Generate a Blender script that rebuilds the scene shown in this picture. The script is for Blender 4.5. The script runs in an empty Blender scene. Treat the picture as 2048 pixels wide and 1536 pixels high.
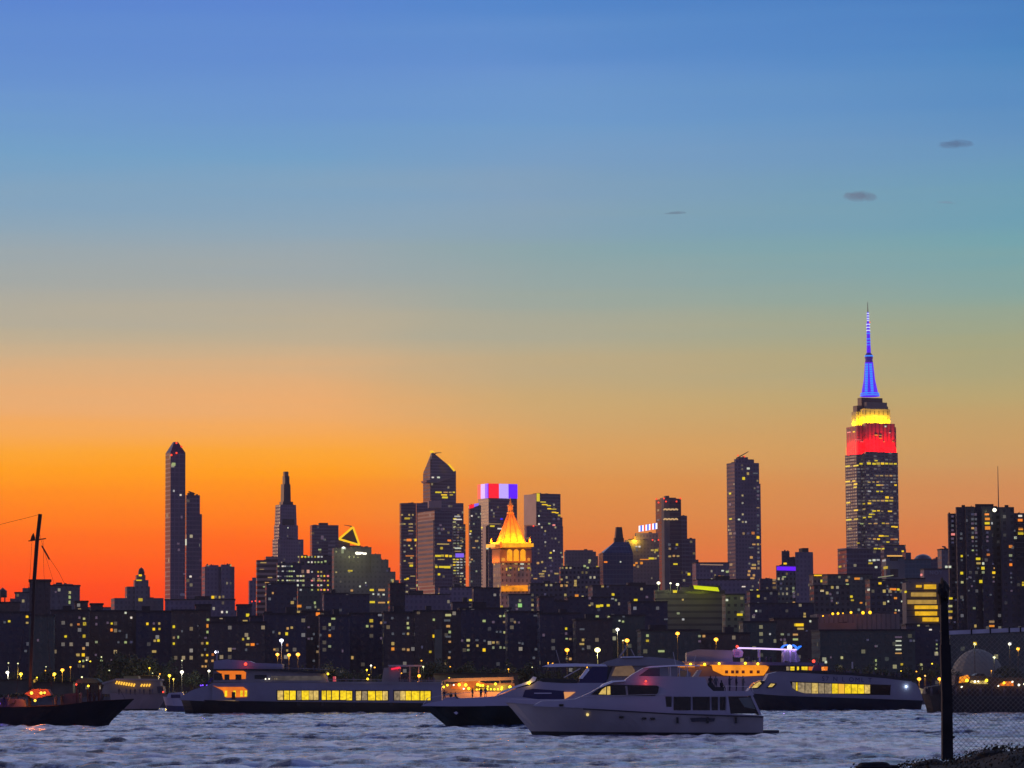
import bpy, bmesh, math, random
import numpy as np
from mathutils import Vector, Matrix
random.seed(7)
SC = bpy.context.scene
COL = SC.collection

# ------------------------------------------------------------------ camera
F, CX, CY = 6771.0, 1024.0, 768.0            # focal length and centre in pixels of the 2048 px frame
PITCH, ROLL = math.radians(5.18), math.radians(0.33)
CAMPOS = Vector((0, 0, 5.0))
f_ = Vector((0, math.cos(PITCH), math.sin(PITCH)))
r0 = Vector((1, 0, 0)); u0 = Vector((0, -math.sin(PITCH), math.cos(PITCH)))
# (right end of the horizon a touch higher, towers lean a touch to the left)
r_ = (r0 * math.cos(ROLL) - u0 * math.sin(ROLL)); u_ = (u0 * math.cos(ROLL) + r0 * math.sin(ROLL))
cam = bpy.data.cameras.new('camera')
cam.sensor_width = 36.0
cam.lens = 36.0 * F / 2048.0
cam.clip_start = 0.5; cam.clip_end = 60000
camo = bpy.data.objects.new('camera', cam); COL.objects.link(camo)
camo.matrix_world = Matrix(((r_.x, u_.x, -f_.x, CAMPOS.x), (r_.y, u_.y, -f_.y, CAMPOS.y), (r_.z, u_.z, -f_.z, CAMPOS.z), (0, 0, 0, 1)))
SC.camera = camo

def ray(px, py):
    return f_ * F + r_ * (px - CX) + u_ * (CY - py)
def P(px, py, d):
    v = ray(px, py); return CAMPOS + v * (d / v.y)
def mpp(d): return d / F

def lin(c):
    out = []
    for v in c[:3]:
        v = v / 255.0
        out.append(v / 12.92 if v <= 0.04045 else ((v + 0.055) / 1.055) ** 2.4)
    return tuple(out)
def lin4(c): return lin(c) + (1.0,)

# ------------------------------------------------------------------ dusk sky
W = bpy.data.worlds.new('World'); SC.world = W; W.use_nodes = True
nt = W.node_tree; nt.nodes.clear()
def N(t, nt=None, **kw):
    n = nt.nodes.new(t)
    for k, v in kw.items(): setattr(n, k, v)
    return n
def math_(nt, op, a, b=None, c=None, clamp=False):
    n = nt.nodes.new('ShaderNodeMath'); n.operation = op; n.use_clamp = clamp
    for i, s in enumerate((a, b, c)):
        if s is None: continue
        if isinstance(s, (int, float)): n.inputs[i].default_value = s
        else: nt.links.new(s, n.inputs[i])
    return n.outputs[0]
def elev(py):
    return math.tan(math.atan((CY - py) / F) + PITCH)
def rpos(e):
    e = max(0.0, e); return e / (e + 0.25)
LEFT = [(1382,(226,52,22)),(1290,(240,60,20)),(1200,(250,70,12)),(1150,(255,82,4)),(1100,(255,98,0)),(1060,(255,116,0)),(990,(255,142,0)),(950,(255,157,8)),(900,(252,165,52)),(850,(246,168,82)),(800,(235,172,112)),(750,(220,174,126)),(700,(204,175,138)),(650,(186,173,148)),(560,(163,168,165)),(450,(143,166,182)),(320,(116,160,198)),(200,(107,149,206)),(0,(92,134,208))]
MID = [(1382,(214,96,60)),(1250,(222,106,62)),(1140,(228,114,62)),(1060,(224,128,64)),(980,(222,146,76)),(900,(219,158,90)),(800,(206,168,114)),(700,(184,170,140)),(600,(158,167,158)),(500,(141,165,170)),(400,(133,161,186)),(250,(112,155,201)),(120,(104,146,206)),(0,(82,133,202))]
RIGHT = [(1382,(206,100,76)),(1250,(216,108,74)),(1140,(220,116,76)),(1080,(214,124,76)),(980,(208,140,88)),(900,(200,156,100)),(800,(184,164,114)),(700,(163,164,130)),(600,(140,165,154)),(500,(117,163,172)),(400,(106,155,182)),(300,(102,147,190)),(200,(92,141,193)),(100,(78,134,191)),(0,(72,122,188))]
UP_W = [(0.25,(128,158,216)),(0.4,(196,200,224)),(0.8,(176,180,208)),(1.6,(70,84,140)),(6,(44,54,104))]
EAST = [(0,(96,92,120)),(0.1,(112,104,140)),(0.3,(108,110,158)),(0.7,(88,100,160)),(1.6,(64,80,136)),(6,(46,56,106))]
HAZE_D, HAZE_Y, HAZE_Z = 0.000028, 5300.0, 520.0      # the air itself: density per metre, far end and top of the haze
HAZE_C = (0.138, 0.090, 0.115)
def beyond_haze(c, e):
    """the sky behind the haze that gives the photographed colour once seen through it; half value, the Background doubles it"""
    L = min(HAZE_Y, (HAZE_Z - 5) / max(e, 1e-4)); T = math.exp(-HAZE_D * L); c = lin(c)
    return tuple(max(0.0, (v - (1 - T) * a) / T) for v, a in zip(c, HAZE_C))
def ramp(stops):
    n = nt.nodes.new('ShaderNodeValToRGB'); cr = n.color_ramp; cr.interpolation = 'LINEAR'
    while len(cr.elements) < len(stops): cr.elements.new(0.5)
    for e, (p, c) in zip(cr.elements, stops): e.position = p; e.color = tuple(v * 0.5 for v in (lin(c) if max(c) > 3 else c)) + (1.0,)
    return n
def westramp(lst):
    st = [(rpos(elev(y)), beyond_haze(c, elev(y))) for y, c in lst] + [(rpos(e), c) for e, c in UP_W]
    st[0] = (0.0, st[0][1])
    return ramp(st)
tc = nt.nodes.new('ShaderNodeTexCoord'); sep = nt.nodes.new('ShaderNodeSeparateXYZ')
nt.links.new(tc.outputs['Generated'], sep.inputs[0])
X_, Y_, Z_ = sep.outputs
hyp = math_(nt, 'SQRT', math_(nt, 'ADD', math_(nt, 'MULTIPLY', X_, X_), math_(nt, 'MULTIPLY', Y_, Y_)))
e_ = math_(nt, 'MAXIMUM', math_(nt, 'DIVIDE', Z_, math_(nt, 'MAXIMUM', hyp, 0.001)), 0.0)
pos = math_(nt, 'DIVIDE', e_, math_(nt, 'ADD', e_, 0.25))
az = math_(nt, 'ARCTAN2', X_, Y_)
rl, rm, rr, re = westramp(LEFT), westramp(MID), westramp(RIGHT), ramp([(rpos(e), c) for e, c in EAST])
# faint level streaks in the dusk air
st_m = nt.nodes.new('ShaderNodeMapping'); st_m.inputs['Scale'].default_value = (2.5, 2.5, 60); st_n = nt.nodes.new('ShaderNodeTexNoise'); st_n.inputs['Scale'].default_value = 1.3; st_n.inputs['Detail'].default_value = 5
nt.links.new(tc.outputs['Generated'], st_m.inputs[0]); nt.links.new(st_m.outputs[0], st_n.inputs[0])
pos = math_(nt, 'ADD', pos, math_(nt, 'MULTIPLY', math_(nt, 'SUBTRACT', st_n.outputs['Fac'], 0.5), 0.034))
for r in (rl, rm, rr, re): nt.links.new(pos, r.inputs[0])
def mr(v, a, b, c=0.0, d=1.0, mode='LINEAR'):
    n = nt.nodes.new('ShaderNodeMapRange'); n.interpolation_type = mode
    nt.links.new(v, n.inputs[0])
    for i, x in zip((1, 2, 3, 4), (a, b, c, d)): n.inputs[i].default_value = x
    return n.outputs[0]
def mixc(f, a, b, nt=nt):
    n = nt.nodes.new('ShaderNodeMix'); n.data_type = 'RGBA'
    if isinstance(f, (int, float)): n.inputs[0].default_value = f
    else: nt.links.new(f, n.inputs[0])
    for s, i in ((a, 6), (b, 7)):
        if isinstance(s, tuple): n.inputs[i].default_value = s
        else: nt.links.new(s, n.inputs[i])
    return n.outputs[2]
A = math.radians(8.4)
# soft unevenness of the air
sn = nt.nodes.new('ShaderNodeTexNoise'); sn.inputs['Scale'].default_value = 6.0; sn.inputs['Detail'].default_value = 3
mp = nt.nodes.new('ShaderNodeMapping'); mp.inputs['Scale'].default_value = (1, 1, 4)
nt.links.new(tc.outputs['Generated'], mp.inputs[0]); nt.links.new(mp.outputs[0], sn.inputs[0])
azn = math_(nt, 'ADD', az, math_(nt, 'MULTIPLY', math_(nt, 'SUBTRACT', sn.outputs['Fac'], 0.5), 0.12))
c1 = mixc(mr(azn, -0.062, 0.012, mode='SMOOTHSTEP'), rl.outputs[0], rm.outputs[0])
c2 = mixc(mr(azn, 0.0, A), c1, rr.outputs[0])
aaz = math_(nt, 'ABSOLUTE', math_(nt, 'ADD', az, 0.15))
c3 = mixc(mr(aaz, 0.7, 2.0, mode='SMOOTHSTEP'), c2, re.outputs[0])
bg = nt.nodes.new('ShaderNodeBackground'); bg.inputs['Strength'].default_value = 2.0
wo = nt.nodes.new('ShaderNodeOutputWorld')
nt.links.new(c3, bg.inputs[0]); nt.links.new(bg.outputs[0], wo.inputs[0])

# last warm light from below the horizon, behind the skyline on the left
sd = bpy.data.lights.new('sun', 'SUN'); sd.energy = 1.0; sd.angle = math.radians(10); sd.color = (1.0, 0.55, 0.3)
so = bpy.data.objects.new('sun', sd); COL.objects.link(so)
sdir = Vector((-0.88, 0.42, 0.05)).normalized()
so.rotation_euler = sdir.to_track_quat('Z', 'Y').to_euler(); so.location = (0, 0, 900)

vs = SC.view_settings; vs.view_transform = 'Standard'; vs.look = 'None'; vs.exposure = 0.0; vs.gamma = 1.0; vs.use_curve_mapping = False
SC.cycles.use_denoising = True
SC.cycles.max_bounces = 5; SC.cycles.diffuse_bounces = 2; SC.cycles.glossy_bounces = 3; SC.cycles.transmission_bounces = 3; SC.cycles.volume_bounces = 0
SC.cycles.sample_clamp_indirect = 1.5

# ------------------------------------------------------------------ materials
MATS = {}
def pmat(key, col, rough=0.6, metal=0.0, noise=0.0, nscale=0.3, spec=0.5):
    if key in MATS: return MATS[key]
    m = bpy.data.materials.new(key); m.use_nodes = True; t = m.node_tree
    b = t.nodes['Principled BSDF']
    b.inputs['Roughness'].default_value = rough; b.inputs['Metallic'].default_value = metal
    b.inputs['Specular IOR Level'].default_value = spec
    c = tuple(col) + (1.0,)
    b.inputs['Base Color'].default_value = c
    if noise:
        tc = t.nodes.new('ShaderNodeTexCoord'); n = t.nodes.new('ShaderNodeTexNoise')
        n.inputs['Scale'].default_value = nscale; n.inputs['Detail'].default_value = 5
        t.links.new(tc.outputs['Object'], n.inputs[0])
        lo = tuple(x * (1 - noise) for x in col) + (1.0,); hi = tuple(min(1, x * (1 + noise)) for x in col) + (1.0,)
        cr = t.nodes.new('ShaderNodeValToRGB'); cr.color_ramp.elements[0].position = 0.3; cr.color_ramp.elements[1].position = 0.7
        cr.color_ramp.elements[0].color = lo; cr.color_ramp.elements[1].color = hi
        t.links.new(n.outputs['Fac'], cr.inputs[0]); t.links.new(cr.outputs[0], b.inputs['Base Color'])
    MATS[key] = m; return m
def emat(key, rgb, strength=1.0, vary=0.0, scale=1.0, sample=False):
    """something that gives off light"""
    if key in MATS: return MATS[key]
    m = bpy.data.materials.new(key); m.use_nodes = True; t = m.node_tree
    b = t.nodes['Principled BSDF']; b.inputs['Base Color'].default_value = (0.02, 0.02, 0.02, 1); b.inputs['Roughness'].default_value = 0.4
    b.inputs['Emission Color'].default_value = lin4(rgb); b.inputs['Emission Strength'].default_value = strength
    if vary:
        tc = t.nodes.new('ShaderNodeTexCoord'); n = t.nodes.new('ShaderNodeTexNoise')
        n.inputs['Scale'].default_value = scale; n.inputs['Detail'].default_value = 3
        t.links.new(tc.outputs['Object'], n.inputs[0])
        v = math_(t, 'MULTIPLY_ADD', math_(t, 'SUBTRACT', n.outputs['Fac'], 0.5), vary * 4 * strength, strength)
        t.links.new(math_(t, 'MAXIMUM', v, 0.05), b.inputs['Emission Strength'])
    if not sample: m.cycles.emission_sampling = 'NONE'
    MATS[key] = m; return m

def facade(key, wall, glass=(0.02,0.022,0.03), cw=3.0, ch=3.6, fw=0.5, fh=0.5, lit=0.06, cols=((255,225,120),(220,215,190)), dim=0.35, rough=0.75, rowlit=0.0, grough=0.25, noise=0.25, metal=0.0):
    """wall with a grid of windows, some of them lit; UV in metres"""
    if key in MATS: return MATS[key]
    m = bpy.data.materials.new(key); m.use_nodes = True; t = m.node_tree; L = t.links.new
    b = t.nodes['Principled BSDF']
    uv = t.nodes.new('ShaderNodeUVMap'); uv.uv_map = 'UVMap'
    dv = t.nodes.new('ShaderNodeVectorMath'); dv.operation = 'DIVIDE'; L(uv.outputs[0], dv.inputs[0]); dv.inputs[1].default_value = (cw, ch, 1)
    fl = t.nodes.new('ShaderNodeVectorMath'); fl.operation = 'FLOOR'; L(dv.outputs[0], fl.inputs[0])
    fr = t.nodes.new('ShaderNodeVectorMath'); fr.operation = 'FRACTION'; L(dv.outputs[0], fr.inputs[0])
    sp = t.nodes.new('ShaderNodeSeparateXYZ'); L(fr.outputs[0], sp.inputs[0])
    mx = math_(t, 'LESS_THAN', math_(t, 'ABSOLUTE', math_(t, 'SUBTRACT', sp.outputs[0], 0.5)), fw / 2)
    my = math_(t, 'LESS_THAN', math_(t, 'ABSOLUTE', math_(t, 'SUBTRACT', sp.outputs[1], 0.5)), fh / 2)
    mask = math_(t, 'MULTIPLY', mx, my)
    oi = t.nodes.new('ShaderNodeObjectInfo')
    cb = t.nodes.new('ShaderNodeCombineXYZ'); s2 = t.nodes.new('ShaderNodeSeparateXYZ'); L(fl.outputs[0], s2.inputs[0])
    L(s2.outputs[0], cb.inputs[0]); L(s2.outputs[1], cb.inputs[1]); L(math_(t, 'MULTIPLY', oi.outputs['Random'], 91.7), cb.inputs[2])
    wn = t.nodes.new('ShaderNodeTexWhiteNoise'); wn.noise_dimensions = '3D'; L(cb.outputs[0], wn.inputs[0])
    sc = t.nodes.new('ShaderNodeSeparateColor'); L(wn.outputs['Color'], sc.inputs[0])
    prob = lit
    if rowlit:
        c3 = t.nodes.new('ShaderNodeCombineXYZ'); L(s2.outputs[1], c3.inputs[0]); L(math_(t, 'MULTIPLY', oi.outputs['Random'], 37.1), c3.inputs[1])
        w2 = t.nodes.new('ShaderNodeTexWhiteNoise'); w2.noise_dimensions = '3D'; L(c3.outputs[0], w2.inputs[0])
        prob = math_(t, 'MULTIPLY_ADD', math_(t, 'LESS_THAN', w2.outputs['Value'], rowlit), 0.6, lit)
    on = math_(t, 'MULTIPLY', math_(t, 'LESS_THAN', wn.outputs['Value'], prob), mask)
    br = math_(t, 'MULTIPLY', on, math_(t, 'MULTIPLY_ADD', math_(t, 'POWER', sc.outputs[1], 2.0), dim * 1.6, dim * 0.3))
    L(br, b.inputs['Emission Strength'])
    L(mixc(sc.outputs[2], lin4(cols[0]), lin4(cols[1]), t), b.inputs['Emission Color'])
    tc = t.nodes.new('ShaderNodeTexCoord'); n = t.nodes.new('ShaderNodeTexNoise'); n.inputs['Scale'].default_value = 0.07; n.inputs['Detail'].default_value = 6
    L(tc.outputs['Object'], n.inputs[0])
    wc = mixc(mr2(t, n.outputs['Fac'], 0.3, 0.7), tuple(x * (1 - noise) for x in wall) + (1,), tuple(x * (1 + noise) for x in wall) + (1,), t)
    L(mixc(mask, wc, tuple(glass) + (1,), t), b.inputs['Base Color'])
    L(math_(t, 'MULTIPLY_ADD', mask, grough - rough, rough), b.inputs['Roughness'])
    b.inputs['Metallic'].default_value = metal
    m.cycles.emission_sampling = 'NONE'
    MATS[key] = m; return m
def mr2(t, v, a, b):
    n = t.nodes.new('ShaderNodeMapRange'); t.links.new(v, n.inputs[0]); n.inputs[1].default_value = a; n.inputs[2].default_value = b
    return n.outputs[0]

# ------------------------------------------------------------------ mesh helpers
class MB:
    def __init__(s): s.v = []; s.f = []; s.uv = []
    def quad(s, pts, uvs=None):
        i = len(s.v); s.v += [tuple(p) for p in pts]; s.f.append(tuple(range(i, i + len(pts))))
        s.uv.append(uvs if uvs else [(0.0, 0.0)] * len(pts))
    def box(s, x0, x1, y0, y1, z0, z1):
        p = [(x0,y0,z0),(x1,y0,z0),(x1,y1,z0),(x0,y1,z0),(x0,y0,z1),(x1,y0,z1),(x1,y1,z1),(x0,y1,z1)]
        for q in ((0,1,5,4),(1,2,6,5),(2,3,7,6),(3,0,4,7),(4,5,6,7),(3,2,1,0)): s.quad([p[k] for k in q])
    def ring(s, lo, hi, cap=True, bottom=False, u0=0.0):
        """walls between two same-length rings of points (counter-clockwise from above), uv in metres"""
        n = len(lo); u = u0
        for i in range(n):
            j = (i + 1) % n
            w = (Vector(lo[j]) - Vector(lo[i])).length
            s.quad([lo[i], lo[j], hi[j], hi[i]], [(u, lo[i][2]), (u + w, lo[j][2]), (u + w, hi[j][2]), (u, hi[i][2])])
            u += w
        if cap: s.quad(list(hi))
        if bottom: s.quad(list(reversed(lo)))
    def bar(s, a, b, w, w2=None):
        a = Vector(a); b = Vector(b); d = (b - a)
        if d.length < 1e-6: return
        d.normalize(); up = Vector((0, 0, 1)) if abs(d.z) < 0.9 else Vector((1, 0, 0))
        x = d.cross(up).normalized(); y = d.cross(x); w2 = w if w2 is None else w2
        lo = [a + x * sx * w / 2 + y * sy * w / 2 for sx, sy in ((-1,-1),(1,-1),(1,1),(-1,1))]
        hi = [b + x * sx * w2 / 2 + y * sy * w2 / 2 for sx, sy in ((-1,-1),(1,-1),(1,1),(-1,1))]
        s.ring(lo, hi, True, True)
    def ball(s, c, r, n=8, m=6, sz=1.0):
        c = Vector(c); rings = []
        for j in range(m + 1):
            a = math.pi * j / m - math.pi / 2
            rings.append([c + Vector((math.cos(a) * math.cos(2*math.pi*i/n), math.cos(a) * math.sin(2*math.pi*i/n), math.sin(a) * sz)) * r for i in range(n)])
        for j in range(m):
            for i in range(n): s.quad([rings[j][i], rings[j][(i+1)%n], rings[j+1][(i+1)%n], rings[j+1][i]])
    def mesh(s, name, mat, smooth=False):
        me = bpy.data.meshes.new(name); me.from_pydata(s.v, [], s.f); me.update()
        uv = me.uv_layers.new(name='UVMap'); flat = [c for fuv in s.uv for p in fuv for c in p]
        uv.data.foreach_set('uv', flat)
        if mat: me.materials.append(mat)
        if smooth: me.polygons.foreach_set('use_smooth', [True] * len(me.polygons))
        return me
    def build(s, name, mat, parent=None, smooth=False, rel=True):
        """verts are in world coordinates; the object sits at its parent's origin"""
        if parent is not None and rel:
            o = parent.matrix_world.translation if parent.parent is None else Vector(parent['w0'])
            s.v = [(v[0] - o[0], v[1] - o[1], v[2] - o[2]) for v in s.v]
        me = s.mesh(name, mat, smooth); ob = bpy.data.objects.new(name, me); COL.objects.link(ob)
        if parent is not None:
            ob.parent = parent
            if rel: ob['w0'] = list(parent.matrix_world.translation if parent.parent is None else Vector(parent['w0']))
        return ob
def tag(o, label=None, cat=None, group=None, kind=None):
    if label: o['label'] = label
    if cat: o['category'] = cat
    if group: o['group'] = group
    if kind: o['kind'] = kind
    return o
def empty(name, loc, label=None, cat=None, group=None, kind=None):
    o = bpy.data.objects.new(name, None); COL.objects.link(o); o.location = loc; o.empty_display_size = 1
    o.matrix_world = Matrix.Translation(Vector(loc))
    return tag(o, label, cat, group, kind)
def pointlight(name, loc, rgb, power, r=0.4, parent=None):
    l = bpy.data.lights.new(name, 'POINT'); l.color = lin(rgb); l.energy = power; l.shadow_soft_size = r
    o = bpy.data.objects.new(name, l); COL.objects.link(o)
    if parent is not None:
        o.parent = parent; o.location = Vector(loc) - parent.matrix_world.translation
    else: o.location = loc
    return o
def arealight(name, loc, target, rgb, power, sx, sy, parent=None):
    l = bpy.data.lights.new(name, 'AREA'); l.color = lin(rgb); l.energy = power; l.shape = 'RECTANGLE'; l.size = sx; l.size_y = sy
    o = bpy.data.objects.new(name, l); COL.objects.link(o)
    d = Vector(target) - Vector(loc); o.rotation_euler = d.to_track_quat('-Z', 'Y').to_euler()
    if parent is not None:
        o.parent = parent; o.location = Vector(loc) - parent.matrix_world.translation
    else: o.location = loc
    return o

# ------------------------------------------------------------------ window lights
WCOL = dict(y=((255,220,25),1.0), o=((255,150,35),1.0), a=((205,168,88),0.85), w=((235,235,205),0.95), g=((190,200,125),0.85),
            d=((92,90,96),0.8), r=((255,50,30),1.2), p=((240,150,130),1.0), v=((130,110,240),1.0), W=((255,255,225),2.2), b=((60,60,255),1.0), G=((150,220,120),1.0))
WMESH = {}
WR = random.Random(21)
def wmesh(c):
    k = WR.choice((0, 1, 1, 2)) if c in 'yoagwd' else 2; key = (c, k)
    if key not in WMESH:
        mb = MB(); mb.box(-0.5, 0.5, -0.5, 0.5, -0.5, 0.5)
        rgb = WCOL[c][0]; rgb = (rgb[0], min(255, rgb[1] + (0, 6, -14)[k]), min(255, rgb[2] + (30, 10, 0)[k]))
        WMESH[key] = mb.mesh('window', emat('lit_window_%s%d' % (c, k), rgb, WCOL[c][1] * (0.5, 0.8, 1.05)[k]))
    return WMESH[key]

def tomesh(o, mat):
    """turn a lettering curve into a plain mesh object"""
    bpy.context.view_layer.update(); dg = bpy.context.evaluated_depsgraph_get()
    me = bpy.data.meshes.new_from_object(o.evaluated_get(dg)); me.materials.clear(); me.materials.append(mat)
    n = bpy.data.objects.new('lettering', me); COL.objects.link(n); n.parent = o.parent; n.location = o.location; n.rotation_euler = o.rotation_euler
    cu = o.data; bpy.data.objects.remove(o); bpy.data.curves.remove(cu)
    return n
# ------------------------------------------------------------------ setting: water, far shore, near bank

def water():
    rng = np.random.RandomState(3)
    ys = np.concatenate([np.arange(20, 200, 1.5), np.arange(200, 540, 0.42), np.arange(540, 800, 0.8), np.arange(800, 1052, 1.4)])
    nx = 480
    V = np.zeros((len(ys), nx, 3))
    u = np.linspace(-1, 1, nx)
    for i, y in enumerate(ys):
        V[i, :, 0] = u * (y * 0.17 + 22) ; V[i, :, 1] = y
    X, Y = V[..., 0], V[..., 1]
    Z = np.zeros_like(X)
    # wind chop running roughly towards the camera, many directions
    for k in range(70):
        lam = 10 ** rng.uniform(math.log10(1.3), math.log10(7)); th = rng.normal(0.25, 0.55)
        a = 0.0092 * lam ** 0.85 * rng.uniform(0.5, 1.2)
        kx, ky = math.sin(th) * 2 * math.pi / lam, math.cos(th) * 2 * math.pi / lam
        ph = kx * X + ky * Y + rng.uniform(0, 6.28)
        Z += a * np.sin(ph + 0.6 * np.sin(0.013 * X * (1 + k % 3) + 0.009 * Y + k))
    # gusts and slicks
    # wind lanes: rough and slick bands lying across the river
    g = np.sin(0.105 * Y + 1.1 * np.sin(0.021 * X + 0.013 * Y) + 0.8) + 0.7 * np.sin(0.23 * Y + 0.045 * X + 1.5 * np.sin(0.033 * X)) + 0.5 * np.sin(0.06 * X + 0.41 * Y + 2.0 * np.sin(0.05 * Y))
    g = 1 / (1 + np.exp(-2.2 * g))
    Z *= (0.42 + 0.85 * g)
    V[..., 2] = Z
    n = len(ys); idx = np.arange(n * nx).reshape(n, nx)
    q = np.stack([idx[:-1, :-1], idx[:-1, 1:], idx[1:, 1:], idx[1:, :-1]], -1).reshape(-1, 4)
    me = bpy.data.meshes.new('water'); me.vertices.add(n * nx); me.vertices.foreach_set('co', V.reshape(-1))
    me.loops.add(q.size); me.loops.foreach_set('vertex_index', q.reshape(-1).astype(np.int32))
    me.polygons.add(len(q)); me.polygons.foreach_set('loop_start', (np.arange(len(q)) * 4).astype(np.int32)); me.polygons.foreach_set('loop_total', np.full(len(q), 4, np.int32))
    me.polygons.foreach_set('use_smooth', np.ones(len(q), bool)); me.update(); me.validate()
    m = bpy.data.materials.new('river_water'); m.use_nodes = True; t = m.node_tree; b = t.nodes['Principled BSDF']
    b.inputs['Base Color'].default_value = (0.11, 0.13, 0.165, 1); b.inputs['Roughness'].default_value = 0.16; b.inputs['IOR'].default_value = 1.33
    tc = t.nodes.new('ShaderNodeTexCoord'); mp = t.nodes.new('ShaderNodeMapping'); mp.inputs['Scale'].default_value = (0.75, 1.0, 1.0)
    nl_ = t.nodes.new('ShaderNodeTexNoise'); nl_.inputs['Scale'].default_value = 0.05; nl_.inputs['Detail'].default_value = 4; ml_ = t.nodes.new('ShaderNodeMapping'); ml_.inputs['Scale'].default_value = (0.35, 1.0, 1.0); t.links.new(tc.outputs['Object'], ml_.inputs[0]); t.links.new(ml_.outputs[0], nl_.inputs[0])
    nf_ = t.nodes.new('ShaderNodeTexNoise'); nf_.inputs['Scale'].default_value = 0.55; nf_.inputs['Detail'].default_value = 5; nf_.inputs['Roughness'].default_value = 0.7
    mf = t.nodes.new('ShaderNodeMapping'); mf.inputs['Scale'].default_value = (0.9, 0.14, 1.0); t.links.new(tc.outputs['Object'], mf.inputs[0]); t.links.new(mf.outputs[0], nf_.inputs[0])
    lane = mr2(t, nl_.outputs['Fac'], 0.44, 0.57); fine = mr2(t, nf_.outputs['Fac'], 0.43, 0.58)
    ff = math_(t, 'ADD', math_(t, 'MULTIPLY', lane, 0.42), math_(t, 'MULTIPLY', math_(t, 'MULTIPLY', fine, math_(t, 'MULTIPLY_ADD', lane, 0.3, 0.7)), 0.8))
    t.links.new(mixc(ff, (0.01, 0.02, 0.07, 1), mixc(lane, (0.50, 0.68, 0.95, 1), (0.98, 0.90, 0.80, 1), t), t), b.inputs['Base Color'])  # pale sky reflections and dark troughs painted into the water colour
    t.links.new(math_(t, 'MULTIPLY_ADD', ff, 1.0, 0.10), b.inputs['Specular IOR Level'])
    n1 = t.nodes.new('ShaderNodeTexNoise'); n1.inputs['Scale'].default_value = 0.9; n1.inputs['Detail'].default_value = 6; n1.inputs['Roughness'].default_value = 0.62
    t.links.new(tc.outputs['Object'], mp.inputs[0]); t.links.new(mp.outputs[0], n1.inputs[0])
    bp = t.nodes.new('ShaderNodeBump'); bp.inputs['Strength'].default_value = 1.0; bp.inputs['Distance'].default_value = 0.42
    n2 = t.nodes.new('ShaderNodeTexNoise'); n2.inputs['Scale'].default_value = 0.045; n2.inputs['Detail'].default_value = 3; t.links.new(tc.outputs['Object'], n2.inputs[0])
    mq = t.nodes.new('ShaderNodeMapRange'); mq.inputs[1].default_value = 0.4; mq.inputs[2].default_value = 0.62; mq.inputs[3].default_value = 0.25; mq.inputs[4].default_value = 1.0; t.links.new(n2.outputs['Fac'], mq.inputs[0])
    t.links.new(mq.outputs[0], bp.inputs['Strength'])
    t.links.new(n1.outputs['Fac'], bp.inputs['Height']); t.links.new(bp.outputs[0], b.inputs['Normal'])
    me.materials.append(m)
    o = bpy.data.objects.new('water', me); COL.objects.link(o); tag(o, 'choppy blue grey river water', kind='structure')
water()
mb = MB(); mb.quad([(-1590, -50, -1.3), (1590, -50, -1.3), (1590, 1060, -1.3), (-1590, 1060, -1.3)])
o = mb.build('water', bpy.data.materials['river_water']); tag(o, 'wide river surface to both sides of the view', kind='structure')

LAND = 3.0
mb = MB()
mb.quad([(-1500, 1055, LAND), (1500, 1055, LAND), (1500, 5250, LAND), (-1500, 5250, LAND)])
o = mb.build('far_ground', pmat('city_ground', (0.05, 0.05, 0.055), 0.95, noise=0.3, nscale=0.02)); tag(o, kind='structure')
mb = MB(); mb.box(-1500, 1500, 1048, 1055.9, -1.5, LAND + 0.9)
o = mb.build('seawall', pmat('seawall_stone', (0.10, 0.10, 0.105), 0.9, noise=0.4, nscale=0.3)); tag(o, 'long dark stone seawall along the far shore', kind='structure')

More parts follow.
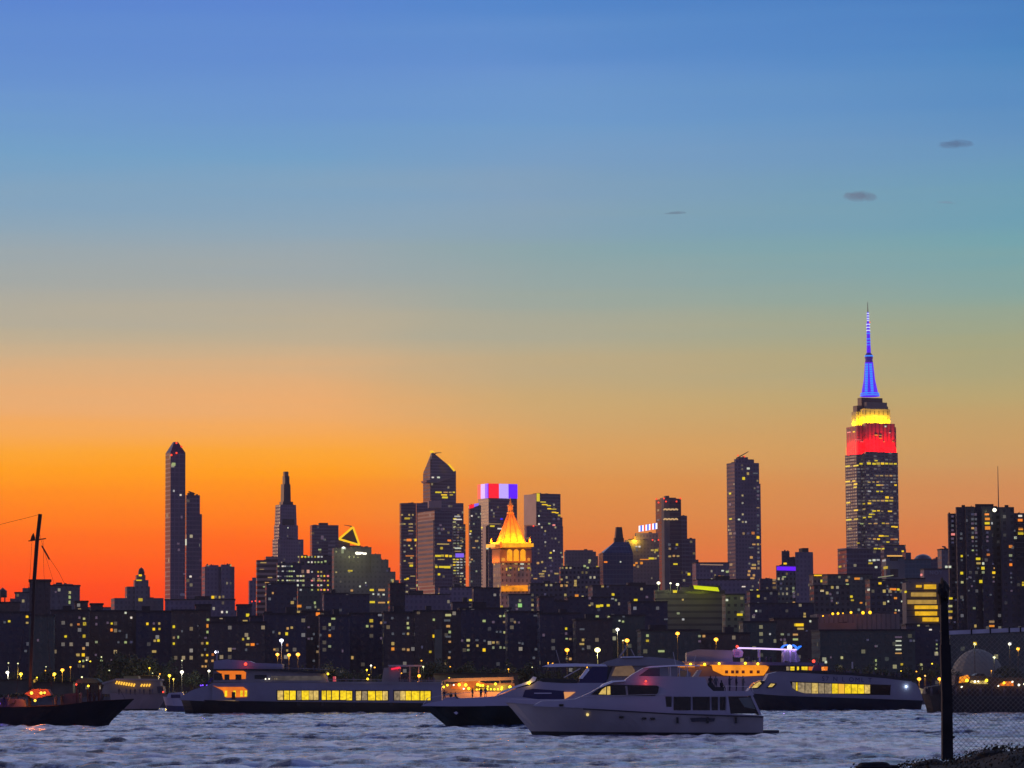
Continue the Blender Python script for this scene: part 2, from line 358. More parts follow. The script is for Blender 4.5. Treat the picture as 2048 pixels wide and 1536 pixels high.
# ------------------------------------------------------------------ buildings
def ROOFM(): return pmat('roof_felt', (0.06, 0.055, 0.065), 0.9)
TIERS = []      # every wall of every building, for finding which one a lit window belongs to
def hit2(C, dirv, px, py):
    """point where the view ray of (px,py) meets the vertical plane through C along dirv"""
    v = ray(px, py); nx, ny = -dirv[1], dirv[0]
    t = (nx * (C.x - CAMPOS.x) + ny * (C.y - CAMPOS.y)) / (nx * v.x + ny * v.y)
    return CAMPOS + v * t
class Building:
    def __init__(s, name, label, cat, x, d, theta=22, group=None, ybase=1392):
        p = P(x, ybase, d); s.d = d; s.th = math.radians(theta)
        s.root = empty(name, (p.x, p.y + 10, LAND), label, cat, group)
        s.n = 0
    def plan(s, x0, xc, x1, y, d, depth=None):
        C = P(xc, y, d); r = (math.cos(s.th), math.sin(s.th)); l = (-math.sin(s.th), math.cos(s.th))
        R = hit2(C, r, x1, y)
        if xc - x0 > 0.6 and s.th > 0.02:
            Lp = hit2(C, l, x0, y)
            if depth: 
                pass
        else:
            dp = depth or max(12.0, 0.6 * (x1 - x0) * mpp(d)); Lp = Vector((C.x + l[0] * dp, C.y + l[1] * dp, C.z))
        z = C.z
        Bk = Vector((R.x + Lp.x - C.x, R.y + Lp.y - C.y, z)); R.z = z; Lp.z = z
        return C, R, Bk, Lp
    def tier(s, x0, xc, x1, ytop, mat, ybot=None, dd=0.0, part='wall', depth=None, look=True, taper=None, label=None):
        """a storeyed block; x0..xc its left face, xc..x1 its front, at image height ytop"""
        d = s.d + dd
        C, R, Bk, Lp = s.plan(x0, xc, x1, ytop, d, depth)
        zt = C.z; zb = LAND if ybot is None else P(xc, ybot, d).z
        ring = [C, R, Bk, Lp]
        lo = [Vector((q.x, q.y, zb)) for q in ring]
        if taper:
            cen = sum((Vector((q.x, q.y, 0)) for q in ring), Vector()) / 4
            lo = [Vector((cen.x + (q.x - cen.x) * taper, cen.y + (q.y - cen.y) * taper, zb)) for q in ring]
        mb = MB(); mb.ring(lo, ring, True, zb > LAND + 1)
        o = mb.build(part, mat, s.root)
        if label: o['label'] = label
        if look:
            TIERS.append((s, C, R, zb, zt)); TIERS.append((s, Lp, C, zb, zt))
            if (x1 - x0) > 14:
                rn = random.Random(int(x0 * 31 + ytop * 17)); a = Vector((R.x - C.x, R.y - C.y, 0)); b_ = Vector((Lp.x - C.x, Lp.y - C.y, 0)); px_ = mpp(d)
                for k in range(rn.randint(1, 3)):
                    mb = MB(); u = rn.uniform(0.06, 0.78); w_ = rn.uniform(0.05, 0.16); h = rn.uniform(0.9, 2.6) * px_
                    q = [Vector((C.x, C.y, zt)) + a * uu + b_ * vv for uu, vv in ((u, 0.25), (u + w_, 0.25), (u + w_, 0.7), (u, 0.7))]
                    mb.ring([p - Vector((0, 0, 0.2)) for p in q], [p + Vector((0, 0, h)) for p in q]); mb.build('roof_plant', ROOFM(), s.root)
                if rn.random() < 0.5:
                    mb = MB(); u = rn.uniform(0.15, 0.85); p = Vector((C.x, C.y, zt)) + a * u + b_ * 0.5; mb.bar(p, p + Vector((0, 0, rn.uniform(3, 7) * px_)), 0.5 * px_, 0.25 * px_); mb.build('antenna', ROOFM(), s.root)
        return (C, R, Bk, Lp, zb, zt)
    def roofbox(s, t, u0, u1, v0, v1, h, mat, name='roof_house'):
        C, R, Bk, Lp, zb, zt = t
        a = Vector((R.x - C.x, R.y - C.y, 0)); b = Vector((Lp.x - C.x, Lp.y - C.y, 0)); c0 = Vector((C.x, C.y, zt + 0.0))
        q = [c0 + a * u0 + b * v0, c0 + a * u1 + b * v0, c0 + a * u1 + b * v1, c0 + a * u0 + b * v1]
        mb = MB(); mb.ring([p - Vector((0, 0, 0.3)) for p in q], [p + Vector((0, 0, h)) for p in q]); return mb.build(name, mat, s.root)
    def side(s, t, pts, mat, name, off=0.8):
        """a panel fixed to the left face of a storeyed block"""
        C, Lp = t[0], t[3]; r = Vector((C.x - Lp.x, C.y - Lp.y)); r.normalize(); r = (r.x, r.y); nrm = Vector((r[1], -r[0], 0))
        q = [hit2(C, r, *p) for p in pts]; mb = MB(); A_ = [p + nrm * off for p in q]; B_ = [p + nrm * 0.05 for p in q]; k = len(q)
        mb.quad(A_, [(math.hypot(p.x - q[0].x, p.y - q[0].y), p.z) for p in q])
        for i in range(k): mb.quad([A_[i], B_[i], B_[(i+1)%k], A_[(i+1)%k]])
        return mb.build(name, mat, s.root)
    def plate(s, pts, mat, name, off=0.6, thick=0.5, d=None, face=None):
        """a flat panel in the plane of the front (theta) given by picture points"""
        C = P(pts[0][0], pts[0][1], d or s.d); C = Vector((C.x, C.y, 0))
        r = (math.cos(s.th), math.sin(s.th)) if face is None else face
        nrm = Vector((r[1], -r[0], 0))
        fr = [hit2(C, r, *p) for p in pts]
        mb = MB(); A_ = [q + nrm * off for q in fr]; B_ = [q + nrm * (off - thick) for q in fr]
        k = len(pts)
        u0 = fr[0]; uvs = [(math.hypot(q.x - u0.x, q.y - u0.y), q.z) for q in fr]
        mb.quad(A_, uvs); mb.quad(list(reversed(B_)))
        for i in range(k): mb.quad([A_[i], B_[i], B_[(i+1)%k], A_[(i+1)%k]])
        return mb.build(name, mat, s.root)
NLIT = [0, 0]
def light_window(px, py, w, h, c, name='window'):
    v = ray(px, py); best = None
    for (s, A_, B_, zb, zt) in TIERS:
        dx, dy = B_.x - A_.x, B_.y - A_.y; L = math.hypot(dx, dy)
        if L < 1: continue
        r = (dx / L, dy / L); den = -r[1] * v.x + r[0] * v.y
        if abs(den) < 1e-6: continue
        t = (-r[1] * (A_.x - CAMPOS.x) + r[0] * (A_.y - CAMPOS.y)) / den
        q = CAMPOS + v * t
        u = (q.x - A_.x) * r[0] + (q.y - A_.y) * r[1]
        if u < 0 or u > L or q.z < zb or q.z > zt: continue
        if r[1] * v.x - r[0] * v.y > 0: continue   # facing away
        if best is None or t < best[0]: best = (t, q, r, s, abs(den) / math.hypot(v.x, v.y))
    if best is None:
        NLIT[1] += 1; print('no wall for light', px, py); return
    t, q, r, s, cosf = best
    m = mpp(q.y)
    o = bpy.data.objects.new(name, wmesh(c)); COL.objects.link(o)
    nrm = Vector((r[1], -r[0], 0))
    o.parent = s.root
    o.location = q + nrm * 0.1 - s.root.matrix_world.translation
    o.rotation_euler = (0, 0, math.atan2(r[1], r[0]))
    o.scale = (w * m / max(cosf, 0.25) * WR.uniform(0.8, 1.12), 0.5, h * m * WR.uniform(0.8, 1.1))
    NLIT[0] += 1
REG = dict(R2=(0,1140,4.876), R3=(300,870,4.876), R4=(320,1140,4.876), R5=(640,880,4.876), R6=(640,1140,4.876), R7=(920,880,4.876), R8=(840,1180,4.876),
           R9=(1180,1180,4.876), R10=(1440,1180,4.876), R11=(1240,880,4.876), R12=(1628,880,4.876), R14=(1628,790,7.314), R16=(1728,1070,6.4), Z=(0,0,1.0))
def lights(reg, txt):
    x0, y0, s = REG[reg]
    for it in txt.split():
        p = it.split(',')
        w, h = (float(p[3]), float(p[4]) if len(p) > 4 else 24.0) if len(p) > 3 else (26.0, 26.0)
        light_window(x0 + float(p[0]) / s, y0 + float(p[1]) / s, w / s * 0.88, h / s * 0.86, p[2])

PURP = (0.20, 0.165, 0.22)
dark_brick = facade('dark_brick', (0.078, 0.064, 0.068), (0.06,0.05,0.055), cw=3.4, ch=3.0, fw=0.42, fh=0.5, lit=0.10, dim=0.34, cols=((170,165,160),(220,190,130)))
navy_brick = facade('navy_brick', (0.052, 0.053, 0.088), (0.041,0.042,0.07), cw=3.6, ch=3.0, fw=0.42, fh=0.5, lit=0.10, dim=0.32, cols=((150,155,170),(210,190,140)))
green_brick = facade('green_brick', (0.085, 0.105, 0.09), (0.068,0.086,0.074), cw=3.2, ch=3.1, fw=0.5, fh=0.5, lit=0.09, dim=0.32, cols=((150,160,150),(210,200,140)))
brown_brick = facade('brown_brick', (0.105, 0.08, 0.07), (0.085,0.066,0.058), cw=3.2, ch=3.0, fw=0.42, fh=0.5, lit=0.09, dim=0.32, cols=((170,165,160),(220,190,130)))
grey_wall = facade('grey_wall', (0.17, 0.16, 0.17), (0.135,0.125,0.14), cw=3.2, ch=3.4, fw=0.45, fh=0.5, lit=0.05, dim=0.2)
plum_wall = facade('plum_wall', PURP, (0.15,0.125,0.175), cw=3.0, ch=3.6, fw=0.5, fh=0.55, lit=0.05, dim=0.22)
stone_wall = facade('stone_wall', (0.20, 0.17, 0.16), cw=3.0, ch=3.7, fw=0.4, fh=0.55, lit=0.05, dim=0.3)
glass_wall = facade('glass_wall', (0.16, 0.14, 0.20), (0.10, 0.09, 0.15), cw=3.0, ch=4.0, fw=0.9, fh=0.7, lit=0.03, dim=0.25, rough=0.4, grough=0.18)
glass_dark = facade('glass_dark', (0.10, 0.095, 0.15), (0.07, 0.065, 0.11), cw=3.0, ch=4.0, fw=0.85, fh=0.6, lit=0.04, dim=0.2, rough=0.4, grough=0.2)
deco_wall = facade('deco_wall', (0.17, 0.14, 0.16), (0.05, 0.05, 0.07), cw=5.2, ch=3.75, fw=0.72, fh=0.5, lit=0.5, dim=0.20, cols=((180,170,150),(150,145,150)), rowlit=0.1)
busy_wall = facade('busy_wall', (0.16, 0.14, 0.16), cw=2.8, ch=3.7, fw=0.75, fh=0.45, lit=0.35, dim=0.3, cols=((200,200,170),(255,225,130)), rowlit=0.15)
stripe_tan = facade('stripe_tan', (0.45, 0.30, 0.24), (0.10, 0.07, 0.07), cw=500, ch=4.0, fw=1.0, fh=0.55, lit=0.0)
stripe_grey = facade('stripe_grey', (0.24, 0.22, 0.24), (0.10, 0.09, 0.12), cw=500, ch=5.0, fw=1.0, fh=0.5, lit=0.0)
blue_glass = facade('blue_glass', (0.04, 0.06, 0.12), (0.03, 0.05, 0.11), cw=3, ch=4, fw=0.9, fh=0.8, lit=0.01, dim=0.2, rough=0.3, grough=0.2)
teal_glass = facade('teal_glass', (0.03, 0.10, 0.15), (0.02, 0.09, 0.14), cw=3, ch=4, fw=0.9, fh=0.8, lit=0.01, dim=0.2, rough=0.3, grough=0.2)
beige_face = pmat('beige_cladding', (0.42, 0.30, 0.27), 0.5, noise=0.15, nscale=0.05)
bronze = pmat('dark_bronze', (0.05, 0.04, 0.05), 0.5)
roofm = pmat('roof_felt', (0.04, 0.038, 0.045), 0.9)
steel = pmat('painted_steel', (0.08, 0.08, 0.09), 0.5)
redlamp = emat('red_beacon', (255, 60, 30), 1.6)
BNAMES = dict(b='brick_block', t='tower_block', o='office_tower')

def crane(s, px, py, tip, base, d=None):
    d = d or s.d; mb = MB(); a = P(px, py, d); b = P(tip[0], tip[1], d); c = P(base[0], base[1], d)
    mb.bar(c, a, 1.2); mb.bar(a + (a - b) * 0.3, b, 1.3, 0.6); return mb.build('crane_mast', steel, s.root)
def beacons(s, pts, d=None, r=1.3):
    for x, y in pts:
        mb = MB(); mb.ball(P(x, y, (d or s.d) - 2), r * mpp(d or s.d) * 1.0 * 1.6, 8, 5); mb.build('beacon', redlamp, s.root)

# ---- far left cluster
b = Building('residential_tower', 'slender glass tower with a pointed dark crown and red beacons, tallest on the left', 'skyscraper', 350, 3000, 24)
t = b.tier(331, 341, 371, 905, glass_wall)
b.tier(340.5, 341.2, 367, 909, facade('slim_front', (0.17, 0.14, 0.20), (0.13, 0.11, 0.17), cw=4, ch=4, fw=0.8, fh=0.8, lit=0.01, dim=0.3, rough=0.4), dd=-1.5, part='front_panel', depth=2)
mb = MB(); C, R, Bk, Lp, zb, zt = t
cen = (C + Bk) / 2; hi = [cen + (q - cen) * 0.25 + Vector((0, 0, 10)) for q in (C, R, Bk, Lp)]
mb.ring([C + (C-cen)*0.0, R, Bk, Lp], hi); mb.build('crown', pmat('crown_glass', (0.09, 0.02, 0.07), 0.4), b.root)
beacons(b, [(353, 886), (363, 893), (343, 910), (353, 906)])
b = Building('residential_tower', 'narrow stepped tower with notched right edge, touching the slender pointed tower', 'skyscraper', 390, 3060, 20)
t = b.tier(371, 373, 400, 990, glass_wall); b.tier(374, 378, 404, 1028, glass_wall, dd=4)
b.roofbox(t, 0.1, 0.6, 0.2, 0.7, 2, steel)
for yy in (1075, 1118, 1152):
    b.plate([(399, yy), (403, yy), (403, yy + 5), (399, yy + 5)], beige_face, 'balcony', d=3055)
crane(b, 380, 984, (390, 987), (383, 990))
b = Building('apartment_tower', 'flat topped grey apartment tower left of the bright orange gap', 'apartment block', 440, 2700, 15)
t = b.tier(404, 410, 469, 1133, plum_wall); b.tier(411, 413, 437, 1130, plum_wall, dd=-1, depth=8); b.tier(441, 443, 463, 1129, plum_wall, dd=-1, depth=8)
b = Building('clock_tower_building', 'grey stepped building with a domed clock tower and two lit yellow faces', 'tower', 280, 2300, 14)
b.tier(222, 229, 327, 1196, grey_wall); b.tier(250, 254, 300, 1173, grey_wall, dd=2); b.tier(267, 270, 297, 1160, grey_wall, dd=1); 
b.tier(271, 274, 291, 1150, grey_wall, dd=3); b.tier(276, 278, 289, 1143, bronze, dd=4)
mb = MB(); mb.ball(P(282.5, 1143, 2310), 2.0, 10, 6, 1.3); mb.bar(P(282.5, 1141, 2310), P(282.5, 1134, 2310), 1.2, 0.3); mb.build('dome', bronze, b.root)
# ---- low blocks at the left edge
def block(kind, label, x0, x1, ytop, d, mat, theta=8, xc=None, house=True, depth=None, cat='apartment block', name=None, tank=False, parapet=True):
    b = Building(name or BNAMES[kind], label, cat, (x0 + x1) / 2, d, theta)
    t = b.tier(x0, xc if xc is not None else x0, x1, ytop, mat, depth=depth)
    rnd = random.Random(int(x0 * 7 + ytop))
    if house:
        u = rnd.uniform(0.15, 0.55); b.roofbox(t, u, u + rnd.uniform(0.15, 0.3), 0.25, 0.7, rnd.uniform(2.0, 3.2), roofm)
    if parapet:
        C, R, Bk, Lp, zb, zt = t
        mb = MB()
        for A_, B_ in ((C, R), (R, Bk), (Bk, Lp), (Lp, C)):
            mb.bar(Vector((A_.x, A_.y, zt + 0.3)), Vector((B_.x, B_.y, zt + 0.3)), 0.7)
        mb.build('parapet', roofm, b.root)
    if tank:
        C, R, Bk, Lp, zb, zt = t; c = C + (R - C) * 0.5 + (Lp - C) * 0.5
        mb = MB()
        n = 10; rr_ = 2.2
        for k in range(4): a = math.pi / 4 + k * math.pi / 2; mb.bar((c.x + 1.6 * math.cos(a), c.y + 1.6 * math.sin(a), zt), (c.x + 1.6 * math.cos(a), c.y + 1.6 * math.sin(a), zt + 3), 0.3)
        lo = [Vector((c.x + rr_ * math.cos(2*math.pi*k/n), c.y + rr_ * math.sin(2*math.pi*k/n), zt + 3)) for k in range(n)]
        hi = [q + Vector((0, 0, 3.4)) for q in lo]; mb.ring(lo, hi, False, True)
        mb.ring(hi, [Vector((c.x, c.y, zt + 8.2))] * n, False); mb.build('water_tank', bronze, b.root)
    return b, t
block('b', 'low dark block with a roof water tank at the far left edge', -30, 40, 1206, 1750, brown_brick, tank=True, house=False)
b, t = block('b', 'grey stepped block just left of the ship mast', 30, 62, 1186, 2000, grey_wall, house=False); b.tier(20, 20, 34, 1197, grey_wall, dd=5); b.tier(45, 45, 62, 1176, grey_wall, dd=4)
b, t = block('b', 'tall dark block with an overhanging cap behind the ship mast', 59, 101, 1162, 1650, dark_brick, house=False)
b.tier(57, 57, 103, 1158.5, roofm, ybot=1162.5, dd=-1, part='roof_cap', look=False, depth=14)
b, t = block('b', 'pale grey wide block with a vertical row of four lit windows', 101, 160, 1172, 1900, grey_wall, house=False)
b.tier(106, 106, 146, 1168, grey_wall, dd=6); b.tier(112, 112, 124, 1165, roofm, dd=8)
block('b', 'dark block stepping down beside the pale grey wide block', 150, 176, 1204, 1600, dark_brick, house=False)
block('b', 'small square topped dark block alone against the orange sky', 181, 206, 1209, 1560, dark_brick, house=False)
block('b', 'dark brick block with a cluster of orange and yellow windows behind the schooner', 102, 178, 1222, 1420, dark_brick, 6)
block('b', 'dark brown block with scattered pale windows left of the clock tower building', 178, 272, 1223, 1440, brown_brick, 6, house=False)
block('b', 'dark block in front of the clock tower building with paired yellow windows', 272, 344, 1224, 1430, navy_brick, 6)
block('b', 'dark block behind the bow of the long ferry, with a short tall roof box', 344, 418, 1222, 1410, brown_brick, 6, house=False)
block('b', 'narrow dark block rising above its row below the stepped tower', 391, 422, 1211, 1500, dark_brick, 6, house=False)
block('b', 'black fronted block at the left edge with two yellow windows', -40, 62, 1226, 1400, navy_brick, 6, house=False)
block('b', 'unlit greenish block between two brick blocks behind the ship mast', 58, 108, 1232, 1380, green_brick, 6, house=False)
block('b', 'violet grey block left of the square dark block under the orange gap', 420, 476, 1236, 1470, brown_brick, 6, house=False)
block('b', 'square dark block with one yellow window under the orange gap', 474, 503, 1211, 1520, navy_brick, 6, house=False)
block('b', 'wide dark block above the ferry wheelhouse with a row of small lit windows', 418, 530, 1246, 1390, dark_brick, 6)
# ---- striped building and the bright office floors
b = Building('office_building', 'pinkish tan building with white horizontal stripes left of the bright office floors', 'office building', 535, 2500, 14)
b.tier(512, 514, 556, 1120, stripe_tan); b.tier(531, 532, 556, 1113, stripe_tan, dd=5)
b = Building('office_building', 'thin grey building squeezed against the pinkish striped building', 'office building', 505, 2560, 14)
b.tier(497, 499, 513, 1161, plum_wall); b.tier(504, 505, 514, 1155, plum_wall, dd=4)
beacons(b, [(504, 1203), (511, 1202), (519, 1203)], 2400, 1.0)
b = Building('office_building', 'office block with bright greenish white floors below the spired stone tower', 'office building', 580, 2450, 14)
b.tier(553, 555, 603, 1126, navy_brick)
b = Building('office_building', 'office block dotted with rows of small round white lights', 'office building', 630, 2480, 12)
b.tier(598, 600, 664, 1112, facade('dots_wall', (0.12, 0.09, 0.11), cw=4, ch=6, fw=0.5, fh=0.4, lit=0.25, dim=0.5, cols=((230,225,190),(240,150,130))))
b, t = block('b', 'dark navy block in front of the bright greenish office floors', 533, 594, 1168, 1950, navy_brick, 8, house=False); b.tier(540, 540, 575, 1164, navy_brick, dd=5)
block('b', 'dark block right of the orange gap with stray pale windows', 500, 560, 1234, 1480, navy_brick, 6)
block('b', 'dark block behind the ferry with white and yellow windows under a bright lamp', 528, 612, 1229, 1400, navy_brick, 6)
block('b', 'grey green narrow block between the dotted offices and the dark row', 596, 640, 1176, 2100, green_brick, 8, house=False)
block('b', 'dark block with one orange window left of the lone window column', 604, 660, 1224, 1430, dark_brick, 6, house=False)
# ---- spired stone tower
b = Building('stone_skyscraper', 'dark stepped stone tower narrowing to a blunt pinnacle, left of centre', 'skyscraper', 572, 3600, 30)
b.tier(545, 556, 607, 1078, plum_wall); b.tier(548, 558, 596, 1050, plum_wall, dd=8, taper=1.03)
b.tier(551, 561, 592, 1009, plum_wall, ybot=1052, dd=14, taper=1.08)
C, R, Bk, Lp, zb, zt = b.tier(559, 566, 586, 1003, bronze, ybot=1050, dd=16, taper=1.25, look=False)
b.tier(562, 568, 581, 968, bronze, ybot=1006, dd=20, taper=1.08, look=False); b.tier(565, 570, 579, 952, bronze, ybot=970, dd=22, look=False)
b.tier(566.5, 570, 577, 943, pmat('pale_copper', (0.20, 0.12, 0.10), 0.6), ybot=953, dd=24, part='pinnacle', look=False)
b = Building('office_tower', 'plain dark purple office tower between the blunt pinnacle and the lit triangle', 'skyscraper', 650, 4300, 14)
t = b.tier(620, 624, 677, 1050, glass_dark); b.roofbox(t, 0.3, 0.62, 0.2, 0.7, 3, roofm)
b.plate([(655, 1128), (657, 1085), (670, 1076), (671, 1128)], stripe_grey, 'curtain_wall', d=4290)
# ---- triangle tower
b = Building('office_tower', 'dark tower whose slanted top is a triangle outlined in bright yellow light', 'skyscraper', 700, 4600, 14)
b.tier(662, 668, 700, 1078, glass_dark); b.tier(686, 688, 722, 1091, glass_dark, dd=-4)
tri = [(678, 1078), (706, 1054), (719, 1090)]
b.plate(tri, bronze, 'roof_glass', off=1.0, thick=8)
mb = MB(); q = [P(x, y, 4592) for x, y in tri]
for i in range(3): mb.bar(q[i], q[(i + 1) % 3], 2.6)
mb.build('light_band', emat('yellow_light_band', (255, 200, 10), 1.1), b.root)
crane(b, 700, 1052, (688, 1050), (704, 1055))
b = Building('office_building', 'grey green stepped building with a white floodlit terrace, below the lit triangle', 'office building', 725, 2600, 12)
gg = facade('grey_green_wall', (0.16, 0.155, 0.145), (0.125, 0.12, 0.115), cw=3.4, ch=3.8, fw=0.4, fh=0.45, lit=0.03, dim=0.25)
b.tier(664, 668, 722, 1096, gg, dd=3); b.tier(700, 702, 743, 1094, gg, dd=6); b.tier(740, 742, 762, 1108, gg, dd=8); b.tier(758, 760, 777, 1119, gg, dd=10)
b.tier(772, 773, 781, 1135, gg, dd=12); b.tier(664, 668, 791, 1143, gg, dd=1); b.tier(785, 786, 798, 1160, gg, dd=8)
for x, y, r in ((714, 1106, 3.2), (724, 1106, 2.2), (731, 1107, 2.0), (687, 1095, 2.2)):
    mb = MB(); mb.ball(P(x, y, 2592), r * mpp(2592) * 1.1, 8, 5, 0.7); mb.build('floodlight', emat('flood_white', (255, 250, 215), 2.5), b.root)
    pointlight('floodlight_lamp', P(x, y + 3, 2588), (250, 250, 160), 600 * r, 1.0, b.root)
block('b', 'dark navy block in front of the grey green stepped building', 648, 698, 1188, 1850, navy_brick, 8, house=True)
block('b', 'violet dark block below the white floodlit terrace', 697, 739, 1190, 1900, navy_brick, 8, house=False)
block('t', 'lone black slab left of the twin glass slabs', 780, 810, 1168, 2050, facade('black_slab', (0.03, 0.03, 0.045), lit=0.01, dim=0.1), 8, house=False, cat='tower')
block('b', 'dark block with a short column of yellow windows behind the ferry stern', 640, 700, 1232, 1410, navy_brick, 6)
block('b', 'dark block with paired pale windows below the lone black slab', 700, 770, 1228, 1430, navy_brick, 6, house=False)
block('b', 'dark block with a right hand column of pale windows beside the greenish strip block', 768, 830, 1226, 1400, dark_brick, 6)
# ---- twin slabs, faceted tower
b = Building('office_tower', 'wide pair of glass slabs with a pale roof box, behind the dark striped tower', 'skyscraper', 865, 4400, 10)
b.tier(799, 802, 832, 1006, facade('slab_left', (0.12, 0.09, 0.12), (0.06, 0.05, 0.08), cw=3, ch=4, fw=0.9, fh=0.5, lit=0.10, dim=0.3, rowlit=0.08)); b.tier(831, 833, 878, 1006, glass_wall, dd=30)
b.tier(877, 878, 927, 1006, glass_wall, dd=20); b.tier(905, 906, 931, 1048, busy_wall, dd=-10)
b.plate([(852, 1018), (852, 1004), (877, 1003), (877, 1018)], beige_face, 'roof_house', off=26, thick=12)
b = Building('observation_tower', 'tallest faceted glass tower of the middle group, with a slanted top and jutting deck', 'skyscraper', 880, 4700, 20)
fg = facade('facet_glass', (0.15, 0.13, 0.19), (0.10, 0.095, 0.14), cw=3, ch=4.2, fw=0.95, fh=0.7, lit=0.02, dim=0.25, rough=0.35, grough=0.2)
C, R, Bk, Lp, zb, zt = b.tier(846, 862, 912, 945, fg)
pk = P(864, 903, 4700); top = [Vector((pk.x, pk.y + 2, pk.z)), None, None, None]
zr = P(911, 944, 4710).z
top = [pk, Vector((R.x, R.y, zt + 2)), Vector((Bk.x, Bk.y, zt + 3)), pk + Vector((-2, 16, -2))]
mb = MB(); mb.ring([C, R, Bk, Lp], top); mb.build('crown', fg, b.root)
b.side((C, R, Bk, Lp), [(847.5, 1000), (861.5, 1000), (861.5, 914), (848, 944)], stripe_grey, 'curtain_wall')
b.plate([(847, 966), (846, 962), (868, 958), (898, 957), (870, 966)], pmat('deck_metal', (0.2, 0.18, 0.2), 0.5), 'observation_deck', off=14, thick=22)
mb = MB(); mb.ball(P(863.5, 903.5, 4692), 2.9, 8, 5, 0.6); mb.build('beacon', emat('yellow_light_band', (255, 200, 10), 1.1), b.root)
mb = MB(); mb.bar(P(897, 928, 4690), P(909, 942, 4690), 2.4); mb.build('light_band', MATS['yellow_light_band'], b.root)
crane(b, 873, 906, (883, 905), (868, 908))
b = Building('office_tower', 'dark tower with a striped left face and yellow floors, before the twin slabs', 'skyscraper', 870, 3700, 24)
t = b.tier(835, 869, 905, 1021, glass_dark)
b.side(t, [(837, 1170), (868, 1170), (868, 1040), (837, 1044)], stripe_grey, 'curtain_wall')
b = Building('office_tower', 'slim tower with a red and violet lit rim, left of the flag crowned tower', 'skyscraper', 948, 4000, 16)
b.tier(937, 940, 962, 1010, facade('slim_green', (0.12, 0.13, 0.13), (0.07, 0.08, 0.08), cw=3, ch=4, fw=0.7, fh=0.5, lit=0.12, dim=0.4, cols=((190,200,160),(220,220,190))))
b.plate([(938, 1018), (938, 1010), (948, 1008), (948, 1015)], emat('led_red', (255, 20, 40), 1.0), 'light_band', d=4000)
b.plate([(948.2, 1014), (948.2, 1008), (957, 1006), (957, 1011)], emat('led_violet', (140, 110, 250), 1.0), 'light_band', d=4000)
# ---- flag crown tower
b = Building('office_tower', 'tower with a glowing crown of red white and violet blue panels', 'skyscraper', 995, 4300, 28)
t = b.tier(957, 977, 1034, 996, glass_dark)
t2 = b.tier(957, 977, 1034, 1052, facade('slab_low', (0.12, 0.10, 0.14), (0.05, 0.05, 0.08), cw=3, ch=4, fw=0.7, fh=0.5, lit=0.05, dim=0.3), dd=-3)
l = (-math.sin(b.th), math.cos(b.th))
b.plate([(957.5, 1050), (957.5, 998), (976.5, 997), (976.5, 1050)], beige_face, 'side_wall', off=0.8, d=4326, face=(-l[0], -l[1]))
b.plate([(970, 1180), (970, 1050), (976.5, 1050), (976.5, 1180)], beige_face, 'side_wall', off=3.4, d=4309, face=(-l[0], -l[1]))
CR = [(956.5,963,'led_red'),(963,971.5,'led_white'),(971.5,977,'led_blue')]
emat('led_white', (190, 165, 255), 1.15); emat('led_blue', (95, 20, 255), 1.1); MATS['led_red'].node_tree.nodes['Principled BSDF'].inputs['Emission Strength'].default_value = 1.1
C, R, Bk, Lp, zb, zt = b.tier(957.5, 977, 1033, 967, bronze, ybot=996, part='crown', look=False)
def crownpanel(xa, xb, mat, A_, B_, y0, y1):
    r = Vector((B_.x - A_.x, B_.y - A_.y)); r.normalize(); r = (r.x, r.y); nrm = Vector((r[1], -r[0], 0))
    mb = MB()
    zlo, zhi = P(977, y1, 4300).z, P(977, y0, 4300).z
    a = hit2(A_, r, xa, y0); c = hit2(A_, r, xb, y0)
    q = [Vector((a.x, a.y, zlo)), Vector((c.x, c.y, zlo)), Vector((c.x, c.y, zhi)), Vector((a.x, a.y, zhi))]
    f1 = [p + nrm * 1.2 for p in q]; f0 = [p + nrm * 0.1 for p in q]
    mb.quad(f1)
    for i in range(4): mb.quad([f1[i], f0[i], f0[(i+1)%4], f1[(i+1)%4]])
    mb.build('light_panel', MATS[mat], b.root)
for xa, xb, m in CR: crownpanel(xa, xb, m, Lp, C, 967, 996)
for xa, xb, m in ((977,997,'led_red'),(997,1016,'led_white'),(1016,1034,'led_blue')): crownpanel(xa, xb, m, C, R, 967, 996)
# ---- golden tower
b = Building('clock_tower', 'floodlit golden stone tower with a pyramid roof and lantern', 'tower', 1021, 3000, 26)
gold = facade('gold_stone', (0.50, 0.40, 0.28), (0.12, 0.09, 0.06), cw=4, ch=5, fw=0.3, fh=0.5, lit=0.08, dim=0.7, cols=((255,210,60),(255,170,60)))
goldp = pmat('gold_roof', (0.75, 0.40, 0.04), 0.5, noise=0.2, nscale=0.3)
t = b.tier(986, 1001, 1062, 1125, gold)
tg = b.tier(984, 1000, 1063, 1098, pmat('gold_dark_stone', (0.22, 0.13, 0.08), 0.7), ybot=1126, dd=-1)
b.tier(981.5, 1000, 1062.5, 1088, goldp, ybot=1096, dd=-3, part='cornice', look=False, depth=20)
C, R, Bk, Lp, zb, zt = b.tier(981, 1000, 1062, 1084, goldp, ybot=1089, dd=-1.5, part='balustrade', look=False)
cen = (C + Bk) / 2
base = [cen + (q - cen) * 0.70 for q in (C, R, Bk, Lp)]; base = [Vector((q.x, q.y, zt)) for q in base]
ztp = P(1021, 1027, 3010).z
topr = [Vector((cen.x + (q.x - cen.x) * 0.14, cen.y + (q.y - cen.y) * 0.14, ztp)) for q in (C, R, Bk, Lp)]
mid = [a.lerp(c, 0.30) for a, c in zip(base, topr)]
for k in range(4): mid[k].z = base[k].z + (ztp - base[k].z) * 0.30
mb = MB(); mb.ring(base, mid, False); mb.ring(mid, topr); mb.build('pyramid_roof', goldp, b.root)
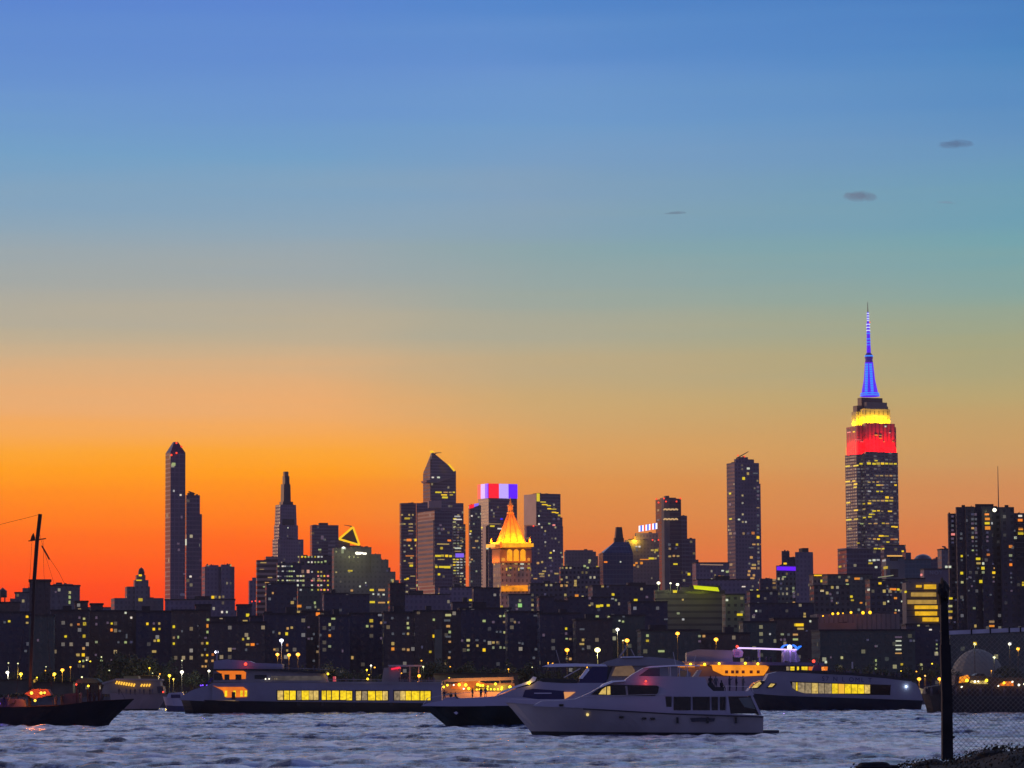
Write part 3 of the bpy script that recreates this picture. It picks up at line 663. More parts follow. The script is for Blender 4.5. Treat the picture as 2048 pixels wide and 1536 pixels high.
for k in range(4):
    for u in (0.0, 0.33, 0.67):
        p0 = base[k].lerp(base[(k + 1) % 4], u); p1 = topr[k].lerp(topr[(k + 1) % 4], u); mb = MB(); mb.bar(p0 + (p0 - cen).normalized() * 0.15, p1, 0.7, 0.4); mb.build('roof_rib', pmat('gold_rib', (0.45, 0.2, 0.03), 0.5), b.root)
def rotring(cx, cy, z, r, n=8): return [Vector((cx + r * math.cos(2*math.pi*k/n), cy + r * math.sin(2*math.pi*k/n), z)) for k in range(n)]
zA, zB, zC, zD, zE = [P(1021, y, 3010).z for y in (1027, 1020, 1012, 1005, 994)]
mb = MB(); mb.ring(rotring(cen.x, cen.y, zA, 3.4), rotring(cen.x, cen.y, zA + 1.2, 3.4)); mb.ring(rotring(cen.x, cen.y, zA + 1.2, 2.5), rotring(cen.x, cen.y, zC, 2.3))
mb.ring(rotring(cen.x, cen.y, zC, 3.2), rotring(cen.x, cen.y, zC + 1, 3.0)); mb.ring(rotring(cen.x, cen.y, zC + 1, 2.0), rotring(cen.x, cen.y, zD, 1.3)); mb.ring(rotring(cen.x, cen.y, zD, 1.0), rotring(cen.x, cen.y, zE, 0.15))
mb.build('lantern', goldp, b.root)
for q in (C, R, Lp):
    mb = MB(); c = cen + (q - cen) * 0.95
    mb.ring(rotring(c.x, c.y, zt, 1.2), rotring(c.x, c.y, zt + 2.0, 1.0)); mb.ring(rotring(c.x, c.y, zt + 2.0, 0.7), rotring(c.x, c.y, zt + 5.0, 0.1)); mb.build('pinnacle', goldp, b.root)
arch = emat('arch_glow', (255, 165, 10), 1.1, vary=0.25, scale=0.3)
for ax in (1018, 1031.2, 1044.5):
    pts = [(ax - 5, 1122), (ax - 5, 1103), (ax - 3, 1099.5), (ax, 1098.3), (ax + 3, 1099.5), (ax + 5, 1103), (ax + 5, 1122)]
    b.plate(list(reversed(pts)), arch, 'arch_window', off=1.6, thick=0.6, d=2999)
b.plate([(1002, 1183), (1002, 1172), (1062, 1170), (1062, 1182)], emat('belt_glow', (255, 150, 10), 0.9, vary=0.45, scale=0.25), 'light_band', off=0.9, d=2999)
b.plate([(981, 1096), (981, 1089), (999, 1087.5), (999, 1094)], emat('cornice_glow', (255, 175, 15), 1.0, vary=0.3, scale=0.3), 'light_band', off=4.5, thick=0.6, d=3012, face=(math.sin(b.th), -math.cos(b.th)))  # floodlit stone cornice painted as glowing panels
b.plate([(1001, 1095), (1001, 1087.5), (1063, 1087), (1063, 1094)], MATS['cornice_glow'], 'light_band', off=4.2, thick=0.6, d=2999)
nf = Vector((math.sin(b.th), -math.cos(b.th), 0)); nl = Vector((-math.cos(b.th), -math.sin(b.th), 0))
GOLDC = (255, 138, 0)
w = (R - C).length; dl = (Lp - C).length
mf = (C + R) / 2; ml = (C + Lp) / 2; mf.z = ml.z = zt + 1
arealight('floodlight', mf + nf * 3.5, Vector((cen.x, cen.y, ztp - 8)), GOLDC, 20000, w * 0.9, 1.0, b.root)
arealight('floodlight', ml + nl * 3.5, Vector((cen.x, cen.y, ztp - 8)), GOLDC, 20000, dl * 0.9, 1.0, b.root)
mf.z = ml.z = P(1020, 1125, 3000).z
arealight('floodlight', mf + nf * 3.0, mf + nf * 0.5 + Vector((0, 0, 14)), GOLDC, 2600, w * 0.9, 0.8, b.root)
arealight('floodlight', ml + nl * 3.0, ml + nl * 0.5 + Vector((0, 0, 14)), GOLDC, 4500, dl * 0.9, 0.8, b.root)
pointlight('floodlight', P(1023, 1030, 2982), GOLDC, 24000, 2.5, b.root); pointlight('floodlight', P(1014, 1060, 2974), GOLDC, 34000, 2.5, b.root)
# ---- terraced tower
b = Building('office_tower', 'beige sided tower with bright yellow terraces stepping down its dark front', 'skyscraper', 1085, 4100, 24)
t = b.tier(1048, 1074, 1121, 987, glass_dark); l = (-math.sin(b.th), math.cos(b.th))
b.plate([(1049, 1050), (1049, 990), (1073.5, 988), (1073.5, 1050)], beige_face, 'side_wall', off=0.8, d=4130, face=(-l[0], -l[1]))
b.tier(1074, 1076, 1125, 1034, glass_dark, dd=-3)
b = Building('apartment_tower', 'plain dark purple tower in front of the beige sided tower', 'skyscraper', 1090, 3300, 12)
b.tier(1050, 1053, 1126, 1052, facade('plum_busy', (0.15, 0.13, 0.19), (0.11,0.10,0.15), cw=3.4, ch=3.6, fw=0.5, fh=0.5, lit=0.10, dim=0.3))
beacons(b, [(1067, 1052)], r=1.0)
b = Building('office_building', 'low grey building with a curved parapet in the gap right of the plain purple tower', 'office building', 1160, 3400, 10)
b.tier(1128, 1130, 1192, 1103, grey_wall); b.tier(1130, 1132, 1186, 1100, grey_wall, dd=5); b.tier(1180, 1182, 1196, 1112, grey_wall, dd=10)
b = Building('apartment_block', 'grey purple block with clusters of pale windows below the curved parapet', 'apartment block', 1150, 2500, 10)
b.tier(1118, 1121, 1200, 1134, facade('pale_windows', (0.11, 0.10, 0.12), cw=3, ch=3.6, fw=0.5, fh=0.5, lit=0.16, dim=0.35))
b = Building('office_building', 'deep blue building with a sloping roof and a dark cupola', 'office building', 1235, 2900, 16)
b.tier(1198, 1206, 1266, 1108, blue_glass, dd=0)
C, R, Bk, Lp, zb, zt = b.tier(1200, 1206, 1266, 1106, blue_glass, ybot=1109, dd=1, look=False, part='cornice')
hi = [P(1229, 1084, 2915), P(1258, 1084, 2915), P(1258, 1084, 2935), P(1229, 1084, 2935)]
mb = MB(); mb.ring([C, R, Bk, Lp], hi); mb.build('roof', blue_glass, b.root)
b.tier(1227, 1229, 1248, 1076, bronze, ybot=1086, dd=18, part='cupola', look=False); b.tier(1231, 1233, 1244, 1054, bronze, ybot=1077, dd=20, part='cupola', look=False, taper=1.4)
b.plate([(1198.5, 1165), (1198.5, 1108), (1205.5, 1104), (1205.5, 1165)], beige_face, 'side_wall', off=0.8, d=2915, face=(math.sin(b.th), -math.cos(b.th)))
# ---- sign building and lit wave tower
b = Building('office_building', 'grey building with a small golden dome and a tilted striped lit sign on its roof', 'office building', 1285, 3100, 12)
b.tier(1249, 1252, 1318, 1080, grey_wall); b.tier(1270, 1272, 1316, 1066, plum_wall, dd=5)
mb = MB(); mb.ball(P(1273, 1077, 3110), 3.6, 12, 8); mb.build('dome', goldp, b.root)
pointlight('floodlight', P(1271, 1080, 3098), (255, 200, 40), 9000, 0.6, b.root)
cols = [('sw', (245,245,255)), ('sb', (80,110,235)), ('sw', 0), ('sr', (255,70,40)), ('sw', 0), ('sb', 0), ('sw', 0), ('sr', 0), ('sw', 0), ('sb', 0), ('sw', 0)]
emat('sw', (250, 245, 255), 1.3); emat('sb', (70, 100, 235), 1.1); emat('sr', (255, 80, 50), 1.1)
n = len(cols)
for i, (m, _) in enumerate(cols):
    xa = 1276 + 37 * i / n; xb = 1276 + 37 * (i + 1) / n; ya = 1052 - 6 * (xa - 1276) / 37; yb = 1052 - 6 * (xb - 1276) / 37
    b.plate([(xa, ya + 12), (xa, ya), (xb, yb), (xb, yb + 12)][::-1] and [(xa, ya + 12), (xb, yb + 12), (xb, yb), (xa, ya)], MATS[m], 'sign_panel', off=3, d=3100)
beacons(b, [(1305, 1080), (1317, 1080)], r=1.0)
b = Building('office_tower', 'tower with two zigzag bands of light and a row of red roof beacons', 'skyscraper', 1340, 3500, 16)
b.tier(1311, 1328, 1362, 997, facade('wave_tower', (0.15, 0.14, 0.15), (0.05, 0.045, 0.08), cw=30, ch=4, fw=0.6, fh=0.9, lit=0.01, dim=0.2)); b.tier(1340, 1342, 1374, 1031, glass_dark, dd=5); b.tier(1350, 1352, 1391, 1077, glass_dark, dd=8); b.tier(1360, 1362, 1397, 1119, glass_dark, dd=12)
b.roofbox(b.tier(1320, 1328, 1352, 995, steel, ybot=998, dd=4, look=False, part='roof_rim'), 0.2, 0.5, 0.2, 0.6, 2, steel)
beacons(b, [(1313, 998), (1328, 997), (1361, 997), (1317, 1005), (1332, 1003), (1353, 1003)], r=1.1)
zig = emat('zigzag_light', (225, 180, 120), 0.9)
for y0 in (1017.5, 1037):
    mb = MB(); pr = None
    for k in range(9):
        q = P(1327 + k * 3.6, y0 + (2.6 if k % 2 == 0 else 0), 3494)
        if pr is not None: mb.bar(pr, q, 1.4)
        pr = q
    mb.build('light_band', zig, b.root)
b, t = block('o', 'low dark office block with a thin lit parapet between two towers', 1392, 1458, 1126, 2900, plum_wall, 8, house=False, cat='office building', name='office_building')
b.plate([(1400, 1130), (1400, 1128), (1446, 1129), (1446, 1131)][::-1], emat('pale_line', (190, 150, 120), 0.6), 'light_band', d=2890)
# ---- tall dark tower with crane
b = Building('residential_tower', 'tall plain dark tower with a crane jib on its roof, left of the blue spire', 'skyscraper', 1487, 3400, 22)
dt = facade('crane_tower', (0.16, 0.14, 0.19), (0.11, 0.10, 0.15), cw=3.4, ch=3.8, fw=0.6, fh=0.5, lit=0.04, dim=0.3)
t = b.tier(1453, 1469, 1518, 925, dt); b.tier(1468, 1471, 1508, 918, dt, dd=4, depth=14); b.tier(1474, 1477, 1496, 914, dt, dd=6, depth=10); b.tier(1495, 1496, 1521, 967, dt, dd=6)
crane(b, 1478, 914, (1497, 903), (1479, 920)); beacons(b, [(1476, 911), (1489, 913)], r=1.0)
b = Building('apartment_block', 'dark block beside the foot of the crane topped tower with a pale lit strip', 'apartment block', 1530, 2500, 10)
b.tier(1518, 1520, 1545, 1157, navy_brick); b.tier(1542, 1543, 1555, 1158, facade('pale_strip', (0.25, 0.2, 0.15), cw=5, ch=3.4, fw=0.8, fh=0.5, lit=0.6, dim=0.5, cols=((230,180,90),(230,190,120))), dd=3)
b = Building('apartment_tower', 'dark block with a battlement like notch, right of the purple neon band', 'apartment block', 1600, 2600, 8)
b.tier(1563, 1564, 1579, 1102, navy_brick); b.tier(1577, 1577, 1592, 1114, navy_brick, dd=2); t = b.tier(1590, 1591, 1626, 1104, plum_wall, dd=-2)
b.tier(1604, 1604.5, 1617, 1096, roofm, ybot=1104, dd=8, part='roof_house', look=False)
b = Building('apartment_block', 'block crowned with a glowing purple neon band', 'apartment block', 1572, 2450, 8)
b.tier(1552, 1553, 1590, 1131, facade('green_busy', (0.10, 0.12, 0.11), cw=3, ch=3.6, fw=0.5, fh=0.5, lit=0.2, dim=0.3))
b.plate([(1553.5, 1140.5), (1591, 1141.5), (1591, 1133.5), (1553.5, 1133)], emat('neon_purple', (105, 20, 250), 1.1), 'neon_band', d=2449, off=0.8)
b, t = block('o', 'grey brown building edged along its roof with a bright yellow line', 1626, 1668, 1150, 2400, facade('grey_busy', (0.15, 0.13, 0.125), cw=3, ch=3.6, fw=0.5, fh=0.5, lit=0.15, dim=0.35), 8, house=False, cat='office building', name='office_building')
b.plate([(1628, 1152), (1664, 1152), (1664, 1149.5), (1628, 1149.5)], emat('yellow_light_band', (255, 200, 10), 1.1), 'light_band', d=2399)
# ---- the great art deco tower
b = Building('art_deco_skyscraper', 'tallest art deco tower with a blue lit spire above yellow and red floodlit floors', 'skyscraper', 1745, 4000, 24)
ESB = b
t0 = b.tier(1690, 1713, 1795, 908, deco_wall)
t1 = b.tier(1712, 1731, 1795.5, 904, deco_wall, dd=-4)
b.tier(1675, 1693, 1812, 1096, plum_wall, dd=-14)
stone = facade('deco_stone', (0.24, 0.13, 0.12), (0.10, 0.09, 0.09), cw=5.2, ch=60, fw=0.35, fh=1.0, lit=0.0)
stone2 = facade('deco_stone_top', (0.33, 0.30, 0.24), (0.10, 0.09, 0.09), cw=6, ch=8, fw=0.25, fh=0.6, lit=0.0)
rA = b.tier(1692.5, 1714, 1792, 852, stone, ybot=909, dd=3); rB = b.tier(1716, 1732, 1789.5, 846, stone, ybot=904, dd=-0.5)
yA = b.tier(1703, 1712, 1779, 823, stone2, ybot=852, dd=10); yB = b.tier(1720, 1727, 1780, 817, stone2, ybot=847, dd=6)
b.tier(1706, 1714, 1776, 811, bronze, ybot=824, dd=12, look=False); b.tier(1727, 1733, 1774, 804, pmat('deco_parapet', (0.2, 0.19, 0.17), 0.7), ybot=818, dd=10, look=False)
b.tier(1715, 1723, 1765, 795, bronze, ybot=812, dd=16, part='spire_base', look=False)
dS = 4030
def zz(y): return P(1740, y, dS).z
def cxy(x, y): p = P(x, y, dS); return p.x, p.y
def seg(mb, xc0, y0, r0_, xc1, y1, r1_, n=12, cap=True):
    s = mpp(dS); a = cxy(xc0, y0); c = cxy(xc1, y1)
    mb.ring([Vector((a[0] + r0_ * s * math.cos(2*math.pi*k/n), a[1] + r0_ * s * math.sin(2*math.pi*k/n), zz(y0))) for k in range(n)],
            [Vector((c[0] + r1_ * s * math.cos(2*math.pi*k/n), c[1] + r1_ * s * math.sin(2*math.pi*k/n), zz(y1))) for k in range(n)], cap)
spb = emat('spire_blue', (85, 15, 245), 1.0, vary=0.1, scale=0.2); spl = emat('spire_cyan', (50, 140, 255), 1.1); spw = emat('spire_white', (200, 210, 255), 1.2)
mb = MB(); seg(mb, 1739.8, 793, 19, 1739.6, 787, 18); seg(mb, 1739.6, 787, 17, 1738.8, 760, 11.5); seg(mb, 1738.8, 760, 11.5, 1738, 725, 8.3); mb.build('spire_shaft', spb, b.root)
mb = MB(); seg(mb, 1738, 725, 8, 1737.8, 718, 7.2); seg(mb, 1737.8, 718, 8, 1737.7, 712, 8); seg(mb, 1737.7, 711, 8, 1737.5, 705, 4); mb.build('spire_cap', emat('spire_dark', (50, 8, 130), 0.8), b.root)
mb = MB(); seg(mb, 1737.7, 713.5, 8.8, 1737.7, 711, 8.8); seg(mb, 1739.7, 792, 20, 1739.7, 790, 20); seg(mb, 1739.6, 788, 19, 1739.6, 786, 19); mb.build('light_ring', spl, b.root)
for k in range(13):
    y = 729 + k * 4.7; w_ = 7 + (y - 725) * 0.085
    for sx in (-0.62, 0.42):
        mb = MB(); cx = 1738 + (y - 725) * 0.027 + sx * w_ * 1.0; q = P(cx, y, dS - 8.3 * mpp(dS) * (1.05 + (y - 725) / 55))
        mb.box(q.x - 1.6, q.x + 1.6, q.y - 1, q.y + 1, q.z - 1.0, q.z + 1.0); mb.build('window', spl, b.root)
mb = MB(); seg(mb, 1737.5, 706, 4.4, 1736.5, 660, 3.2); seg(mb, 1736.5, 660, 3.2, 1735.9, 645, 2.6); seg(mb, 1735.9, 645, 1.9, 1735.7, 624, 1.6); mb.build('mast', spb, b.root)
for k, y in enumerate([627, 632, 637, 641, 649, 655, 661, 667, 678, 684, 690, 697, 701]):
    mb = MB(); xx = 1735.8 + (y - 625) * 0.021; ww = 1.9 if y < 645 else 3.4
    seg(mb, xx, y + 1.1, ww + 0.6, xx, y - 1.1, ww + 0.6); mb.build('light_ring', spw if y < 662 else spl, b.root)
mb = MB(); seg(mb, 1735.7, 624, 1.0, 1735.2, 604, 0.35, 6); mb.build('antenna', steel, b.root)
beacons(b, [(1739.5, 644.5)], dS - 4, r=0.8)
nf = Vector((math.sin(b.th), -math.cos(b.th), 0)); nl = Vector((-math.cos(b.th), -math.sin(b.th), 0))
def washer(t, zb_y, height, rgb, power, off=4.0):
    C, R, Bk, Lp, zb, zt = t
    for A_, B_, nn in ((C, R, nf), (Lp, C, nl)):
        w = (B_ - A_).length; m = (A_ + B_) / 2; m.z = zb + 1.0
        arealight('floodlight', m + nn * off, m + nn * 0.0 + Vector((0, 0, height)), rgb, power * w, w * 0.95, 1.2, b.root)
washer(rA, 909, 16, (255, 0, 0), 2900, 3.0); washer(rB, 904, 16, (255, 0, 0), 3600, 3.0)
washer(yA, 852, 14, (255, 200, 0), 760, 3.0); washer(yB, 847, 14, (255, 200, 0), 1000, 3.0)
# ---- around its foot
b, t = block('o', 'dark violet block under the left foot of the art deco tower', 1676, 1770, 1100, 3000, glass_dark, 8, xc=1693, house=False, cat='office building', name='office_building')
b, t = block('o', 'violet block with a thin yellow roof line at the art deco tower right foot', 1768, 1811, 1091, 2950, glass_dark, 8, house=False, cat='office building', name='office_building')
b.plate([(1774, 1113), (1808, 1113), (1808, 1110.5), (1774, 1110.5)], emat('amber_line', (255, 190, 90), 0.9), 'light_band', d=2949)
b, t = block('o', 'grey panelled box building below the thin yellow roof line', 1772, 1809, 1116, 2500, facade('panel_grey', (0.16, 0.165, 0.18), cw=12, ch=12, fw=0.5, fh=0.5, lit=0.0), 8, house=False, cat='office building', name='office_building')
b, t = block('o', 'teal tinted glass block in the low gap right of the art deco tower', 1809, 1862, 1120, 2700, teal_glass, 6, house=False, cat='office building', name='office_building')
b.tier(1811, 1811, 1822, 1105, blue_glass, dd=4)
b, t = block('o', 'low blue building with a rounded roof on the skyline right of the art deco tower', 1822, 1892, 1120, 3100, blue_glass, 6, house=False, cat='office building', name='office_building')
mb = MB(); c = P(1846, 1122, 3110); mb.ball(c, 8.5, 16, 8, 0.75); mb.build('dome', blue_glass, b.root)
b.tier(1872, 1872, 1893, 1116, blue_glass, dd=6)
b, t = block('o', 'slim grey block with a small crane beside the big dark apartment tower', 1883, 1912, 1099, 2300, grey_wall, 6, house=False, cat='office building', name='office_building')
crane(b, 1889, 1094, (1884, 1093), (1893, 1099))
b, t = block('o', 'mauve grey building with large faint letters on its upper wall', 1848, 1908, 1139, 2100, pmat('mauve_render', (0.20, 0.165, 0.20), 0.8, noise=0.12, nscale=0.1), 4, house=False, cat='office building', name='office_building')
cu = bpy.data.curves.new('sign_letters', 'FONT'); cu.body = 'NOY'; cu.extrude = 0.15; cu.size = 3.3; cu.space_character = 1.25
to = bpy.data.objects.new('sign_letters', cu); COL.objects.link(to); to.parent = b.root
p = P(1859, 1149, 2098.5); to.location = p - b.root.matrix_world.translation; to.rotation_euler = (math.radians(90), 0, math.radians(4)); tomesh(to, pmat('pale_letter', (0.36, 0.34, 0.42), 0.7))
b, t = block('b', 'pinkish low office building below the teal glass block', 1812, 1850, 1158, 1950, pmat('pink_render', (0.20, 0.16, 0.155), 0.8, noise=0.15, nscale=0.1), 4, house=False, cat='office building', name='office_building')
# garage with bright decks
b = Building('parking_garage', 'parking garage with six glowing yellow decks stacked in front of the mauve building', 'garage', 1845, 1700, 3)
t = b.tier(1812, 1812, 1883, 1165, pmat('garage_concrete', (0.19, 0.165, 0.155), 0.8, noise=0.2, nscale=0.2))
deck = emat('deck_glow', (250, 190, 30), 0.85, vary=0.3, scale=0.35); deck2 = emat('deck_glow_dim', (215, 170, 80), 0.6, vary=0.3, scale=0.35)
for x0, x1, y0, y1, m in ((1832,1843,1170,1175,deck),(1848,1872,1169,1178,deck),(1822,1872,1185,1193,deck2),(1815,1873,1200,1208,deck2),(1829,1875,1211,1218,deck),(1830,1874,1223,1231,deck),(1845,1877,1235,1243,deck)):
    b.plate([(x0, y1), (x1, y1), (x1, y0), (x0, y0)], m, 'lit_deck', d=1699, off=0.4)
for yy in (1181, 1196.5, 1209.5, 1220.5, 1233):
    b.plate([(1813, yy + 1), (1882, yy + 0.2), (1882, yy - 1.2), (1813, yy - 0.4)], pmat('slab_edge', (0.05, 0.045, 0.05), 0.8), 'deck_slab', d=1699, off=1.0, thick=0.9)
# ---- the big dark apartment tower
b = Building('apartment_tower', 'huge dark apartment tower with a roof antenna at the right edge', 'apartment tower', 1970, 1600, 6)
bt = facade('big_tower', (0.055, 0.052, 0.07), cw=3.6, ch=2.9, fw=0.4, fh=0.5, lit=0.10, dim=0.22, cols=((150,150,165),(170,165,150)))
b.tier(1895, 1897, 1914, 1027, bt, dd=6); t = b.tier(1911, 1913, 2028, 1014, bt, depth=20); b.tier(1930, 1931, 1948, 1013, bt, dd=-2.5, depth=10); b.tier(1962, 1963, 1985, 1013, bt, dd=-2.5, depth=10)
b.tier(2000, 2001, 2027, 1014, bt, dd=-4, depth=10); b.tier(2026, 2027, 2075, 1026, bt, dd=2, depth=20)
b.tier(1950, 1951, 1987, 1008, roofm, ybot=1014, dd=5, part='roof_house', look=False, depth=10)
b.tier(1923, 1924, 1930, 1010, roofm, ybot=1014, dd=5, part='roof_house', look=False, depth=6); b.tier(2009, 2010, 2017, 1010, roofm, ybot=1014, dd=5, part='roof_house', look=False, depth=6)
mb = MB(); mb.bar(P(1997, 1014, 1606), P(1995.5, 932, 1606), 0.45, 0.2); mb.build('antenna', steel, b.root)
mb = MB(); mb.ball(P(1989, 1020, 1592), 0.9, 8, 5); mb.build('floodlight', emat('flood_white', (255, 250, 215), 2.5), b.root)
pointlight('floodlight_lamp', P(1989, 1024, 1591), (230, 240, 170), 500, 0.5, b.root)
for k in range(9):
    x = 2030; y = 1036 + k * 9.6
    b.plate([(x, y + 2), (x + 30, y + 1.6), (x + 30, y + 0.4), (x, y + 0.8)], pmat('balcony_slab', (0.12, 0.11, 0.12), 0.8), 'balcony', d=1600, off=1.4, thick=1.2)
# ---- floodlit low roof, pale green block and neighbours
b = Building('office_building', 'dark ribbed building with a glowing yellow green roof edge', 'office building', 1390, 1900, 7)
rb = facade('ribbed', (0.12, 0.105, 0.095), (0.06, 0.055, 0.055), cw=200, ch=3.6, fw=1, fh=0.35, lit=0.0)
b.tier(1308, 1310, 1450, 1180, rb); b.tier(1360, 1362, 1442, 1174, rb, dd=4)
b.tier(1378, 1379, 1440, 1171, roofm, ybot=1175, dd=-2, part='roof_edge', look=False, depth=10)
b.plate([(1388, 1178), (1437, 1183), (1434, 1175), (1386, 1171)], emat('lime_glow', (215, 225, 0), 0.95, vary=0.15, scale=0.1), 'light_band', d=1898, off=2.5, thick=1.5)
arealight('floodlight', P(1412, 1180, 1888), P(1412, 1200, 1900), (190, 200, 20), 700, 12, 1.5, b.root)
for x, y, r in ((1317, 1166, 3.6), (1341, 1166.5, 2.0), (1355, 1169, 3.2)):
    mb = MB(); mb.ball(P(x, y, 1890), r * mpp(1890), 8, 5, 0.8); mb.build('floodlight', emat('flood_white', (255, 250, 215), 2.5), b.root)
    mb = MB(); mb.bar(P(x, y + 3, 1893), P(x, 1182, 1893), 0.35); mb.build('pole', steel, b.root)
    pointlight('floodlight_lamp', P(x, y + 4, 1888), (235, 245, 160), 350 * r, 0.5, b.root)
b, t = block('b', 'pale olive block with small dark square windows, floodlit from its roof', 1451, 1489, 1190, 1650, facade('olive_wall', (0.19, 0.20, 0.13), (0.04, 0.045, 0.035), cw=3.2, ch=3.4, fw=0.45, fh=0.4, lit=0.03, dim=0.3), 5, house=False)
arealight('floodlight', P(1462, 1183, 1640), P(1464, 1215, 1649), (200, 210, 60), 260, 6, 1.0, b.root)
block('b', 'navy slab behind the purple neon block, unlit, wide', 1500, 1556, 1183, 2000, navy_brick, 6, house=False)
block('b', 'wide unlit navy block above the lilac lit party boat', 1500, 1628, 1208, 1800, navy_brick, 6, house=False)
block('b', 'low greenish block with a bright yellow window box', 1486, 1552, 1245, 1500, green_brick, 5, house=False)
block('b', 'brown block holding one wide yellow window above the party boat', 1548, 1636, 1238, 1520, brown_brick, 5, house=False)
b = Building('hospital_building', 'long low ribbed concrete building with a row of orange lamps along its roof', 'hospital', 1700, 1560, 3)
t = b.tier(1634, 1634, 1800, 1228, facade('ribbed_concrete', (0.20, 0.185, 0.17), (0.13, 0.12, 0.115), cw=2.2, ch=400, fw=0.35, fh=1.0, lit=0.0))
b.tier(1634, 1634, 1712, 1246, pmat('plain_concrete', (0.19, 0.17, 0.15), 0.85, noise=0.2, nscale=0.1), dd=-4, depth=10)
for x, y, r in ((1646,1232,1.6),(1665.5,1227.5,2.6),(1676,1227,2.6),(1686,1226.5,1.4),(1702,1225,2.6),(1726,1225.5,3.4),(1740,1225,3.4)):
    mb = MB(); mb.ball(P(x, y, 1552), r * mpp(1552), 8, 5); mb.build('roof_lamp', emat('orange_lamp', (255, 190, 30), 2.2), b.root)
    pointlight('roof_lamp_light', P(x, y + 1, 1548), (255, 100, 10), 45 * r, 0.5, b.root)
b, t = block('b', 'grey block with scattered small lights below the yellow roof line', 1628, 1700, 1172, 2050, facade('speckle', (0.10, 0.095, 0.095), cw=3.2, ch=3.4, fw=0.5, fh=0.5, lit=0.16, dim=0.3), 6, house=False)
b, t = block('b', 'dark green grey block under the left foot of the art deco tower', 1655, 1745, 1150, 2250, green_brick, 6, house=False)
b, t = block('b', 'dark block with rows of cream windows left of the glowing garage', 1740, 1815, 1160, 1900, facade('cream_rows', (0.08, 0.075, 0.09), cw=3.2, ch=3.4, fw=0.5, fh=0.5, lit=0.2, dim=0.3), 6, house=False)
b, t = block('b', 'wide greenish slab with a ladder of pale horizontal windows', 1640, 1830, 1262, 1380, green_brick, 3, house=False, depth=25)
b, t = block('b', 'dark navy block at the right behind the fence post', 1812, 1905, 1250, 1420, navy_brick, 3, house=False)
b, t = block('b', 'low dark block behind the white dome at the right edge', 1900, 2080, 1262, 1300, green_brick, 3, house=False)
# ---- middle dark row
block('b', 'brown block with a tall pale greenish wall panel', 829, 884, 1223, 1400, brown_brick, 4)
bb = Building('wall_panel_block', 'tall pale greenish stair tower on the front of the brown block', 'tower', 877, 1392, 4)
bb.tier(870, 870, 884, 1259, pmat('pale_green_wall', (0.17, 0.18, 0.13), 0.8, noise=0.12, nscale=0.2), depth=6, look=False)
block('b', 'narrow dark block with a full height column of lit windows', 884, 922, 1223, 1420, dark_brick, 5, house=False)
block('b', 'wide dark navy block behind the narrow block, topped by a long roof box', 905, 952, 1206, 1700, navy_brick, 5)
b, t = block('b', 'dark navy block directly below the flag crowned tower', 947, 1000, 1177, 2000, navy_brick, 5, house=False)
block('b', 'dark block below the golden tower with yellow and pale windows', 920, 1022, 1218, 1450, navy_brick, 5)
block('b', 'block with a green tinted cluster of windows right under the golden tower', 1018, 1062, 1190, 1900, grey_wall, 5, house=False)
block('b', 'dark block right of the golden tower with few faint windows', 1015, 1085, 1225, 1420, navy_brick, 5, house=False)
block('b', 'square navy block standing higher right of the golden tower', 1078, 1108, 1195, 1650, navy_brick, 5, house=False)
block('b', 'navy block between the square navy block and the yellow windowed block', 1104, 1138, 1203, 1680, navy_brick, 5, house=False)
block('b', 'dark block behind the small motor yacht hardtop', 1080, 1160, 1228, 1400, navy_brick, 5)
block('b', 'dark block with a bright row of yellow windows, right of centre', 1135, 1240, 1196, 1750, navy_brick, 5, house=False)
block('b', 'unlit dark block under the deep blue building', 1185, 1320, 1172, 2100, navy_brick, 5)
block('b', 'dark block behind the brightest street lamp', 1152, 1225, 1240, 1380, dark_brick, 5)
block('b', 'greenish block behind the tall floodlight pole', 1220, 1290, 1232, 1400, green_brick, 5, house=False)
block('b', 'navy block with one yellow and one white window over the yachts', 1262, 1335, 1205, 1600, navy_brick, 5, house=False)
block('b', 'greenish dark low block behind the large yacht roof', 1282, 1400, 1262, 1330, green_brick, 4)
block('b', 'brown low block behind the orange lit deck', 1395, 1500, 1268, 1340, brown_brick, 4)
block('b', 'violet block behind the twin glass slabs foot with an orange star like lamp', 800, 900, 1190, 2200, plum_wall, 5)
block('b', 'grey violet block under the dark striped tower', 880, 960, 1175, 2400, plum_wall, 5)
block('b', 'dim block in the gap right of the plain purple tower, many small windows', 1060, 1135, 1168, 2300, facade('dim_many', (0.085, 0.08, 0.10), cw=3.2, ch=3.4, fw=0.5, fh=0.5, lit=0.14, dim=0.3), 5)
block('b', 'dim block left of the crane topped tower, lit along its top', 1395, 1500, 1160, 2350, plum_wall, 5)
block('b', 'dark violet block in front of the stepped towers at the left', 330, 470, 1200, 2200, plum_wall, 5)
block('b', 'far grey violet block behind the brick row at the left', 150, 260, 1216, 2600, plum_wall, 5, house=False)
block('b', 'far dim block behind the brick row under the orange gap', 460, 560, 1222, 2700, plum_wall, 5, house=False)
block('b', 'dim block between the pale olive block and the navy slab', 1486, 1530, 1200, 2100, plum_wall, 5, house=False)

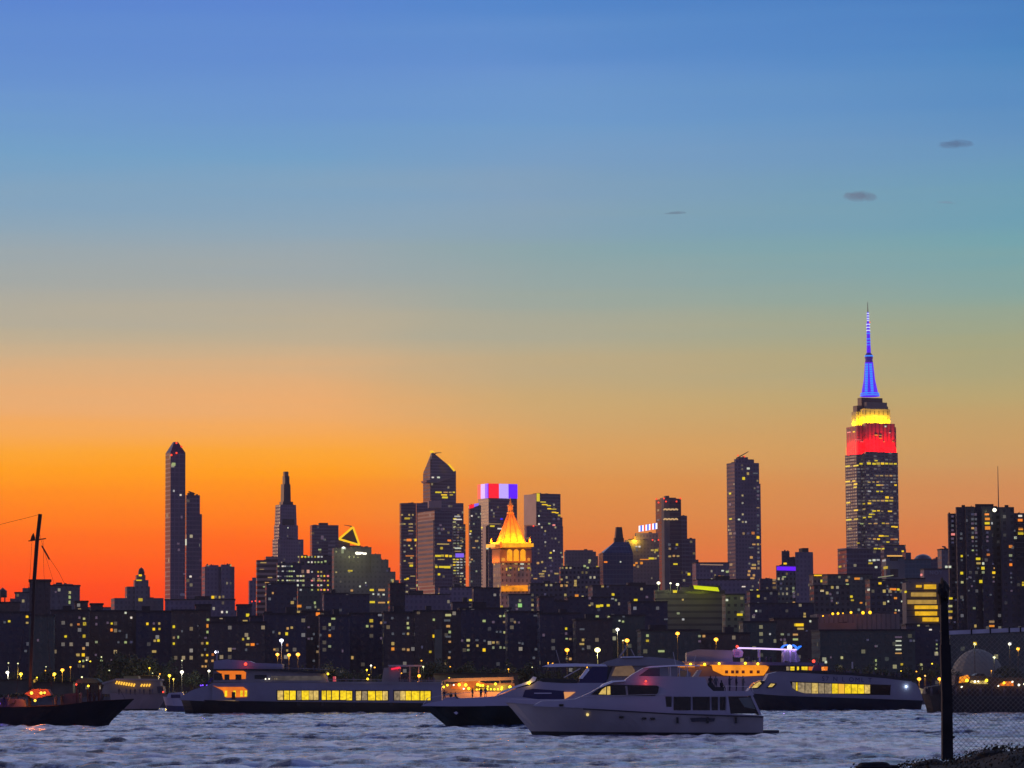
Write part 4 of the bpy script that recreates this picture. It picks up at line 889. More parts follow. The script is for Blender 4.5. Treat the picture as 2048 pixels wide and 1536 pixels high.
# ------------------------------------------------------------------ lit windows, each on the wall that stands there
lights('R2', '45,510,d 90,500,y 265,455,y 265,515,a 370,685,d 250,790,d 545,215,d,20,20 680,220,g,25,35 680,265,g,25,35 678,315,g,25,35 775,385,a,40,25 775,465,d 820,475,g 695,535,a 765,530,o 825,525,y,40,40 940,465,d 940,528,d 1050,515,d 1090,522,y 1088,585,o,30,38 640,648,y 820,645,y,35,40 1168,595,d 1155,705,d 1225,705,g 1280,703,d 1235,645,d,20,45 940,703,g 815,765,a 760,828,a,45,36 812,828,y,30,36 812,887,g 812,940,a 935,828,d 990,878,g,25,25 1085,878,d,20,20 1280,465,w 1225,418,w,20,20 1437,525,y 1500,522,d 1553,522,a 1500,577,y 1555,575,y 1510,690,a 1545,688,y 1695,553,y,30,35 1695,660,a 1738,655,g,20,35 1695,718,y 1503,795,a,50,25 1930,545,d,15,15 1775,597,d,20,25 1370,290,y,45,35 1440,362,o,30,25 1368,52,y,30,22 1355,100,y,55,14')
lights('R4', '468,485,g 465,545,o,30,35 465,605,g 445,662,d 412,715,a 460,714,y 440,775,d 412,830,a 460,830,y 515,825,o 450,888,a 512,886,a 415,940,a 445,940,a 605,410,w,20,25 652,410,w,20,25 855,440,y,35,30 730,485,d 830,497,a,50,20 515,265,y,30,30 580,265,a,20,25 465,265,d,40,20 810,675,y,25,30 860,667,g,25,30 855,727,a,45,25 903,727,o,40,30 950,722,d,20,20 720,768,d,50,20 840,778,d 1290,318,a,35,30 1350,352,o,60,30 1355,408,a,60,25 1290,408,d 1245,570,a 1285,562,a 1105,605,d 1165,617,a 1235,622,y,35,35 1240,732,o,25,30 1115,775,a 1240,785,a 1450,558,d 1500,625,d 1450,670,d 1480,670,d 1565,635,d 1540,430,o,40,45 1545,392,a 1690,475,g,50,22 1655,532,g,25,30 1655,587,d 1655,640,o,30,30 1655,745,g,30,30 1540,797,a,35,30 1545,745,d 1780,790,d,20,30 1875,855,a,20,30 1500,885,d 1510,320,g,20,30 1515,360,g,20,30 220,240,d,50,30 1450,365,d,70,30 1100,225,a,22,22')
lights('R6', '500,495,y,35,35 460,548,g 505,548,a 600,515,a 635,512,d 705,470,d 858,468,d 855,520,g 860,565,g 815,622,d 858,622,a 710,622,d 598,665,d 710,718,a,30,40 710,770,o,30,35 815,773,a,40,25 860,778,a 1110,485,g 1110,645,y,30,35 1075,798,y 995,752,d,20,35 1250,440,g,60,25 1240,492,d,60,25 1250,548,a,50,25 1265,605,g 1250,650,d,60,20 1265,700,a 1265,800,d 1260,855,a 1225,912,a 315,855,a,25,35 1445,685,g,35,25 1445,738,a 1445,780,g 1530,685,d,40,20 1535,738,a 1605,690,d 1600,780,y,35,35 1690,707,a 1728,705,a 1690,757,g 1760,755,g 1800,758,g 1385,688,d 1725,603,d 1760,603,d 1800,608,g 1600,497,g,35,30 1690,508,d 1795,508,a 1770,355,y,25,20 1830,405,w,25,15 1758,450,g 1797,448,g 1900,508,a 1940,512,d 1945,712,d 1975,718,d 1480,293,y,70,22 1950,300,g 1950,345,G,40,40 1915,345,d 1920,380,d 1450,105,y,30,25 1160,235,a,40,20 950,235,a 505,195,y,50,25 600,195,a,70,25 520,235,w,22,20 570,238,w,22,20 620,240,w,22,20 510,313,y,60,25 600,318,a,70,20 668,315,y,25,25 310,200,a,30,20 445,125,w,15,15 390,160,w,18,18 450,150,d 705,100,g,36,30 835,92,y,40,12 940,100,a,70,10 945,150,g,30,25 1160,42,y,25,25 295,8,y,50,15 905,60,a,60,10 905,180,a,60,10 1270,335,d,50,45')
lights('R8', '1135,215,a,60,25 1130,250,d,45,20 1130,578,d 1110,662,d 1205,440,d,25,30 1425,377,y,20,25 1425,425,d 1430,475,g,25,20 1465,478,a 1590,288,g,30,25 1590,487,a,30,30 1578,527,a,50,20 1590,575,d 1430,670,g,20,20 1465,672,a,25,25 1728,257,g,35,20 1845,257,g,35,20 1735,158,y,40,30 1770,152,y,35,25 1835,150,y,30,30 1655,150,a,30,15 1885,45,y,25,30 1910,98,g,25,25 1528,60,o,35,35 1985,258,d 1945,300,w,18,18 1980,308,g,25,20 1655,80,d 1220,42,d 1580,383,d,50,20')
lights('R9', '445,97,y,35,28 555,68,d,30,25 828,15,y,50,28 860,228,g,28,22 908,287,w,22,22 560,445,g 560,495,y,30,30 695,597,g,70,22 1068,450,g,28,30 1110,450,a,35,28 1068,500,d 1460,240,y,70,28 1640,60,y,30,25 1640,130,d 1620,205,w,20,20 1600,245,d 2020,340,y,60,30 905,95,a,22,22 1335,98,w,25,25 740,285,d,40,18')
lights('R10', '775,340,y,90,30 785,378,a,80,25 880,305,w,22,22 825,260,a 825,232,a 845,398,d,18,18 487,430,w,20,22 607,432,g,35,22 668,435,d 735,435,a,60,20 595,485,d 630,485,d 735,482,g,50,22 720,125,a 1140,128,a,22,22 1280,65,y 1290,100,y,35,20 1375,125,o,25,20 1710,78,o,30,20 1745,200,d 1710,225,o,25,25 1740,460,d,70,20 1740,497,w,70,14 1740,540,w,70,14 1740,580,w,70,14 1740,617,a,70,14 1520,548,d 1440,487,d 1520,688,g,20,25 1520,727,g,20,25 1520,765,g,20,22 1188,660,g,28,28 1080,657,d,20,20 1032,703,w,28,28 1773,725,y,28,28 1962,728,g 1962,768,g 1290,735,d,18,80 1860,495,d 1890,495,d 995,10,w,40,15 1075,40,d 1145,28,d 1090,80,d 1090,105,d 1150,125,d 720,65,d 720,30,d')
lights('R16', '1250,270,y,32,30 1250,322,d 1250,488,y,40,42 1255,605,g,35,30 1180,605,d 1380,655,d 1340,712,d 1460,305,y,60,40 1465,362,a,60,30 1525,365,w,28,32 1460,425,d 1522,425,y,40,40 1525,478,g,35,35 1505,595,y,60,42 1660,425,a 1660,482,y,40,40 1658,540,a 1658,597,d 1620,765,d 1410,937,g,35,35 1635,1110,a,80,36 1635,1165,o,70,32 1425,1165,a,30,40 1870,148,o,35,38 1875,262,g,40,40 1875,322,d 1878,380,o,40,35 1880,490,d 1882,545,d 1885,605,d 1887,715,d 1925,38,g,60,35 1585,195,d,40,35 1590,252,o,50,30 1385,30,a 1440,30,d 1390,80,d 1435,80,d 1395,140,d 1437,140,d 1392,197,g 1440,197,d 1440,250,d 1330,262,d 2035,610,y 2035,640,y 1110,812,y,45,30 1105,910,g,50,36 1105,980,y,60,36 1105,1060,a,50,36 65,697,w,26,26 205,618,y,30,28 300,655,d 350,692,o,35,25 395,697,o,35,25 440,700,y,30,25 300,690,d 345,730,a 405,730,d 300,768,d 345,768,d 403,808,o,45,30 310,850,w,22,25 535,728,y,30,30 480,610,d 485,735,d 485,850,w,22,22 400,1000,o,35,30 405,962,g 445,965,w,20,25 697,1155,g,40,35 850,1212,w,40,25 540,1212,d 165,1422,d 930,1350,d 930,1400,g,22,25 930,1455,g 930,1505,g 1420,1390,y,50,40 1870,1390,w,42,36 1970,1455,y,50,36 1350,540,d 1365,545,d 1650,370,d 1410,590,d 1175,830,d 1265,830,d 1160,1115,d 1320,560,d')
lights('R12', '1350,745,d 1350,790,d 1350,835,d 1350,880,d 1355,920,p,40,28 1545,725,d 1575,725,d 1545,772,d 1577,772,d 1545,815,d 1577,815,d 1547,860,a 1578,860,d 1547,905,d 1580,905,d 1490,785,d,20,30 1685,725,o,50,20 1690,770,o,50,30 1688,812,y,50,25 1735,812,w,18,25 1693,858,o,50,35 1690,903,d 1760,683,w,45,26 2010,740,w,50,20 2010,782,o,45,25 2015,867,o,50,25 2015,910,y,60,25 1955,953,w,50,28 1950,885,d 1435,915,d 1435,960,d 1350,962,d 1352,1000,d 1547,950,a 1580,950,d 1690,945,d 1690,985,d 1920,1035,o,32,30')
lights('R12', '330,255,y,60,14 410,250,y,60,17 470,232,y,60,17 535,228,y,40,24 585,232,y,40,22 625,230,y,42,26 668,230,y,38,26 708,230,y,38,20 750,232,y,38,20 792,232,y,32,20 605,202,y,40,14 535,205,a,25,12 330,405,y,50,14 390,400,y,30,14 405,430,y,35,16 340,437,a,60,13 403,460,y,35,14 615,348,a,30,16 658,348,a,35,16 708,348,a,40,16 750,348,a,35,16 537,412,a,30,15 580,410,a,30,15 620,410,a,25,15 625,440,y,35,16 660,440,a,30,16 705,440,d,30,14 795,440,y,32,16 755,410,w,20,14 540,500,w,32,14 620,502,y,25,15 660,502,y,28,15 712,560,y,42,22 758,562,a,30,20 585,592,a,35,15 625,592,a,32,15 668,592,a,32,15 708,592,y,40,18 752,592,y,40,18 540,618,y,40,18 480,623,y,50,15 335,612,y,38,16 545,592,a,30,14 340,690,a,60,13 410,685,y,50,15 480,675,a,60,13 585,692,y,40,15 628,690,y,35,15 665,695,a,25,15 740,695,y,42,15 550,725,y,32,15 580,725,y,28,15 340,778,y,60,15 410,772,y,50,16 480,758,y,70,14 545,750,y,40,15 480,817,g,60,14 545,815,a,36,14 600,815,a,36,14 675,812,y,34,15 715,815,a,34,14 770,845,y,34,17 800,848,y,34,17 350,865,a,50,12 655,935,y,48,16 700,937,y,58,15 545,962,a,32,14 590,965,a,32,14 628,967,y,30,17 770,968,o,56,16 805,968,a,26,14 720,995,y,34,13 430,1005,y,34,12 720,1028,y,38,15 770,1028,y,25,15 600,1060,y,42,16 640,1060,y,38,16 675,1060,y,22,16')
lights('R12', '255,1235,y,25,25 420,1352,o,55,25 460,1352,d 545,1175,w,32,22 585,1172,w,32,22 625,1170,w,32,22 685,1175,w,36,22 550,1202,y,40,20 605,1240,w,34,26 700,1245,y,40,28 700,1330,g,150,10 643,1398,y,28,26 535,1460,w,26,26 865,1085,y,24,20 1050,1315,p,28,26 1290,1237,w,28,22 1325,1237,w,28,22 770,1455,o,70,22 820,1458,y,26,22 325,1410,g,36,25 320,1370,a 75,1375,y 80,1470,a,40,22 650,1360,d,90,12 320,1180,d,40,14')
lights('R14', '585,538,y,40,22 512,545,p,60,18 910,587,o,50,20 972,592,a,46,16 972,630,o,45,16 1045,460,w,28,28 1107,552,p,22,16 1025,683,a,22,18 1155,680,o,24,18 640,655,p,90,8 705,682,p,60,8')
lights('R5', '850,765,y,60,20 800,730,a,20,22 870,730,a,20,18 905,730,a,20,18 885,820,a,55,14 885,850,a,50,14 885,885,a,50,12 885,915,d,50,12 830,975,a,40,16 868,975,o,50,28 932,975,y,28,30 875,1130,o,90,16 890,1225,y,45,22 885,1200,a,50,12 855,1352,y,25,20 1340,745,w,80,18 1315,770,y,40,18 1345,775,w,80,14 1310,800,g,30,14 1150,1130,y,56,24 1195,1128,y,34,24 1235,1130,y,34,24 1272,1132,y,26,24 1200,1015,a,150,16 1260,980,o,40,20 1185,1055,y,25,25 1180,1165,a,80,10 1135,1238,y,30,24 1185,1238,y,56,26 1240,1240,y,70,24 1160,1310,y,25,25 1175,830,d 1155,865,d 1190,870,d 1165,910,d 1362,1125,v,108,55 1155,510,y,80,18 1225,510,a,50,14 1270,510,a,30,14 1305,510,y,26,14 1210,535,y,60,14 1280,535,y,40,14 1218,560,y,60,20 1100,365,w,28,18 1155,365,w,28,18 1470,890,y,20,18 1465,915,w,18,18 1480,740,w,20,20 1530,985,a,36,20 1500,1050,a,30,14 1465,1190,g,22,18 1480,1165,a,22,14 220,1085,g,30,50 375,1105,W,70,30 435,1108,W,36,22 230,1055,w,50,30 235,985,w,26,18 290,1275,y,50,20 710,1375,a,24,30 655,1275,d,18,18 1345,1055,w,80,14 1345,1085,a,80,10')
rnd = random.Random(5)
lst = []
for yy in list(range(845, 1040, 27)) + list(range(1165, 1310, 27)):
    for xx in (1312, 1345, 1380):
        if rnd.random() < (0.65 if yy < 1100 else 0.95): lst.append('%d,%d,%s,26,13' % (xx + rnd.randint(-4, 4), yy, rnd.choice('gdad' if yy < 1100 else 'gwwy')))
lights('R5', ' '.join(lst))
lights('R7', '210,855,y,40,18 315,840,y,50,20 385,865,w,46,16 340,818,a,150,10 405,770,b,24,20 255,1060,w,60,16 160,985,a,28,22 762,560,y,40,85 810,605,y,70,12 825,630,y,60,14 865,640,y,50,12 870,670,y,50,14 915,675,y,50,12 915,705,y,50,12 945,710,y,40,12 968,735,y,30,18 770,740,w,20,20 770,820,w,20,20 870,815,g,28,18 915,830,p,28,22 825,920,d 915,770,d 960,770,d 885,1100,y,24,22 880,1150,g,36,20 915,1080,w,20,18 800,1190,a 760,1200,a 885,1225,d 820,1280,a,40,16 795,1305,a,56,14 800,1330,a,56,16 940,1303,a,46,16 890,1280,d 735,1352,a,50,14 1265,1175,g,28,28 1215,1230,g,28,28 1245,1245,g,28,22 1260,1195,g,22,18 1340,1237,y,42,20 1420,1190,o,36,18 1565,1188,w,14,14 1045,1390,a 1125,1375,a 1125,1400,a 1125,1420,a,30,18 1040,1420,a 990,1360,a,20,20 990,1420,a 1390,1425,a 1440,1428,d 1490,1505,y,26,28 1625,1075,w,24,18 1720,1040,w,20,18 1750,1040,w,20,18 1725,1070,d 1915,1075,y,46,26 1875,1075,a,30,20 1865,1155,y,56,26 1800,1165,o,100,10 1905,1155,a,24,22 1720,1200,o 1770,1200,o 1700,1220,o 1735,1235,a 420,1165,o,34,36 670,1165,o,30,36 420,1205,a,24,26 545,1205,a,36,20 605,1205,w,34,24 670,1205,a 490,1248,y,26,20 605,1250,w,36,18 670,1248,y,24,20 480,1320,a,40,18 985,1100,g,20,16')
lights('R11', '375,685,a,20,26 375,780,d 555,1020,y,25,25 485,1060,a 480,1020,d 545,1055,d 485,1135,a,26,18 525,1130,a,26,22 565,1132,a,26,22 540,1210,y,42,18 670,1308,y,34,28 970,1332,o,30,20 1003,1332,y,25,20 1045,1285,g,30,26 1000,1275,w,25,18 1250,278,w,28,24 1247,328,a,25,28 1205,375,y,28,30 1075,522,y,25,25 1075,628,d 1080,770,y,25,20 1160,775,w,22,16 1080,912,a 1120,912,d 1205,912,a,28,26 1250,912,d 1297,908,o,38,30 1345,950,y,30,28 1380,952,a 1305,1018,a,30,20 1345,1018,a 1375,1018,o,15,16 1345,870,d 1345,835,d 1345,660,a,28,14 1320,325,d,50,16 1345,460,d 1345,500,d 1345,540,d 1345,575,d 1345,735,d 1345,905,d 1280,1050,d,60,16 1280,1145,a 1350,1150,d 1350,1185,a 1085,1215,a 1305,1218,a,40,24 1300,1250,a,50,20 1350,1250,a 1260,1280,a 1255,1315,a 1305,1320,a 1290,1348,a,40,22 1205,1430,w,40,12 1280,1465,g,36,14 1340,1465,y,20,20 1345,1520,y,20,22 1600,1335,g,40,12 1500,1370,a,36,16 1500,1395,a,40,14 1610,1205,y,40,20 1690,1445,g 1690,1480,g 1695,1520,d 1570,1400,d 1570,1450,d 1965,1375,a,30,18 1970,1470,a,36,16')
lights('R3', '230,285,g,46,34 232,545,w,22,22 298,585,w,22,22 308,800,d,22,35 275,1060,d 395,1380,w,22,22 350,1045,w,16,80 330,1355,d,20,20 1345,905,w,12,14 1680,1000,d,30,40 1700,1020,d,24,24 1655,1118,g,36,16 1640,900,d,18,18 1710,1232,g,24,20 280,1120,d')
lst = []
for yy in (1280, 1328, 1378, 1418):
    for xx in range(1250, 1410, 22):
        if rnd.random() < 0.75: lst.append('%d,%d,%s,20,16' % (xx, yy, rnd.choice('gwgd')))
for yy in (1375, 1420, 1465, 1510):
    for xx in (1440, 1470, 1495):
        if rnd.random() < 0.9: lst.append('%d,%d,%s,24,20' % (xx, yy, rnd.choice('gwg')))
for yy in (1188, 1240):
    for xx in range(1450, 1680, 32):
        if rnd.random() < 0.85: lst.append('%d,%d,%s,18,18' % (xx, yy, rnd.choice('gwgy')))
for yy in (1335, 1375, 1420, 1465, 1510):
    for xx in (1580, 1640, 1670, 1700, 1735):
        if rnd.random() < 0.85: lst.append('%d,%d,%s,20,18' % (xx, yy, rnd.choice('gwyap')))
lst += ['1170,1390,a,55,12', '1140,1440,a,40,12', '1120,1480,g,40,12', '1130,1560,a,40,12', '1105,1245,a,60,10', '1090,1310,a,60,10']
lights('R3', ' '.join(lst))
print('LIT', NLIT)
# ------------------------------------------------------------------ far shore: lamps, sheds, trees, dome
DSH = 1075
polem = pmat('lamp_pole', (0.03, 0.03, 0.03), 0.5)
LC = dict(white=(255,245,215), yellow=(255,215,40), orange=(255,165,40), pale=(225,225,165), cold=(235,235,255), warm=(255,240,150))
def street_lamp(px, py, col, r, label, power=0, d=DSH, arm=0, name='street_lamp', cat='street lamp', pole=0.28):
    q = P(px, py, d); root = empty(name, (q.x, q.y, LAND), label, cat, 'lamps along the far shore')
    mb = MB(); x = q.x + arm; mb.bar((x, q.y, LAND), (x, q.y, q.z + 0.1), pole, pole * 0.6)
    if arm: mb.bar((x, q.y, q.z + 0.1), (q.x, q.y, q.z + 0.35), pole * 0.5)
    mb.build('pole', polem, root)
    mb = MB(); rr = r * mpp(d) * (1.3 if r > 1.9 else 1.0); mb.ball((q.x, q.y - 0.2, q.z), rr, 10, 6, 0.8)
    mb.build('lamp_head', emat('lamp_' + col, LC[col], 3.0 if r > 2.5 else 1.8), root)
    if power: pointlight('lamp_light', (q.x, q.y - rr - 0.4, q.z - 0.2), LC[col] if col != 'yellow' else (255, 200, 60), power, 0.4, root)
for a in [
 (15,1345,'white',2.6,'white street lamp nearest the left edge of the shore',2500), (42,1348,'yellow',2.6,'yellow street lamp second from the left edge of the shore',2500),
 (64,1362,'yellow',2.8,'low yellow lamp left of the ship mast foot',1500), (74,1355,'yellow',1.5,'thin upright yellow lamp touching the low yellow lamp',300),
 (109,1348,'yellow',2.6,'yellow lamp below the left of a pair rising to the right',2000), (125,1340,'orange',2.8,'orange lamp in the pair rising to the right behind the schooner',2200),
 (141,1334,'orange',1.7,'small faint orange lamp just right of the orange lamp behind the schooner',300), (17,1326,'pale',1.5,'small pale lamp above the leftmost white street lamp',0),
 (36,1327,'pale',1.6,'small pale lamp above the yellow lamp near the left edge',0), (164,1354,'pale',1.8,'pale greenish lamp above the schooner canopy',400),
 (339,1351,'yellow',2.3,'yellow lamp at the left of a trio left of the long ferry bow',1500), (347,1358,'yellow',1.8,'lower yellow lamp in the trio left of the long ferry bow',600),
 (364,1344,'white',2.8,'white lamp at the right of the trio left of the long ferry bow',2500), (364,1321,'pale',1.6,'small pale lamp high above the white lamp left of the long ferry',0),
 (322,1365,'white',2.2,'pale low lamp right of the string of bulbs',800), (203,1314,'pale',1.4,'tiny pale lamp in front of the dark brown block at the left',0),
 (433,1304,'cold',3.0,'bright white lamp over the long ferry bow',3500), (418,1342,'white',2.0,'small white lamp just left of the long ferry upper deck',300),
 (563,1281,'cold',3.2,'brightest white lamp above the long ferry',4500), (555,1309,'orange',2.8,'left orange lamp of three above the long ferry',1800),
 (578,1310,'orange',2.8,'middle orange lamp of three above the long ferry',1800), (596,1309,'orange',3.2,'right orange lamp of three above the long ferry',1800),
 (742,1331,'white',1.8,'small white lamp left of the ferry canopy',300),
 (1134,1300,'orange',3.4,'orange lamp left of the biggest yellow lamp',2200), (1195,1300,'warm',4.6,'biggest and brightest yellow white lamp, above the motor yacht hardtop',14000),
 (1235,1259,'white',2.8,'tall white floodlight pole right of the biggest lamp',2500), (1254,1281,'orange',3.6,'orange lamp right of the tall white floodlight pole',2500), (1246,1281,'pale',1.6,'small pinkish lamp touching the orange lamp by the floodlight pole',0),
 (1355,1267,'orange',3.2,'orange lamp alone in front of the dark ribbed building',2200), (1432,1279,'orange',3.4,'orange lamp below the pale olive block',2200),
 (1415,1313,'orange',3.6,'pinkish orange lamp above the orange lit deck',2500), (1838,1358,'orange',3.0,'orange lamp above the right end of the grey ferry',1500),
 (1850,1352,'pale',1.6,'pale lamp just above the orange lamp at the ferry end',0), (1879,1358,'orange',3.0,'orange lamp touching the left of the fence post',1500),
 (1988,1315,'pale',2.2,'pale lamp above the white dome, seen through the fence',600), (1949,1288,'pale',2.0,'lamp over the left side of the white dome',500),
 (2019,1288,'white',2.2,'white lamp over the right side of the white dome',600), (2036,1298,'orange',2.6,'orange lamp nearest the right edge of the picture',1200)]:
    street_lamp(*a)

rq = random.Random(77)
for i in range(46):
    x = rq.choice((rq.uniform(5, 330), rq.uniform(420, 870), rq.uniform(890, 1300), rq.uniform(1100, 1460), rq.uniform(1640, 2040))); y = rq.uniform(1318, 1352) if rq.random() < 0.6 else rq.uniform(1340, 1366); c = rq.choice(('yellow', 'orange', 'orange', 'pale'))
    street_lamp(x, y, c, rq.uniform(1.0, 1.8), 'small warm quay light, one of many scattered along the far shore', 500 if i % 3 == 0 else 0, d=1062 + rq.uniform(0, 10), name='quay_light', cat='lamp', pole=0.14)
shed_m = pmat('shed_wall', (0.10, 0.10, 0.085), 0.85, noise=0.25, nscale=0.3)
for (x0, x1, y, d, lab) in ((-20, 66, 1360, 1068, 'low grey shed on the quay under the leftmost street lamps'), (66, 146, 1366, 1070, 'low quay shed behind the schooner deck lights'),
                            (268, 316, 1352, 1072, 'flat roofed ochre shed behind the excursion boat'), (868, 1036, 1348, 1068, 'long low terrace building behind the orange lit restaurant boat'),
                            (1226, 1330, 1352, 1068, 'low quay building hidden behind the large white yacht')):
    b = Building('quay_shed', lab, 'shed', (x0 + x1) / 2, d, 2)
    b.tier(x0, x0, x1, y, shed_m, depth=8, look=False)
    b.tier(x0 - 1, x0 - 1, x1 + 1, y - 1.5, roofm, ybot=y, dd=-0.8, depth=9, look=False, part='roof')
# ramp
# white dome at the right
b = Building('dome_pavilion', 'pale ribbed dome pavilion seen through the fence at the right edge', 'pavilion', 1965, 1120, 2)
c = P(1963, 1352, 1120); R_ = 62 * mpp(1120); Hh = c.z - LAND; top = P(1963, 1297, 1120).z
mb = MB(); n = 36; m_ = 8; rings = []
for j in range(m_ + 1):
    a = math.pi / 2 * j / m_; rr = R_ * math.cos(a); z = LAND + (top - LAND) * math.sin(a)
    rings.append([Vector((c.x + rr * math.cos(2*math.pi*i/n) * (1.0 if i % 2 else 0.985), c.y + 10 + rr * 0.8 * math.sin(2*math.pi*i/n) * (1.0 if i % 2 else 0.985), z)) for i in range(n)])
for j in range(m_): mb.ring(rings[j], rings[j + 1], False)
mb.build('dome', pmat('dome_fabric', (0.22, 0.22, 0.18), 0.8), b.root)

# trees
barkm = pmat('bark', (0.05, 0.04, 0.03), 0.9)
leafm = pmat('leaf_dark', (0.035, 0.055, 0.03), 0.7, noise=0.5, nscale=0.6)
def tree_meshes(seed, h):
    r = random.Random(seed); mb = MB()
    mb.bar((0, 0, 0), (0.2, 0, h * 0.45), h * 0.055, h * 0.03)
    tips = []
    for k in range(9):
        a = r.uniform(0, 6.28); z0 = h * r.uniform(0.28, 0.45); L = h * r.uniform(0.22, 0.4)
        e = Vector((math.cos(a) * L * 0.8, math.sin(a) * L * 0.8, z0 + L * r.uniform(0.5, 1.1))); mb.bar((0.1, 0, z0), e, h * 0.02, h * 0.006); tips.append(e)
    tr = mb.mesh('trunk', barkm)
    mb = MB(); cl = []
    for e in tips + [Vector((0, 0, h * 0.75))]:
        for _ in range(4): cl.append((e + Vector((r.gauss(0, h * 0.07), r.gauss(0, h * 0.07), r.gauss(0.06 * h, h * 0.08))), h * r.uniform(0.06, 0.14)))
    for c, rad in cl:
        for _ in range(26):
            d = Vector((r.gauss(0, 1), r.gauss(0, 1), r.gauss(0, 0.8))).normalized() * rad * r.uniform(0.4, 1.15); p = c + d
            s = h * r.uniform(0.018, 0.036); n = Vector((r.gauss(0, 1), r.gauss(0, 1), r.gauss(0, 1))).normalized()
            x = n.orthogonal().normalized() * s; y = n.cross(x).normalized() * s * r.uniform(0.5, 1)
            mb.quad([p - x, p - y, p + x, p + y])
    return tr, mb.mesh('crown', leafm)
TM = [tree_meshes(k, 9.0) for k in range(4)]
def tree(x, y, z, s, k, label, group, name='shore_tree'):
    root = empty(name, (x, y, z), label, 'tree', group)
    for nm, me in (('trunk', TM[k][0]), ('crown', TM[k][1])):
        o = bpy.data.objects.new(nm, me); COL.objects.link(o); o.parent = root; o.scale = (s, s, s)
    root.rotation_euler[2] = x * 1.7
rt = random.Random(11)
spots = [(6,40),(26,48),(58,44),(84,52),(118,46),(140,40),(212,60),(228,72),(246,78),(262,74),(280,80),(298,76),(316,66),(332,58),(352,50),(384,44),(405,48),(455,42),(480,46),(515,44),(626,50),(652,62),(668,58),(690,44),
         (708,40),(730,44),(760,42),(852,66),(868,58),(886,60),(905,56),(925,60),(946,52),(968,50),(990,54),(1014,48),(1040,58),(1060,54),(1090,42),(1112,46),(1170,52),(1216,48),(1262,60),(1300,58),(1322,54),(1345,62),(1368,56),(1395,52),(1440,56),(1470,50),(1655,44),(1690,50),(1720,46),(1752,52),(1786,44),(1822,48),(1862,50),(1905,44),(2012,52),(2030,46)]
for i, (x, hpx) in enumerate(spots):
    d = 1088 + rt.uniform(0, 40); q = P(x, 1390, d); hm = hpx * mpp(d) + 1.5
    tree(q.x, q.y, LAND, hm / 9.0, i % 4, 'dark leafy tree in the unlit row along the far shore', 'dark trees along the far shore')
# hedges
mb = MB()
rt = random.Random(5)
for k in range(5200):
    x = rt.uniform(-190, 190); y = 1060 + rt.uniform(0, 4); z = LAND + rt.uniform(0.1, 2.6) * (0.6 + 0.4 * math.sin(x * 0.11) * math.sin(x * 0.037))
    s = rt.uniform(0.25, 0.6); n = Vector((rt.gauss(0, 1), rt.gauss(0, 1), rt.gauss(0, 1))).normalized(); a = n.orthogonal().normalized() * s; b_ = n.cross(a).normalized() * s
    p = Vector((x, y, z)); mb.quad([p - a, p - b_, p + a, p + b_])
tag(mb.build('shrubs', leafm), 'dark shrubs growing along the top of the far seawall', 'shrubs', kind='stuff')

# ------------------------------------------------------------------ boats
whitehull = pmat('gelcoat_white', (0.38, 0.35, 0.44), 0.3, noise=0.06, nscale=0.4)
yachtwhite = pmat('yacht_gelcoat', (0.33, 0.31, 0.385), 0.32, noise=0.08, nscale=0.25)
greyhull = pmat('ferry_grey', (0.25, 0.235, 0.29), 0.45, noise=0.10, nscale=0.3)
greybrown = pmat('painted_grey', (0.26, 0.24, 0.25), 0.6, noise=0.12, nscale=0.3)
blackhull = pmat('black_hull', (0.012, 0.014, 0.018), 0.4)
navyhull = pmat('navy_hull', (0.018, 0.022, 0.04), 0.35)
darkglass = pmat('tinted_glass', (0.008, 0.009, 0.013), 0.12)
navyglass = pmat('navy_canvas', (0.03, 0.025, 0.09), 0.6)
railm = pmat('rail_steel', (0.5, 0.5, 0.55), 0.3, 0.8)
woodm = pmat('old_wood', (0.03, 0.018, 0.015), 0.8, noise=0.3, nscale=2)
